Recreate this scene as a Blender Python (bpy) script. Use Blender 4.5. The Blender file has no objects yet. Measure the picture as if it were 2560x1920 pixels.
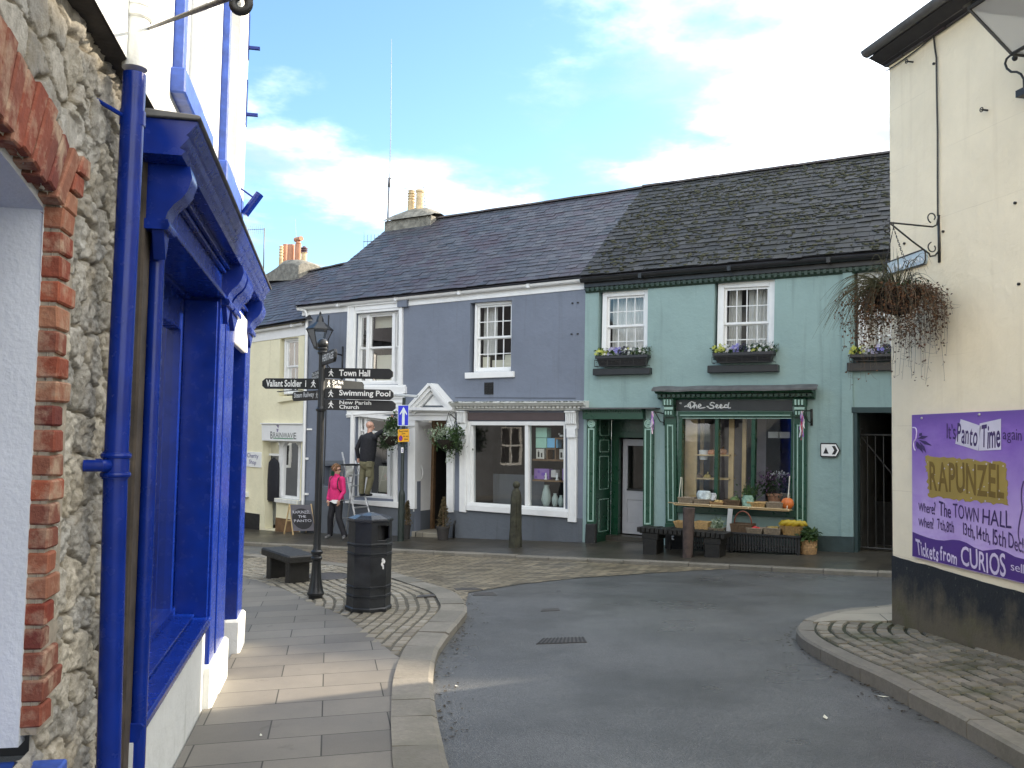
import bpy, bmesh, math, random
from mathutils import Vector, Matrix, geometry, noise
rad = math.radians
SC = bpy.context.scene
COL = SC.collection
random.seed(7)
# --- camera, sky, sun, exposure
EYE = 1.7
FPX = 2200.0
CX, CY = 1280.0, 960.0
PITCH, ROLL = rad(3.22), rad(0.957)
_A = Matrix(((1, 0, 0), (0, -math.sin(PITCH), math.cos(PITCH)), (0, math.cos(PITCH), math.sin(PITCH))))
_B = Matrix(((math.cos(ROLL), math.sin(ROLL), 0), (-math.sin(ROLL), math.cos(ROLL), 0), (0, 0, 1)))
RC = _B @ _A                                   # world -> camera (right, up, forward)
cam = bpy.data.cameras.new('camera')
cam.sensor_width = 36.0
cam.lens = FPX / 2560.0 * 36.0
cam.clip_start, cam.clip_end = 0.05, 2000
camo = bpy.data.objects.new('camera', cam)
COL.objects.link(camo)
r_, u_, f_ = RC[0], RC[1], RC[2]
camo.matrix_world = Matrix(((r_.x, u_.x, -f_.x, 0), (r_.y, u_.y, -f_.y, 0), (r_.z, u_.z, -f_.z, EYE), (0, 0, 0, 1)))
SC.camera = camo
SUN_AZ, SUN_EL = 66.0, 25.0
sun = bpy.data.lights.new('sun', 'SUN')
sun.energy = 3.6
sun.angle = rad(1.0)
sun.color = (1.0, 0.86, 0.68)
suno = bpy.data.objects.new('sun', sun)
COL.objects.link(suno)
sd = Vector((math.sin(rad(SUN_AZ)) * math.cos(rad(SUN_EL)), math.cos(rad(SUN_AZ)) * math.cos(rad(SUN_EL)), math.sin(rad(SUN_EL))))
suno.rotation_euler = (-sd).to_track_quat('-Z', 'Y').to_euler()
suno.location = (20, 10, 20)
W = bpy.data.worlds.new('World')
SC.world = W
W.use_nodes = True
wt = W.node_tree
wt.nodes.clear()
def wn(t, **k):
 n = wt.nodes.new(t)
 for a, b in k.items():
  setattr(n, a, b)
 return n
def wmath(op, a, b=None, c=None):
 n = wn('ShaderNodeMath', operation=op)
 for i, q in enumerate((a, b, c)):
  if q is None:
   continue
  if isinstance(q, (int, float)):
   n.inputs[i].default_value = q
  else:
   wt.links.new(q, n.inputs[i])
 return n.outputs[0]
wo = wn('ShaderNodeOutputWorld')
bg = wn('ShaderNodeBackground')
bg.inputs[1].default_value = 0.1
sky = wn('ShaderNodeTexSky', sky_type='NISHITA', sun_disc=False, sun_elevation=rad(SUN_EL), sun_rotation=rad(SUN_AZ))
sky.air_density = 1.0
sky.dust_density = 0.6
sky.ozone_density = 1.6
tc = wn('ShaderNodeTexCoord')
sep = wn('ShaderNodeSeparateXYZ')
wt.links.new(tc.outputs['Generated'], sep.inputs[0])
zc = wmath('MAXIMUM', wmath('ADD', sep.outputs[2], 0.12), 0.02)
cx_ = wmath('DIVIDE', sep.outputs[0], zc)
cy_ = wmath('DIVIDE', sep.outputs[1], zc)
comb = wn('ShaderNodeCombineXYZ')
wt.links.new(cx_, comb.inputs[0])
wt.links.new(cy_, comb.inputs[1])
comb.inputs[2].default_value = 58.0
n1 = wn('ShaderNodeTexNoise')
n1.inputs['Scale'].default_value = 1.15
n1.inputs['Detail'].default_value = 9
n1.inputs['Roughness'].default_value = 0.58
wt.links.new(comb.outputs[0], n1.inputs['Vector'])
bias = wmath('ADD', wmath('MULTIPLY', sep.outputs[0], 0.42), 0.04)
back = wmath('MULTIPLY', wmath('MAXIMUM', wmath('MULTIPLY', sep.outputs[1], -1.0), 0.0), 0.60)  # extra cloud behind the camera, added to brighten the row facades
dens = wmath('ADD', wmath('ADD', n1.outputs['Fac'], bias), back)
mask = wn('ShaderNodeMapRange', interpolation_type='SMOOTHSTEP')
wt.links.new(dens, mask.inputs['Value'])
mask.inputs['From Min'].default_value = 0.44
mask.inputs['From Max'].default_value = 0.72
mixc = wn('ShaderNodeMixRGB')
skyg = wn('ShaderNodeMixRGB', blend_type='MULTIPLY')
skyg.inputs[0].default_value = 1.0
skyg.inputs[2].default_value = (.90, 1.08, 1.14, 1)
wt.links.new(sky.outputs[0], skyg.inputs[1])
wt.links.new(skyg.outputs[0], mixc.inputs[1])
n2 = wn('ShaderNodeTexNoise')
n2.inputs['Scale'].default_value = 2.1
n2.inputs['Detail'].default_value = 7
wt.links.new(comb.outputs[0], n2.inputs['Vector'])
thick = wn('ShaderNodeMapRange', interpolation_type='SMOOTHSTEP')
wt.links.new(n2.outputs['Fac'], thick.inputs['Value'])
thick.inputs['From Min'].default_value = 0.38
thick.inputs['From Max'].default_value = 0.58
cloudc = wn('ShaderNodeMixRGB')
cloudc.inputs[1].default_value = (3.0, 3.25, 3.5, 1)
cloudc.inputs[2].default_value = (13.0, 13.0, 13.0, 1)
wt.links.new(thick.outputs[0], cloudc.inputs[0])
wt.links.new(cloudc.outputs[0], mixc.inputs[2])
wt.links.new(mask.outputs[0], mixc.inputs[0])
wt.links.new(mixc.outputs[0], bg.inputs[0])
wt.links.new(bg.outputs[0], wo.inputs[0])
SC.view_settings.view_transform = 'Standard'
SC.view_settings.look = 'None'
SC.view_settings.exposure = 1.65
SC.view_settings.gamma = 1.0
SC.cycles.max_bounces = 6
SC.cycles.transparent_max_bounces = 12
SC.cycles.use_denoising = True
# --- picture coordinates -> places on real planes
CROPS = {'1': (0, 0, .38577), '2': (0, 640, .38577), '3': (0, 1280, .38577), '4': (580, 480, .36166), '5': (580, 1000, .36166),
   '6': (1000, 640, .48216), '7': (1440, 660, .47004), '8': (1960, 0, .48232), 'g': (600, 1300, .37373), 'h': (2060, 500, .3618),
   'i': (1960, 1000, .48232), 'j': (760, 780, .18083), 'k': (780, 1000, .21708), 'l': (1680, 960, .27735), 'm': (640, 560, .2049),
   'n': (1000, 960, .25316), 'o': (600, 1040, .18083), 'p': (1460, 1000, .25316), 'q': (2260, 1000, .30151), 'r': (900, 80, .32564),
   's': (340, 0, .18079), 't': (300, 280, .37383), 'w': (880, 1020, .14472), 'y': (1960, 1280, .15371), 'd': (0, 0, 1.15732),
   'v': (2400, 0, .16878), 'x': (0, 0, 1.0), 'z': (540, 1500, .15671), 'A': (0, 300, .18083), 'B': (1120, 1200, .10852),
   'C': (840, 1240, .19277), 'D': (1480, 830, .07233), 'E': (1670, 1200, .17631)}
def K(c, x, y):
 o = CROPS[c]
 return (o[0] + x * o[2], o[1] + y * o[2])
def ray(p):
 return RC.transposed() @ Vector(((p[0] - CX) / FPX, -(p[1] - CY) / FPX, 1.0))
def proj(p):
 c = RC @ (Vector(p) - Vector((0, 0, EYE)))
 return CX + FPX * c.x / c.z, CY - FPX * c.y / c.z
def reach(F, u, p):
 """how far out from the face (and how high) the picture point p lies, at u along it"""
 d = .2
 z = 2.0
 for _ in range(40):
  q = F.P(u, z, d)
  x, y = proj(q)
  k = (q - Vector((0, 0, EYE))).length / FPX
  d += (p[0] - x) * k * (1 if F.N.x > 0 else -1) * .8
  z -= (p[1] - y) * k * .8
 return F.P(u, z, d)
GB, GC = 0.0335, -0.0308
E0 = Vector((0, 0, EYE))
def G(x, y):
 return GB * x + GC * y
ROWN = Vector((math.sin(rad(30.6)), math.cos(rad(30.6)), 0))     # away from the camera
ROWD = 16.5
def rowdist(x, y):
 return ROWD - (ROWN.x * x + ROWN.y * y)
def sstep(a, b, x):
 t = min(1, max(0, (x - a) / (b - a)))
 return t * t * (3 - 2 * t)
def road_z(x, y):
 return G(x, y) - 0.03 - 0.13 * (1 - sstep(2.2, 7.5, rowdist(x, y)))
def rowpave_z(x, y):
 return G(x, y) - 0.05 * min(2.2, max(0, rowdist(x, y)))
def gnd(p, fn=G, h=0.0):
 v = ray(p)
 t = 5.0
 for _ in range(60):
  q = E0 + v * t
  err = q.z - (fn(q.x, q.y) + h)
  t += err / (-(v.z) + GB * v.x + GC * v.y) * 0.8
 return E0 + v * t
class Face:
 def __init__(s, az, pt):
  a = rad(az)
  s.U = Vector((math.sin(a), math.cos(a), 0))
  s.N = Vector((math.cos(a), -math.sin(a), 0))
  s.O = Vector((pt.x, pt.y, 0))
  if (E0 - s.O).dot(s.N) < 0:
   s.N = -s.N
 def P(s, u, z, d=0):
  return s.O + s.U * u + s.N * d + Vector((0, 0, z))
 def uz(s, p, d=0):
  v = ray(p)
  t = (s.O + s.N * d - E0).dot(s.N) / v.dot(s.N)
  q = E0 + v * t
  return ((q - s.O).dot(s.U), q.z)
 def Q(s, c, pts, d=0):
  return [s.uz(K(c, *p), d) for p in pts]
 def u(s, c, x, y, d=0):
  return s.uz(K(c, x, y), d)[0]
 def z(s, c, x, y, d=0):
  return s.uz(K(c, x, y), d)[1]
_v = ray((1452, 1345))
ROW = Face(120.6, E0 + _v * (ROWD / _v.dot(ROWN)))
LEFT = Face(-11.6, gnd((440, 1920), G, .06))
_l0 = LEFT.O - LEFT.U * LEFT.O.dot(LEFT.U)
LEFT.O = Vector((_l0.x, _l0.y, 0))
RIGHT = Face(-11.0, gnd((2217, 1555), G, .08))
_c = ROW.P(*ROW.uz(K('4', 500, 900)))
YEL = Face(133.0, Vector((_c.x, _c.y, 0)) - ROW.N * 0.06)
# --- mesh builder
OFF = {}
class MB:
 def __init__(s):
  s.v, s.f, s.mi, s.cur = [], [], [], 0
 def add(s, vs, fs):
  n = len(s.v)
  s.v += [Vector(q) for q in vs]
  s.f += [tuple(i + n for i in f) for f in fs]
  s.mi += [s.cur] * len(fs)
 def hexa(s, p):
  s.add(p, [(3, 2, 1, 0), (4, 5, 6, 7), (0, 1, 5, 4), (1, 2, 6, 5), (2, 3, 7, 6), (3, 0, 4, 7)])
 def blk(s, F, u0, u1, z0, z1, d0, d1):
  s.hexa([F.P(u0, z0, d0), F.P(u1, z0, d0), F.P(u1, z0, d1), F.P(u0, z0, d1), F.P(u0, z1, d0), F.P(u1, z1, d0), F.P(u1, z1, d1), F.P(u0, z1, d1)])
 def qblk(s, F, q, s0, s1, t0, t1, d0, d1):
  tl, tr, br, bl = q
  def B(a, b):
   x = [(bl[i] * (1 - a) + br[i] * a) * (1 - b) + (tl[i] * (1 - a) + tr[i] * a) * b for i in (0, 1)]
   return x
  c = [B(s0, t0), B(s1, t0), B(s1, t1), B(s0, t1)]
  s.hexa([F.P(*c[0], d0), F.P(*c[1], d0), F.P(*c[1], d1), F.P(*c[0], d1), F.P(*c[3], d0), F.P(*c[2], d0), F.P(*c[2], d1), F.P(*c[3], d1)])
 def prism(s, F, poly, d0, d1):
  n = len(poly)
  vs = [F.P(u, z, d0) for u, z in poly] + [F.P(u, z, d1) for u, z in poly]
  s.add(vs, [tuple(range(n)), tuple(range(2 * n - 1, n - 1, -1))] + [(i, (i + 1) % n, n + (i + 1) % n, n + i) for i in range(n)])
 def poly(s, F, poly, d):
  s.add([F.P(u, z, d) for u, z in poly], [tuple(range(len(poly)))])
 def box(s, c, size, rz=0.0, M=None):
  c = Vector(c)
  R = M if M is not None else Matrix.Rotation(rz, 3, 'Z')
  a, b, d = size[0] / 2, size[1] / 2, size[2] / 2
  s.hexa([c + R @ Vector(q) for q in ((-a, -b, -d), (a, -b, -d), (a, b, -d), (-a, b, -d), (-a, -b, d), (a, -b, d), (a, b, d), (-a, b, d))])
 def tube(s, pts, r, n=8, closed=False):
  pts = [Vector(p) for p in pts]
  m = len(pts)
  rs = r if isinstance(r, (list, tuple)) else [r] * m
  vs, fs = [], []
  prev = None
  for i, p in enumerate(pts):
   if closed:
    t = pts[(i + 1) % m] - pts[i - 1]
   else:
    t = pts[min(i + 1, m - 1)] - pts[max(i - 1, 0)]
   if t.length < 1e-9:
    t = Vector((0, 0, 1))
   t.normalize()
   if prev is None:
    a = Vector((0, 0, 1)) if abs(t.z) < .9 else Vector((1, 0, 0))
    x = t.cross(a).normalized()
   else:
    x = (prev - t * prev.dot(t))
    x = x.normalized() if x.length > 1e-6 else t.orthogonal().normalized()
   prev = x
   y = t.cross(x)
   for k in range(n):
    an = 2 * math.pi * k / n
    vs.append(p + (x * math.cos(an) + y * math.sin(an)) * rs[i])
  for i in range(m if closed else m - 1):
   j = (i + 1) % m
   for k in range(n):
    fs.append((i * n + k, i * n + (k + 1) % n, j * n + (k + 1) % n, j * n + k))
  if not closed:
   fs.append(tuple(range(n - 1, -1, -1)))
   fs.append(tuple(range((m - 1) * n, m * n)))
  s.add(vs, fs)
 def lathe(s, prof, c, n=24, M=None, phase=0.0, sx=1.0, sy=1.0):
  c = Vector(c)
  R = M if M is not None else Matrix.Identity(3)
  vs, fs = [], []
  for r, z in prof:
   for k in range(n):
    a = 2 * math.pi * k / n + phase
    vs.append(c + R @ Vector((r * math.cos(a) * sx, r * math.sin(a) * sy, z)))
  for i in range(len(prof) - 1):
   for k in range(n):
    fs.append((i * n + k, i * n + (k + 1) % n, (i + 1) * n + (k + 1) % n, (i + 1) * n + k))
  fs.append(tuple(range(n - 1, -1, -1)))
  fs.append(tuple(range((len(prof) - 1) * n, len(prof) * n)))
  s.add(vs, fs)
 def ball(s, c, r, nu=14, nv=8, sq=(1, 1, 1), M=None):
  prof = [(max(1e-4, math.sin(math.pi * i / nv)) * r, -math.cos(math.pi * i / nv) * r * sq[2]) for i in range(nv + 1)]
  s.lathe(prof, c, nu, M, 0, sq[0], sq[1])
 def sweep(s, F, prof, u0, u1, z0=0.0, z1=None):
  """moulding: closed (d, z) profile extruded along the face from u0 to u1"""
  z1 = z0 if z1 is None else z1
  n = len(prof)
  vs = [F.P(u0, z + z0, d) for d, z in prof] + [F.P(u1, z + z1, d) for d, z in prof]
  s.add(vs, [tuple(range(n)), tuple(range(2 * n - 1, n - 1, -1))] + [(i, (i + 1) % n, n + (i + 1) % n, n + i) for i in range(n)])
 def text(s, txt, fn, bold=0.0, jit=0.0, d=0.0, shear=0.0):
  """txt mapped by fn(x, y) -> Vector with x, y in 0..1 of the text's box"""
  tv, tf = text_mesh(txt, bold, jit, shear)
  x0 = min(p[0] for p in tv)
  x1 = max(p[0] for p in tv)
  y0 = min(p[1] for p in tv)
  y1 = max(p[1] for p in tv)
  s.add([fn((p[0] - x0) / (x1 - x0), (p[1] - y0) / (y1 - y0)) for p in tv], tf)
 def qtext(s, F, q, txt, d, bold=0.0, jit=0.0, shear=0.0):
  tl, tr, br, bl = q
  def fn(a, b):
   x = [(bl[i] * (1 - a) + br[i] * a) * (1 - b) + (tl[i] * (1 - a) + tr[i] * a) * b for i in (0, 1)]
   return F.P(x[0], x[1], d)
  s.text(txt, fn, bold, jit, d, shear)
 def build(s, name, mat, parent=None, smooth=False, bev=0.0, fix=True, loc=None):
  off = OFF.get(parent.name, Vector()) if parent else (Vector(loc) if loc is not None else Vector())
  me = bpy.data.meshes.new(name)
  me.from_pydata([v - off for v in s.v], [], s.f)
  mats = mat if isinstance(mat, (list, tuple)) else [mat]
  for m in mats:
   me.materials.append(m)
  if len(mats) > 1:
   me.polygons.foreach_set('material_index', s.mi)
  if fix or bev:
   bm = bmesh.new()
   bm.from_mesh(me)
   if fix:
    bmesh.ops.recalc_face_normals(bm, faces=bm.faces)
   if bev:
    es = [e for e in bm.edges if len(e.link_faces) == 2 and e.calc_face_angle(0) > .6]
    bmesh.ops.bevel(bm, geom=es, offset=bev, offset_type='OFFSET', segments=1, affect='EDGES', clamp_overlap=True)
   bm.to_mesh(me)
   bm.free()
  if smooth:
   for p in me.polygons:
    p.use_smooth = True
   if smooth is not True:
    me.set_sharp_from_angle(angle=rad(smooth))
  me.update()
  o = bpy.data.objects.new(name, me)
  COL.objects.link(o)
  if parent:
   o.parent = parent
  elif loc is not None:
   o.location = loc
  OFF[o.name] = off
  return o
_TX = {}
def text_mesh(txt, bold=0.0, jit=0.0, shear=0.0):
 key = (txt, bold, shear)
 if jit == 0 and key in _TX:
  return _TX[key]
 if jit == 0:
  cu = bpy.data.curves.new('lettering', 'FONT')
  cu.body = txt
  cu.offset = bold
  cu.shear = shear
  cu.resolution_u = 3
  cu.space_line = 0.85
  o = bpy.data.objects.new('lettering', cu)
  me = bpy.data.meshes.new_from_object(o)
  vs = [(v.co.x, v.co.y) for v in me.vertices]
  fs = [tuple(p.vertices) for p in me.polygons]
  bpy.data.objects.remove(o)
  bpy.data.curves.remove(cu)
  bpy.data.meshes.remove(me)
  _TX[key] = (vs, fs)
  return vs, fs
 vs, fs, x = [], [], 0.0
 rr = random.Random(hash_s(txt))
 for ch in txt:
  if ch == ' ':
   x += 0.3
   continue
  cv, cf = text_mesh(ch, bold, 0, shear)
  a = rr.uniform(-jit, jit)
  sc = 1 + rr.uniform(-jit, jit)
  dy = rr.uniform(-jit, jit) * .25
  x0 = min(p[0] for p in cv)
  x1 = max(p[0] for p in cv)
  n = len(vs)
  for p in cv:
   px, py = (p[0] - x0) * sc, p[1] * sc
   vs.append((x + px * math.cos(a) - py * math.sin(a), dy + px * math.sin(a) + py * math.cos(a)))
  fs += [tuple(i + n for i in f) for f in cf]
  x += (x1 - x0) * sc + 0.07
 return vs, fs
def hash_s(t):
 h = 7
 for c in t:
  h = (h * 31 + ord(c)) % 1000003
 return h
def tag(o, label=None, cat=None, group=None, kind=None):
 if label:
  o['label'] = label
 if cat:
  o['category'] = cat
 if group:
  o['group'] = group
 if kind:
  o['kind'] = kind
 return o
def thing(name, label, cat, loc=(0, 0, 0), group=None):
 o = bpy.data.objects.new(name, None)
 o.empty_display_size = .2
 COL.objects.link(o)
 o.location = loc
 OFF[o.name] = Vector(loc)
 return tag(o, label, cat, group)
def lerp(a, b, t):
 return a + (b - a) * t
def sub(q, s0, s1, t0, t1):
 """sub-rectangle of a tl, tr, br, bl quad, t from the bottom"""
 tl, tr, br, bl = q
 def B(a, b):
  return tuple((bl[i] * (1 - a) + br[i] * a) * (1 - b) + (tl[i] * (1 - a) + tr[i] * a) * b for i in (0, 1))
 return [B(s0, t1), B(s1, t1), B(s1, t0), B(s0, t0)]
def rect(u0, u1, z0, z1):
 return [(u0, z1), (u1, z1), (u1, z0), (u0, z0)]
def wall(mb, F, outer, holes, reveal=0.2, d=0.0):
 loops = [outer] + holes
 tri = geometry.tessellate_polygon([[Vector((u, z, 0)) for u, z in l] for l in loops])
 flat = [p for l in loops for p in l]
 mb.add([F.P(u, z, d) for u, z in flat], [tuple(t) for t in tri])
 for l in holes:
  n = len(l)
  vs = [F.P(u, z, d) for u, z in l] + [F.P(u, z, d - reveal) for u, z in l]
  mb.add(vs, [(i, (i + 1) % n, n + (i + 1) % n, n + i) for i in range(n)])
def room(name, F, q, d0, d1, mat, parent, grow=0.0):
 """dark room behind an opening: five faces"""
 us = [p[0] for p in q]
 zs = [p[1] for p in q]
 u0, u1, z0, z1 = min(us) - grow, max(us) + grow, min(zs) - grow * .3, max(zs) + grow * .3
 mb = MB()
 a = [F.P(u0, z0, d0), F.P(u1, z0, d0), F.P(u1, z1, d0), F.P(u0, z1, d0)]
 b = [F.P(u0, z0, d1), F.P(u1, z0, d1), F.P(u1, z1, d1), F.P(u0, z1, d1)]
 mb.add(a + b, [(4, 5, 6, 7), (0, 1, 5, 4), (1, 2, 6, 5), (2, 3, 7, 6), (3, 0, 4, 7)])
 if grow:
  uu = [min(us) - .01, max(us) + .01]
  mb.add([F.P(u0, z0, d0), F.P(uu[0], z0, d0), F.P(uu[0], z1, d0), F.P(u0, z1, d0)], [(0, 1, 2, 3)])
  mb.add([F.P(u1, z0, d0), F.P(uu[1], z0, d0), F.P(uu[1], z1, d0), F.P(u1, z1, d0)], [(0, 1, 2, 3)])
 return mb.build(name, mat, parent, fix=False)
# --- materials
class NT:
 def __init__(s, name):
  s.m = bpy.data.materials.new(name)
  s.m.use_nodes = True
  s.t = s.m.node_tree
  s.t.nodes.clear()
  s.out = s.n('ShaderNodeOutputMaterial')
  s.b = s.n('ShaderNodeBsdfPrincipled')
  s.t.links.new(s.b.outputs[0], s.out.inputs[0])
  s.tc = s.n('ShaderNodeTexCoord')
 def n(s, t, **k):
  q = s.t.nodes.new(t)
  for a, b in k.items():
   setattr(q, a, b)
  return q
 def l(s, a, b):
  s.t.links.new(a, b)
 def noise(s, scale, detail=4, rough=.55, vec=None):
  q = s.n('ShaderNodeTexNoise')
  q.inputs['Scale'].default_value = scale
  q.inputs['Detail'].default_value = detail
  q.inputs['Roughness'].default_value = rough
  s.l(vec or s.tc.outputs['Object'], q.inputs['Vector'])
  return q.outputs['Fac']
 def mix(s, fac, a, b, mode='MIX'):
  q = s.n('ShaderNodeMixRGB', blend_type=mode)
  for i, x in enumerate((fac, a, b)):
   if isinstance(x, (int, float)):
    q.inputs[i].default_value = x
   elif isinstance(x, tuple):
    q.inputs[i].default_value = (*x[:3], 1)
   else:
    s.l(x, q.inputs[i])
  return q.outputs[0]
 def rng(s, v, a, b, c=0.0, d=1.0):
  q = s.n('ShaderNodeMapRange')
  s.l(v, q.inputs['Value'])
  for k, x in zip(('From Min', 'From Max', 'To Min', 'To Max'), (a, b, c, d)):
   q.inputs[k].default_value = x
  return q.outputs[0]
 def bump(s, h, st, dist=.01, prev=None):
  q = s.n('ShaderNodeBump')
  q.inputs['Strength'].default_value = st
  q.inputs['Distance'].default_value = dist
  s.l(h, q.inputs['Height'])
  if prev is not None:
   s.l(prev, q.inputs['Normal'])
  return q.outputs[0]
 def math(s, op, a, b):
  q = s.n('ShaderNodeMath', operation=op)
  for i, x in enumerate((a, b)):
   if isinstance(x, (int, float)):
    q.inputs[i].default_value = x
   else:
    s.l(x, q.inputs[i])
  return q.outputs[0]
 def island(s):
  g = s.n('ShaderNodeNewGeometry')
  return g.outputs['Random Per Island']
 def mapped(s, scale, rot=(0, 0, 0), loc=(0, 0, 0)):
  q = s.n('ShaderNodeMapping')
  q.inputs['Scale'].default_value = scale
  q.inputs['Rotation'].default_value = rot
  q.inputs['Location'].default_value = loc
  s.l(s.tc.outputs['Object'], q.inputs['Vector'])
  return q.outputs[0]
 def done(s, col, rough, normal=None, metal=0.0, spec=None, coat=0.0):
  b = s.b
  if isinstance(col, tuple):
   b.inputs['Base Color'].default_value = (*col[:3], 1)
  else:
   s.l(col, b.inputs['Base Color'])
  if isinstance(rough, (int, float)):
   b.inputs['Roughness'].default_value = rough
  else:
   s.l(rough, b.inputs['Roughness'])
  b.inputs['Metallic'].default_value = metal
  if spec is not None:
   b.inputs['Specular IOR Level'].default_value = spec
  if coat:
   b.inputs['Coat Weight'].default_value = coat
   b.inputs['Coat Roughness'].default_value = .08
  if normal is not None:
   s.l(normal, b.inputs['Normal'])
  return s.m
def sc_(c, k):
 return tuple(min(1, x * k) for x in c)
def M(name, c, r=.6, var=.12, vs=4.0, bump=.0, bs=60.0, metal=0.0, spec=None, coat=0.0, c2=None, dist=.004):
 """general surface: base colour with blotchy variation and a fine bump"""
 t = NT(name)
 f = t.rng(t.noise(vs, 6, .6), .3, .7)
 col = t.mix(f, sc_(c, 1 - var), c2 if c2 else sc_(c, 1 + var))
 nrm = t.bump(t.noise(bs, 3), bump, dist) if bump else None
 rr = t.rng(t.noise(vs * 2.3, 3), .3, .7, max(.02, r - .06), min(1, r + .06))
 return t.done(col, rr, nrm, metal, spec, coat)
def plaster(name, c, dirt=(.2, .19, .16), amount=.35, bump=.35, bs=90.0, courses=False):
 """painted render: faint patches, run-down streaks, trowel bump"""
 t = NT(name)
 a = t.rng(t.noise(1.3, 6, .65), .3, .75)
 col = t.mix(a, sc_(c, .9), sc_(c, 1.06))
 st = t.noise(1.0, 5, .6, t.mapped((7, 7, .5)))
 st = t.rng(st, .56, .78, 0, amount)
 col = t.mix(st, col, dirt)
 sp = t.rng(t.noise(24, 5, .7), .66, .74, 0, .18)
 col = t.mix(sp, col, sc_(dirt, .8))
 if courses:
  s3 = t.n('ShaderNodeSeparateXYZ')
  t.l(t.tc.outputs['Object'], s3.inputs[0])
  zz_ = t.math('ADD', t.math('DIVIDE', s3.outputs[2], .62), t.math('MULTIPLY', t.noise(1.7, 3), .06))
  ln = t.math('GREATER_THAN', t.math('FRACT', zz_, 0), .988)
  col = t.mix(t.math('MULTIPLY', ln, t.rng(t.noise(.9, 3), .45, .65, 0, .22)), col, (.40, .34, .22))
 n = t.bump(t.noise(bs, 4, .6), bump, .004)
 n = t.bump(t.noise(7, 4, .6), .5, .025, n)
 return t.done(col, .75, n, spec=.3)
def isl(name, cols, r=.7, bump=.3, bs=40, grime=None, spec=None, gs=2.0, ga=.7):
 """many small pieces, each with its own tone"""
 t = NT(name)
 cr = t.n('ShaderNodeValToRGB')
 cr.color_ramp.interpolation = 'LINEAR'
 el = cr.color_ramp.elements
 while len(el) < len(cols):
  el.new(.5)
 for i, c in enumerate(cols):
  el[i].position = i / (len(cols) - 1)
  el[i].color = (*c, 1)
 t.l(t.island(), cr.inputs[0])
 f = t.rng(t.noise(bs * .4, 5, .65), .3, .7)
 col = t.mix(.35, cr.outputs[0], t.mix(f, (.35, .35, .35), (1, 1, 1)), 'MULTIPLY')
 if grime:
  g = t.rng(t.noise(gs, 6, .65), .48, .66, 0, ga)
  col = t.mix(g, col, grime)
 n = t.bump(t.noise(bs, 4, .6), bump, .006) if bump else None
 return t.done(col, r, n, spec=spec)
def glass(name, tint=(.93, .95, .95), ior=1.5, extra=0.0):
 t = NT(name)
 tr = t.n('ShaderNodeBsdfTransparent')
 tr.inputs[0].default_value = (*tint, 1)
 gl = t.n('ShaderNodeBsdfGlossy')
 gl.inputs['Roughness'].default_value = .02
 n = t.bump(t.noise(2.2, 2), .03, .02)
 t.l(n, gl.inputs['Normal'])
 fr = t.n('ShaderNodeFresnel')
 fr.inputs[0].default_value = ior
 f = t.math('MINIMUM', t.math('ADD', t.math('MULTIPLY', fr.outputs[0], 1.6), extra), 1.0)
 mx = t.n('ShaderNodeMixShader')
 t.l(f, mx.inputs[0])
 t.l(tr.outputs[0], mx.inputs[1])
 t.l(gl.outputs[0], mx.inputs[2])
 t.l(mx.outputs[0], t.out.inputs[0])
 return t.m
def leafmat(name, a, b, r=.55, tr=.25):
 t = NT(name)
 col = t.mix(t.island(), a, b)
 t.done(col, r)
 td = t.n('ShaderNodeBsdfTranslucent')
 t.l(col, td.inputs[0])
 mx = t.n('ShaderNodeMixShader')
 mx.inputs[0].default_value = tr
 t.l(t.b.outputs[0], mx.inputs[1])
 t.l(td.outputs[0], mx.inputs[2])
 t.l(mx.outputs[0], t.out.inputs[0])
 return t.m
mt = {}
mt['white'] = M('white_paint', (.78, .79, .78), .42, .04, 6, .03, 50)
mt['white_old'] = plaster('old_white_paint', (.70, .71, .68), (.22, .24, .15), .4, .2)
mt['grey_blue'] = plaster('grey_blue_render', (.175, .20, .25), (.11, .12, .135), .5)
mt['grey_plinth'] = plaster('grey_plinth_paint', (.12, .135, .155), (.07, .075, .07), .55)
mt['teal'] = plaster('teal_render', (.27, .38, .365), (.15, .21, .19), .5)
mt['yellow'] = plaster('pale_yellow_render', (.80, .755, .54), (.38, .34, .2), .3)
mt['cream'] = plaster('cream_render', (.86, .78, .59), (.6, .52, .37), .3, .3, 70, True)
mt['dkgreen'] = M('dark_green_gloss', (.009, .058, .03), .3, .08, 3, .02, 30)
mt['ltgreen'] = M('pale_green_paint', (.33, .50, .42), .45, .1, 8, .1, 50)
mt['black'] = M('black_paint', (.012, .013, .014), .35, .3, 8, .15, 60)
mt['blackmat'] = M('matt_black', (.02, .02, .02), .7, .3, 8, .2, 60)
mt['blue'] = M('blue_gloss', (.003, .021, .20), .24, .2, 6, .04, 22, spec=.35)
mt['blue_old'] = M('weathered_blue_paint', (.03, .08, .36), .5, .35, 14, .4, 40)
mt['lead'] = M('lead_flashing', (.10, .10, .10), .55, .35, 5, .3, 25)
mt['wood'] = M('brown_wood', (.17, .10, .05), .5, .3, 6, .2, 40)
mt['pine'] = M('pale_pine', (.55, .40, .20), .5, .15, 6, .1, 40)
mt['dkwood'] = M('dark_wet_wood', (.012, .011, .009), .55, .5, 9, .6, 35, dist=.01)
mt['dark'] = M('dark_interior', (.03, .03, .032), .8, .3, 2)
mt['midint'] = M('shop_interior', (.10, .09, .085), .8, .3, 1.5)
mt['curtain'] = M('net_curtain', (.62, .62, .60), .8, .1, 5)
mt['blind'] = M('blind', (.66, .64, .52), .7, .05, 3)
mt['glass'] = glass('window_glass')
mt['glass_dark'] = glass('old_window_glass', (.88, .91, .91), 1.5, .0)
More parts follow.
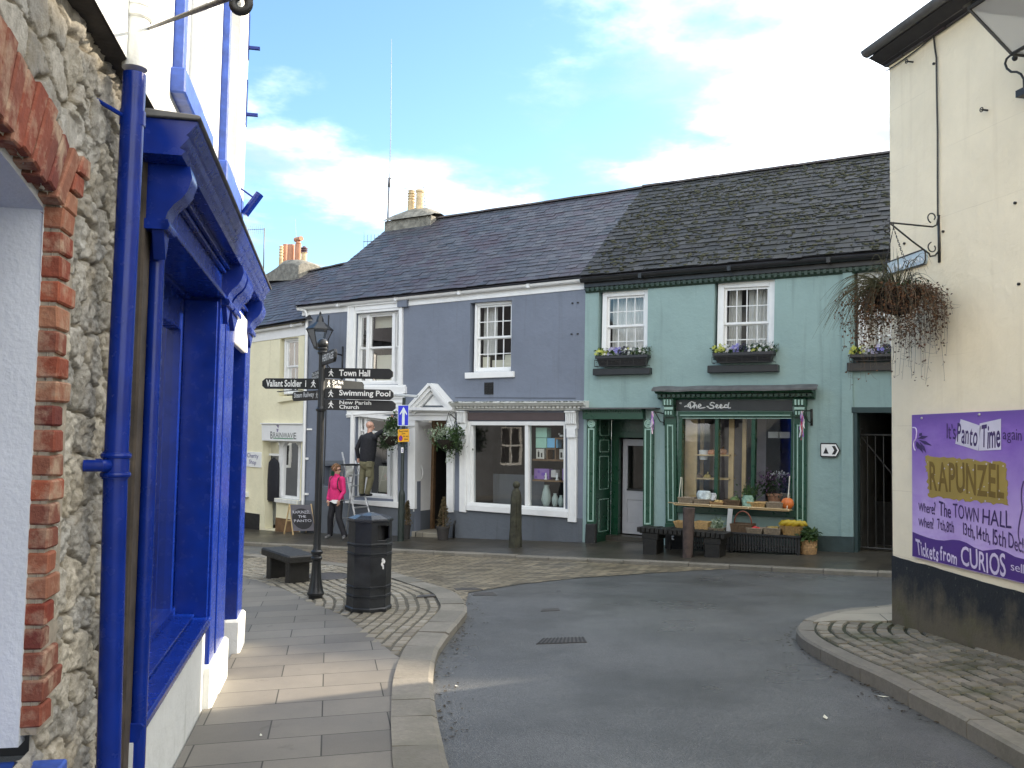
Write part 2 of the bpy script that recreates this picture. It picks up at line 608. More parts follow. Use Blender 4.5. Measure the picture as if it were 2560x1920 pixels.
mt['slate'] = isl('slate', [(.042, .05, .062), (.075, .08, .092), (.06, .06, .074), (.095, .098, .108), (.068, .056, .07)], .5, .35, 30, (.055, .035, .045), .5, 1.1, .65)
mt['slate_moss'] = isl('mossy_slate', [(.022, .025, .028), (.045, .048, .05), (.03, .03, .032), (.065, .066, .066)], .62, .6, 40, (.022, .022, .012), .35, 4.0, .8)
mt['deck'] = M('roof_deck', (.03, .03, .035), .9)
mt['moss'] = leafmat('moss_clumps', (.012, .014, .006), (.045, .045, .02), .9, .0)
mt['ridge'] = isl('ridge_tiles', [(.07, .055, .055), (.10, .085, .08), (.05, .045, .05)], .75, .4, 40, (.05, .05, .045), .3, 6)
mt['stonecap'] = M('chimney_mortar', (.20, .19, .16), .9, .45, 6, .8, 30, dist=.02)
mt['terracotta'] = M('terracotta', (.46, .22, .13), .75, .2, 6, .2, 40)
mt['buffpot'] = M('buff_clay', (.55, .42, .24), .75, .2, 5, .2, 40)
mt['iron'] = M('wrought_iron', (.022, .022, .02), .5, .4, 12, .3, 60)
mt['alu'] = M('aluminium', (.55, .56, .57), .32, .15, 8, .1, 60, metal=.85)
mt['gold'] = M('gold_paint', (.40, .31, .08), .55, .3, 14, .3, 60)
mt['wicker'] = M('wicker', (.36, .22, .10), .7, .35, 30, .8, 90, dist=.01)
mt['wicker_pale'] = M('pale_wicker', (.50, .33, .14), .7, .3, 30, .8, 90, dist=.01)
mt['wicker_dark'] = M('dark_wicker', (.12, .075, .04), .7, .35, 30, .8, 90, dist=.01)
mt['wicker_grey'] = M('grey_wicker', (.25, .20, .14), .7, .3, 30, .8, 90, dist=.01)
mt['kerb'] = isl('granite_kerb', [(.175, .162, .135), (.25, .23, .19), (.21, .192, .158)], .75, .55, 60, (.12, .115, .085), .35, 2.5, .5)
mt['setts'] = isl('stone_setts', [(.20, .175, .13), (.30, .265, .20), (.25, .22, .16), (.34, .31, .25)], .6, .5, 60, (.12, .11, .08), .45, 1.2, .5)
mt['setts_moss'] = isl('mossy_setts', [(.13, .115, .085), (.27, .24, .185), (.20, .18, .135), (.31, .28, .22)], .65, .7, 60, (.05, .06, .018), .4, 1.6, .8)
mt['joint'] = M('joint_grit', (.085, .076, .056), .9, .3, 12, .6, 80)
mt['joint_moss'] = M('mossy_joint', (.022, .026, .010), .9, .5, 8, .6, 80)
mt['skin'] = M('skin', (.52, .30, .22), .5, .08, 14)
mt['pink'] = M('pink_fleece', (.62, .025, .16), .85, .12, 30, .5, 120)
mt['navy'] = M('black_sweatshirt', (.014, .015, .02), .85, .25, 20, .4, 120)
mt['khaki'] = M('olive_trousers', (.14, .13, .075), .85, .25, 12, .6, 40, dist=.01)
mt['trouser'] = M('black_trousers', (.012, .012, .016), .8, .3, 12, .4, 60)
mt['hair'] = M('auburn_hair', (.17, .085, .035), .6, .4, 40, .8, 80)
mt['soil'] = M('compost', (.02, .015, .01), .95, .4, 20, .8, 60)
mt['purple'] = M('purple_paint', (.16, .07, .40), .5, .1, 5)
mt['pumpkin'] = M('pumpkin_skin', (.62, .16, .03), .45, .15, 8)
mt['leaf_g'] = leafmat('green_leaves', (.02, .05, .012), (.07, .13, .035))
mt['leaf_v'] = leafmat('variegated_leaves', (.10, .17, .08), (.45, .52, .38))
mt['leaf_d'] = leafmat('dark_leaves', (.012, .028, .008), (.04, .07, .022))
mt['leaf_b'] = leafmat('browned_leaves', (.06, .035, .012), (.20, .12, .045))
mt['leaf_dead'] = leafmat('dead_leaves', (.035, .016, .008), (.17, .08, .035), .7)
mt['twig'] = leafmat('dry_stems', (.05, .036, .02), (.16, .12, .075), .7, 0)
mt['grass'] = leafmat('sedge_blades', (.03, .035, .016), (.10, .095, .05), .6)
def asphalt():
 t = NT('asphalt')
 a = t.rng(t.noise(.55, 5, .6), .35, .7)
 col = t.mix(a, (.066, .069, .070), (.118, .121, .119))
 g = t.n('ShaderNodeTexVoronoi')
 g.inputs['Scale'].default_value = 120
 t.l(t.tc.outputs['Object'], g.inputs['Vector'])
 sep = t.n('ShaderNodeSeparateColor')
 t.l(g.outputs['Color'], sep.inputs[0])
 col = t.mix(t.rng(sep.outputs[0], .4, 1, .0, .4), col, (.22, .22, .21))
 col = t.mix(t.rng(sep.outputs[1], .5, 1, .0, .5), col, (.02, .02, .02))
 cr = t.rng(t.noise(.8, 8, .68), .46, .64, 0, .55)
 col = t.mix(cr, col, (.035, .036, .033))
 n = t.bump(g.outputs['Distance'], .55, .006)
 n = t.bump(t.noise(3.0, 4), .25, .02, n)
 r = t.rng(t.noise(.35, 4, .6), .35, .68, .22, .58)
 return t.done(col, r, n, spec=.55)
mt['asphalt'] = asphalt()
def slabs(name, rot, w, h, c1, c2, mortar=.005, wet=.0, ms=(.05, .048, .04), loc=(0, 0, 0)):
 t = NT(name)
 br = t.n('ShaderNodeTexBrick')
 br.offset = .43
 br.squash = 1.0
 v = t.mapped((1, 1, 1), (0, 0, rot), loc)
 t.l(v, br.inputs['Vector'])
 for k, x in (('Color1', c1), ('Color2', c2), ('Mortar', ms)):
  br.inputs[k].default_value = (*x, 1)
 br.inputs['Scale'].default_value = 1
 br.inputs['Mortar Size'].default_value = mortar
 br.inputs['Mortar Smooth'].default_value = .15
 br.inputs['Bias'].default_value = 0
 br.inputs['Brick Width'].default_value = w
 br.inputs['Row Height'].default_value = h
 a = t.rng(t.noise(1.6, 7, .65), .3, .72)
 col = t.mix(.5, br.outputs['Color'], t.mix(a, (.45, .45, .45), (1, 1, 1)), 'MULTIPLY')
 sp = t.rng(t.noise(160, 2, .6), .3, .75, .75, 1.2)
 col = t.mix(.6, col, t.mix(sp, (.3, .3, .3), (1, 1, 1)), 'MULTIPLY')
 st = t.rng(t.noise(5, 6, .7), .62, .72, 0, .35)
 col = t.mix(st, col, (.06, .055, .045))
 n = t.bump(br.outputs['Fac'], -.5, .008)
 n = t.bump(t.noise(130, 3), .3, .003, n)
 n = t.bump(t.noise(2.5, 3), .2, .01, n)
 r = t.rng(t.noise(.8, 4), .35, .7, .62 - wet, .85 - wet)
 return t.done(col, r, n, spec=.4)
mt['slab'] = slabs('pavement_slabs', rad(11.6) * -1, .74, .40, (.225, .207, .176), (.16, .148, .128))
mt['pavers'] = slabs('road_pavers', rad(-30), .26, .13, (.34, .285, .19), (.15, .125, .085), .014, .22, (.03, .027, .018))
mt['rowslab'] = slabs('wet_slabs', rad(30.6), .7, .55, (.085, .075, .056), (.055, .05, .04), .008, .34, (.03, .028, .022))
mt['pale_slab'] = slabs('pale_slabs', rad(12), .9, .6, (.36, .33, .26), (.30, .275, .22), .005)
# --- ground, road, pavements
def clampG(x, y):
 return road_z(min(18, max(-16, x)), min(30, max(-10, y)))
def frange(a, b, st):
 n = int(round((b - a) / st))
 return [a + (b - a) * i / n for i in range(n + 1)]
xs = [-400, -120, -50, -25] + frange(-16, 18, .6) + [28, 55, 130, 400]
ys = [-400, -120, -50, -22] + frange(-10, 30, .6) + [40, 70, 140, 400]
mb = MB()
vs = [Vector((x, y, clampG(x, y))) for y in ys for x in xs]
nx = len(xs)
mb.add(vs, [(j * nx + i, j * nx + i + 1, (j + 1) * nx + i + 1, (j + 1) * nx + i) for j in range(len(ys) - 1) for i in range(nx - 1)])
tag(mb.build('road', mt['asphalt'], smooth=True, fix=False), kind='structure')
def inside(p, poly):
 x, y = p[0], p[1]
 c = False
 n = len(poly)
 for i in range(n):
  a, b = poly[i], poly[i - 1]
  if (a[1] > y) != (b[1] > y) and x < (b[0] - a[0]) * (y - a[1]) / (b[1] - a[1]) + a[0]:
   c = not c
 return c
def slabpoly(name, pts, zf, mat, thick=.16, structure=True):
 mb = MB()
 n = len(pts)
 top = [Vector((p[0], p[1], zf(p[0], p[1]))) for p in pts]
 tri = geometry.tessellate_polygon([[Vector((p.x, p.y, 0)) for p in top]])
 mb.add(top, [tuple(t) for t in tri])
 bot = [p - Vector((0, 0, thick)) for p in top]
 mb.add(top + bot, [(i, (i + 1) % n, n + (i + 1) % n, n + i) for i in range(n)])
 o = mb.build(name, mat)
 return tag(o, kind='structure') if structure else o
def smooth_path(pts, step=.12):
 """Catmull-Rom through pts, resampled"""
 P = [Vector((p[0], p[1], 0)) for p in pts]
 out = []
 for i in range(len(P) - 1):
  p0, p1, p2, p3 = P[max(0, i - 1)], P[i], P[i + 1], P[min(len(P) - 1, i + 2)]
  for k in range(12):
   t = k / 12
   out.append(0.5 * ((2 * p1) + (p2 - p0) * t + (2 * p0 - 5 * p1 + 4 * p2 - p3) * t * t + (3 * p1 - p0 - 3 * p2 + p3) * t ** 3))
 out.append(P[-1])
 return resample(out, step)
def resample(P, step):
 res = [P[0].copy()]
 acc = 0.0
 for a, b in zip(P, P[1:]):
  L = (b - a).length
  while acc + L >= step:
   t = (step - acc) / L
   a = a.lerp(b, t)
   res.append(a.copy())
   L = (b - a).length
   acc = 0.0
  acc += L
 return res
def offset_path(P, d):
 out = []
 for i, p in enumerate(P):
  t = (P[min(i + 1, len(P) - 1)] - P[max(i - 1, 0)]).normalized()
  out.append(p + Vector((-t.y, t.x, 0)) * d)
 return out
def kerb(name, path, w, zf, drop, mat, stone=.9, side=1, top=.0):
 """path = outer edge; stones of width w laid on its inner side"""
 mb = MB()
 rr = random.Random(3)
 inn = offset_path(path, w * side)
 n = len(path)
 st = max(1, int(stone / (path[1] - path[0]).length))
 i = 0
 while i < n - 1:
  j = min(n - 1, i + max(1, st + rr.choice((-2, -1, 0, 0, 1))))
  lift = top + rr.uniform(-.006, .006)
  A, B = path[i:j + 1], inn[i:j + 1]
  if len(A) < 2:
   break
  A = [A[0].lerp(A[1], .09)] + A[1:-1] + [A[-1].lerp(A[-2], .0)]
  B = [B[0].lerp(B[1], .09)] + B[1:-1] + [B[-1].lerp(B[-2], .0)]
  jit = rr.uniform(-.006, .006)
  vs, fs = [], []
  m = len(A)
  for a, b in zip(A, B):
   zt = zf(a.x, a.y) + lift
   c = a.lerp(b, .12)
   vs += [Vector((a.x, a.y, zt - drop)), Vector((a.x, a.y, zt - .018 + jit)), Vector((c.x, c.y, zt + jit)), Vector((b.x, b.y, zt)), Vector((b.x, b.y, zt - drop))]
  for k in range(m - 1):
   for q in range(4):
    fs.append((k * 5 + q, k * 5 + q + 1, (k + 1) * 5 + q + 1, (k + 1) * 5 + q))
  fs.append((0, 1, 2, 3, 4))
  fs.append(tuple((m - 1) * 5 + q for q in range(5)))
  mb.add(vs, fs)
  i = j
 return tag(mb.build(name, mat), kind='structure')
def setts(name, path, region, zf, mat, w=.115, gap=.02, lens=(.13, .19), rows=12, first=.0, side=1, h=.016, lift=.0):
 mb = MB()
 rr = random.Random(5)
 for r in range(rows):
  d0 = first + r * (w + gap)
  P = offset_path(path, side * (d0 + w / 2))
  P = resample(P, .01)
  i = rr.randint(0, 10)
  while i < len(P) - 20:
   L = int(rr.uniform(*lens) * 100)
   j = i + L
   if j >= len(P):
    break
   c = (P[i] + P[j]) / 2
   t = (P[j] - P[i])
   if t.length > .05 and inside(c, region):
    t.normalize()
    nn = Vector((-t.y, t.x, 0))
    hl = L * .005 - .004
    hw = w / 2 + rr.uniform(-.006, .003)
    z0 = zf(c.x, c.y) + lift
    hh = h + rr.uniform(-.005, .004)
    tl = Vector((0, 0, rr.uniform(-.003, .003)))
    def V(a, b, z):
     q = c + t * a + nn * b
     return Vector((q.x, q.y, zf(q.x, q.y) + lift + z))
    k = .012
    bt = [V(-hl, -hw, -.02), V(hl, -hw, -.02), V(hl, hw, -.02), V(-hl, hw, -.02)]
    tp = [V(-hl + k, -hw + k, hh), V(hl - k, -hw + k, hh), V(hl - k, hw - k, hh) + tl, V(-hl + k, hw - k, hh) + tl]
    mb.add(bt + tp, [(4, 5, 6, 7), (0, 1, 5, 4), (1, 2, 6, 5), (2, 3, 7, 6), (3, 0, 4, 7)])
   i = j
 return tag(mb.build(name, mat, fix=False), kind='structure')
def pl(x, y):
 return G(x, y) + .05
def plr(x, y):
 return G(x, y) + .08
kpix = [(-40, 225), (400, 258), (700, 290), (1000, 338), (1200, 398), (1420, 470), (1500, 545), (1518, 600), (1470, 672), (1390, 765), (1325, 865), (1298, 985), (1292, 1100), (1318, 1300), (1362, 1500), (1402, 1659)]
kout = [gnd(K('g', *p), pl) for p in kpix]
kout = [p for p in kout]
kout[0] = kout[1] + (kout[1] - kout[2]).normalized() * 4.5
t_ = (kout[-1] - kout[-2]).normalized()
kout += [kout[-1] + t_ * 2 + Vector((.05, 0, 0)), kout[-1] + t_ * 5 + Vector((.2, 0, 0)), kout[-1] + t_ * 9 + Vector((.3, 0, 0))]
KP = smooth_path(kout, .1)
KI = offset_path(KP, -.30)
kerb('pavement_kerb', KP, .30, pl, .14, mt['kerb'], .62, -1, .004)
diag = [gnd(K('g', *p), pl) for p in [(-30, 365), (100, 398), (300, 465), (460, 540), (600, 598), (720, 655), (900, 790), (1040, 905), (1120, 948)]]
im = min(range(len(KI)), key=lambda i: (KI[i] - Vector((diag[-1].x, diag[-1].y, 0))).length)
farL = [Vector((-16, 20, 0)), Vector((-16, 14, 0))]
fac = [LEFT.P(8.95, 0, -.8), LEFT.P(8.95, 0, -.02), LEFT.P(-7, 0, -.02)]
slab_reg = diag + KI[im:] + [Vector((p.x, p.y, 0)) for p in reversed(fac)] + [Vector((-16, 11, 0)), Vector((-16, diag[0].y + 3.5, 0))]
slabpoly('pavement', slab_reg, pl, mt['slab'])
sett_reg = [Vector((p.x, p.y, 0)) for p in diag] + list(reversed(KI[:im + 1])) + [Vector((-16, diag[0].y + 3.5, 0))]
slabpoly('sett_bed', sett_reg, lambda x, y: pl(x, y) - .006, mt['joint'])
near_sett = [p for p in KI[:im + 6] if p.x > -4.6]
setts('sett_paving', near_sett, sett_reg, pl, mt['setts'], w=.105, gap=.015, rows=34, first=.02, side=-1, h=.004)
rk = [(560, 1058), (400, 1072), (270, 1088), (120, 1130), (66, 1172), (80, 1215), (160, 1268), (300, 1340), (500, 1432), (700, 1535), (900, 1635), (1100, 1745)]
rout = [gnd(K('i', *p), plr) for p in rk]
rout = [rout[0] + Vector((2.5, 2.2, 0)), rout[0] + Vector((1.0, .75, 0))] + rout + [rout[-1] + (rout[-1] - rout[-2]).normalized() * k for k in (2, 5, 9)]
RP = smooth_path(rout, .1)
RI = offset_path(RP, .16)
kerb('corner_kerb', RP, .16, plr, .16, mt['kerb'], .75, 1, .004)
back = [RIGHT.P(9.5, 0, -.1), RIGHT.P(0, 0, -.1)]
_ru = (RIGHT.O - RIGHT.P(1, 0, 0)).normalized()
corner_reg = RI + [RIGHT.P(-9, 0, -.1), RIGHT.P(0.0, 0, -.1), RIGHT.P(.15, 0, -3.2)]
slabpoly('corner_pavement', corner_reg, lambda x, y: plr(x, y) - .004, mt['joint_moss'])
top_slab = [gnd(K('i', *p), plr) for p in [(560, 1076), (400, 1092), (285, 1108), (180, 1140), (150, 1158), (270, 1150), (530, 1152)]] + [RIGHT.P(0.02, 0, -.25)]
slabpoly('corner_slab', top_slab, lambda x, y: plr(x, y) + .014, mt['pale_slab'], .05)
cs = [RIGHT.P(-9, 0, 0), RIGHT.P(-.05, 0, 0), gnd(K('i', 270, 1152), plr), gnd(K('i', 150, 1160), plr)]
i0 = min(range(len(RI)), key=lambda i: (RI[i] - Vector((cs[-1].x, cs[-1].y, 0))).length)
sreg = RI[i0:] + [RIGHT.P(-9, 0, -.02), RIGHT.P(-.02, 0, -.02), Vector((*gnd(K('i', 270, 1152), plr).xy, 0))]
setts('corner_setts', RI[max(0, i0 - 5):], sreg, plr, mt['setts_moss'], w=.115, gap=.015, lens=(.13, .19), rows=18, first=.01, side=1, h=.012)
mb = MB()
us = frange(-8.2, 14, .6)
KD = 1.95
def kd(u):
 return KD
rows_ = []
for u in us:
 col = []
 for d in (-1.2, 0, .6, 1.2, kd(u) - .14):
  q = ROW.P(u, 0, d)
  col.append(Vector((q.x, q.y, rowpave_z(q.x, q.y))))
 q = ROW.P(u, 0, kd(u) - .14)
 col.append(Vector((q.x, q.y, rowpave_z(q.x, q.y) - .2)))
 rows_.append(col)
mb.add([p for c in rows_ for p in c], [(i * 6 + k, i * 6 + k + 1, (i + 1) * 6 + k + 1, (i + 1) * 6 + k) for i in range(len(us) - 1) for k in range(5)])
ypts = [YEL.P(u, 0, d) for d, u in ((-.6, .2), (-.6, -11), (1.5, -11))] + [ROW.P(-8.2, 0, KD - .14)]
o = ROW.P(-8.2, 0, 0)
yp = [Vector((p.x, p.y, rowpave_z(p.x, p.y))) for p in [ROW.P(-8.2, 0, -1.2), ypts[1], ypts[2], ypts[3]]]
mb.add(yp, [(0, 1, 2, 3)])
tag(mb.build('row_pavement', mt['rowslab']), kind='structure')
kpath = [YEL.P(-11, 0, 1.64), ROW.P(-8.6, 0, KD + .05), ROW.P(-7.6, 0, KD), ROW.P(-4, 0, KD), ROW.P(0, 0, KD), ROW.P(5, 0, KD), ROW.P(14, 0, KD)]
kerb('row_kerb', smooth_path(kpath, .1), .15, rowpave_z, .2, mt['kerb'], .8, 1, .012)
tp = [(560, 1192), (700, 1186), (880, 1180), (1010, 1182), (1250, 1202), (1480, 1222), (1580, 1230), (1500, 1233), (1400, 1239), (1250, 1249), (1120, 1263), (1012, 1281), (1000, 1330), (900, 1300), (760, 1260), (600, 1235)]
tpw = [gnd(K('d', *p), road_z) for p in tp]
mb = MB()
xs_ = [p.x for p in tpw]
ys_ = [p.y for p in tpw]
edges_ = tpw
gx, gy = frange(min(xs_), max(xs_), .35), frange(min(ys_), max(ys_), .35)
bm = bmesh.new()
fv = [bm.verts.new((p.x, p.y, 0)) for p in tpw]
bm.faces.new(fv)
for x in gx[1:-1]:
 bmesh.ops.bisect_plane(bm, geom=bm.verts[:] + bm.edges[:] + bm.faces[:], plane_co=(x, 0, 0), plane_no=(1, 0, 0))
for y in gy[1:-1]:
 bmesh.ops.bisect_plane(bm, geom=bm.verts[:] + bm.edges[:] + bm.faces[:], plane_co=(0, y, 0), plane_no=(0, 1, 0))
for v in bm.verts:
 v.co.z = road_z(v.co.x, v.co.y) + .008
bmesh.ops.triangulate(bm, faces=[f for f in bm.faces if len(f.verts) > 4])
me = bpy.data.meshes.new('road_pavers')
bm.to_mesh(me)
bm.free()
me.materials.append(mt['pavers'])
o = bpy.data.objects.new('road_pavers', me)
COL.objects.link(o)
tag(o, kind='structure')
for p in me.polygons:
 p.use_smooth = True
 if p.normal.z < 0:
  p.flip()
# --- houses: shared pieces
def sash(F, q, parent, cols, r1, r2, d=-.08, fw=.075, bw=.018, split=.5, name='window', curtain=None, depth=.9, g='glass', style=0, intm='dark'):
 """box-sash window in the opening q (tl, tr, br, bl): frame, two sashes with glazing bars, panes, what hangs behind"""
 us = abs(q[1][0] - q[0][0])
 hs = abs(q[0][1] - q[3][1])
 sx, sz = fw / us, fw / hs
 mb = MB()
 mb.qblk(F, q, 0, sx, 0, 1, d - .16, d)
 mb.qblk(F, q, 1 - sx, 1, 0, 1, d - .16, d)
 mb.qblk(F, q, sx, 1 - sx, 1 - sz, 1, d - .16, d - .002)
 mb.qblk(F, q, sx, 1 - sx, 0, sz * .7, d - .16, d + .025)
 w = mb.build(name, mt['white'], parent, bev=.004)
 inner = sub(q, sx, 1 - sx, sz * .7, 1 - sz)
 iw, ih = us * (1 - 2 * sx), hs * (1 - 1.7 * sz)
 gm = MB()
 sm = MB()
 for k, (t0, t1, dd, rows) in enumerate(((split - .01, 1, d - .045, r1), (0, split + .01, d - .085, r2))):
  s_ = sub(inner, 0, 1, t0, t1)
  h_ = ih * (t1 - t0)
  rx, rz = .042 / iw, .045 / h_
  sm.qblk(F, s_, 0, rx, 0, 1, dd - .035, dd)
  sm.qblk(F, s_, 1 - rx, 1, 0, 1, dd - .035, dd)
  sm.qblk(F, s_, rx, 1 - rx, 0, rz * (1.0 if k == 0 else 1.6), dd - .035, dd - .001)
  sm.qblk(F, s_, rx, 1 - rx, 1 - rz, 1, dd - .035, dd - .001)
  for c in range(1, cols):
   x = rx + (1 - 2 * rx) * c / cols
   sm.qblk(F, s_, x - bw / iw / 2, x + bw / iw / 2, rz, 1 - rz, dd - .03, dd - .004)
  for r in range(1, rows):
   y = rz + (1 - 2 * rz) * r / rows
   sm.qblk(F, s_, rx, 1 - rx, y - bw / h_ / 2, y + bw / h_ / 2, dd - .03, dd - .006)
  gm.poly(F, sub(s_, rx * .5, 1 - rx * .5, rz * .5, 1 - rz * .5), dd - .018)
 sm.build('sash', mt['white'], w, bev=.002)
 gm.build('pane', mt[g], w, fix=False)
 if curtain:
  curtain(F, inner, d, w)
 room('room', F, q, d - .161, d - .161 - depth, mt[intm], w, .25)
 return w
def drape(F, q, d, parent, mat='curtain', n=40, amp=.02, name='curtain'):
 mb = MB()
 tl, tr, br, bl = q
 vs, fs = [], []
 for i in range(n + 1):
  s = i / n
  dd = d + amp * math.sin(i * 1.35) + amp * .5 * math.sin(i * .53)
  for a, b in ((bl, br), (tl, tr)):
   vs.append(F.P(lerp(a[0], b[0], s), lerp(a[1], b[1], s), dd))
 for i in range(n):
  fs.append((2 * i, 2 * i + 2, 2 * i + 3, 2 * i + 1))
 mb.add(vs, fs)
 return mb.build(name, mt[mat], parent, smooth=True, fix=False)
def slates(mb, EL, ER, RR, RL, rows, wid, seed=1, lift=.014, slip=.03):
 rr = random.Random(seed)
 n = ((ER - EL).cross(RL - EL)).normalized()
 if n.z < 0:
  n = -n
 def P(s, t):
  return EL.lerp(ER, s).lerp(RL.lerp(RR, s), t)
 for j in range(rows):
  t0, t1 = j / rows, min(1.0, (j + 1.35) / rows)
  L = (P(1, t0) - P(0, t0)).length
  m = int(L / wid)
  s = -(.5 if j % 2 else 0) / m
  while s < 1:
   ws = (1 + rr.uniform(-.08, .08)) / m
   a, b = max(0, s + .025 / m), min(1, s + ws - .0 / m)
   if b - a > .2 / m:
    dt = rr.uniform(-.10, .06) / rows if rr.random() > slip else rr.uniform(-.35, .2) / rows
    ll = lift * rr.uniform(.7, 1.5)
    tw = rr.uniform(-.004, .004)
    lo0, lo1 = P(a, t0 + dt) + n * (ll + tw), P(b, t0 + dt + rr.uniform(-.04, .04) / rows) + n * (ll - tw)
    hi1, hi0 = P(b, t1) + n * .002, P(a, t1) + n * .002
    mb.add([lo0, lo1, hi1, hi0, lo0 - n * .011, lo1 - n * .011], [(0, 1, 2, 3), (0, 4, 5, 1)])
   s += ws
def ridge_row(mb, A, B, r=.13, L=.45, seed=2):
 rr = random.Random(seed)
 d = (B - A)
 n = max(1, int(d.length / L))
 t = d.normalized()
 sd_ = t.cross(Vector((0, 0, 1))).normalized()
 for i in range(n):
  a, b = A + d * (i / n), A + d * ((i + .985) / n)
  vs, fs = [], []
  for p in (a, b):
   z = rr.uniform(-.006, .006)
   for k in range(7):
    an = math.pi * (.06 + .88 * k / 6)
    vs.append(p + sd_ * math.cos(an) * r + Vector((0, 0, math.sin(an) * r * .75 - .06 + z)))
  for k in range(6):
   fs.append((k, k + 1, 7 + k + 1, 7 + k))
  fs.append(tuple(range(7)))
  fs.append(tuple(range(7, 14)))
  mb.add(vs, fs)
def gutter(name, F, A, B, d, mat, parent, r=.06, fascia=.17, fm=None, joints=True, board=True):
 """half-round gutter along A-B (u, z at its top) with fascia behind and joint clips"""
 mb = MB()
 n = 8
 vs, fs = [], []
 for u, z in (A, B):
  for k in range(n + 1):
   an = math.pi + math.pi * k / n
   vs.append(F.P(u, z + math.sin(an) * r, d + r + math.cos(an) * r))
  for k in range(n, -1, -1):
   an = math.pi + math.pi * k / n
   vs.append(F.P(u, z + math.sin(an) * (r - .008), d + r + math.cos(an) * (r - .008)))
 m = 2 * (n + 1)
 for k in range(m):
  fs.append((k, (k + 1) % m, m + (k + 1) % m, m + k))
 fs += [tuple(range(n + 1)), tuple(range(m, m + n + 1))]
 mb.add(vs, fs)
 if joints:
  L = B[0] - A[0]
  for i in range(1, int(L / 1.8) + 1):
   u = A[0] + 1.8 * i - .5
   z = lerp(A[1], B[1], (u - A[0]) / L)
   mb.blk(F, u, u + .07, z - r * 1.08, z + .012, d + .0, d + 2 * r + .008)
 g = mb.build(name, mat, parent, smooth=30)
 if board:
  mf = MB()
  q = [(A[0] + .03, A[1] + .02), (B[0] - .0, B[1] + .02), (B[0] - .0, B[1] - fascia), (A[0] + .03, A[1] - fascia)]
  mf.qblk(F, q, 0, 1, 0, 1, -.05, d)
  mf.build('fascia', fm or mat, parent, bev=.004)
 return g
def roofz(F, c, x, y, d):
 u, z = F.uz(K(c, x, y), d)
 return F.P(u, z, d)
# --- grey-blue house
GH = thing('terraced_house', 'slate-blue rendered house with white shopfront and pedimented door', 'house', ROW.P(-4, 0, 0))
F = ROW
uGL = F.u('4', 505, 1300)
uGT = F.u('6', 958, 500)
zb = lambda u, d=0: (lambda q: rowpave_z(q.x, q.y))(F.P(u, 0, d))
eL = F.uz(K('d', 642, 664), .16)
eR = F.uz(K('d', 1254, 602), .16)
ze = lambda u: lerp(eL[1], eR[1], (u - eL[0]) / (eR[0] - eL[0]))
F.Qh = None
qUL = F.Q('4', [(812, 790), (1186, 757), (1182, 1340), (795, 1343)])             # big upper window surround
qUL = [(p[0], p[1]) for p in qUL]
qSW = F.Q('6', [(365, 243), (580, 228), (575, 597), (358, 604)])                 # small sash window
qDR = F.Q('6', [(80, 852), (242, 852), (242, 1400), (78, 1400)])                 # doorway
qSH = F.Q('6', [(350, 858), (858, 858), (858, 1322), (350, 1290)])               # shop window
qBW = F.Q('5', [(828, 78), (1146, 118), (1148, 715), (818, 690)])                 # shop window behind the ladder
qDR[2], qDR[3] = (qDR[2][0], qDR[2][1] - .3), (qDR[3][0], qDR[3][1] - .3)
qATM = F.Q('5', [(640, 455), (752, 450), (745, 595), (636, 595)])
wo_ = [(uGL, zb(uGL) - .3), (uGT, zb(uGT) - .3), (uGT, ze(uGT) + .1), (uGL - .06, ze(uGL) + .1)]
mb = MB()
hUL = sub(qUL, .13, .94, .02, .90)
hBW = sub(qBW, .10, .93, .04, .97)
wall(mb, F, wo_, [list(reversed(h)) for h in (hUL, qSW, qDR, qSH, hBW, qATM)], .22)
mb.add([F.P(uGL, zb(uGL) - .3, 0), F.P(uGL, zb(uGL) - .3, -7), F.P(uGL - .06, 5.2, -7), F.P(uGL - .06, 7.4, -3.5), F.P(uGL - .06, 5.0, 0)], [(0, 1, 2, 3, 4)])
wallo = mb.build('wall', mt['grey_blue'], GH)
zpl = F.z('5', 900, 735)
mb = MB()
zp = lambda u: lerp(F.z('5', 800, 715), F.z('6', 800, 1352), (u - F.u('5', 800, 715)) / (F.u('6', 800, 1352) - F.u('5', 800, 715)))
for a, b in ((uGL, qDR[0][0] - .02), (qDR[1][0] + .02, uGT)):
 mb.prism(F, [(a, zb(a) - .3), (b, zb(b) - .3), (b, zp(b)), (a, zp(a) if a > -6 else zp(-5.6))], 0.001, .014)
mb.build('plinth', mt['grey_plinth'], GH)
EL = roofz(F, 'd', 636, 660, .20)
ER = roofz(F, 'd', 1253, 594, .20)
RR_ = roofz(F, 'd', 1392, 406, -3.5)
RL_ = roofz(F, 'd', 846, 487, -3.5)
bk = ROW.N * -7.4
mb = MB()
mb.add([EL, ER, RR_, RL_, EL + bk, ER + bk], [(0, 1, 2, 3), (3, 2, 5, 4), (0, 3, 4)])
dn = Vector((0, 0, -.05))
mb.add([EL + dn, ER + dn, RR_ + dn, RL_ + dn], [(3, 2, 1, 0)])
rf = mb.build('roof', mt['deck'], GH, fix=False)
mb = MB()
slates(mb, EL, ER, RR_, RL_, 26, .26, 3, .014, .06)
mb.build('slating', mt['slate'], rf, fix=False)
mb = MB()
ridge_row(mb, RL_ + Vector((0, 0, .02)), RR_ + Vector((0, 0, .02)), .12)
mb.build('ridge_tiles', mt['ridge'], rf)
gutter('gutter', F, eL, (eR[0] + .02, eR[1]), .02, mt['white'], GH, .07, .2)
cb = RL_ + ROW.U * .95
mb = MB()
c0 = ROW.uz(K('r', 245, 1490), -3.5)
c1 = ROW.uz(K('r', 600, 1430), -3.5)
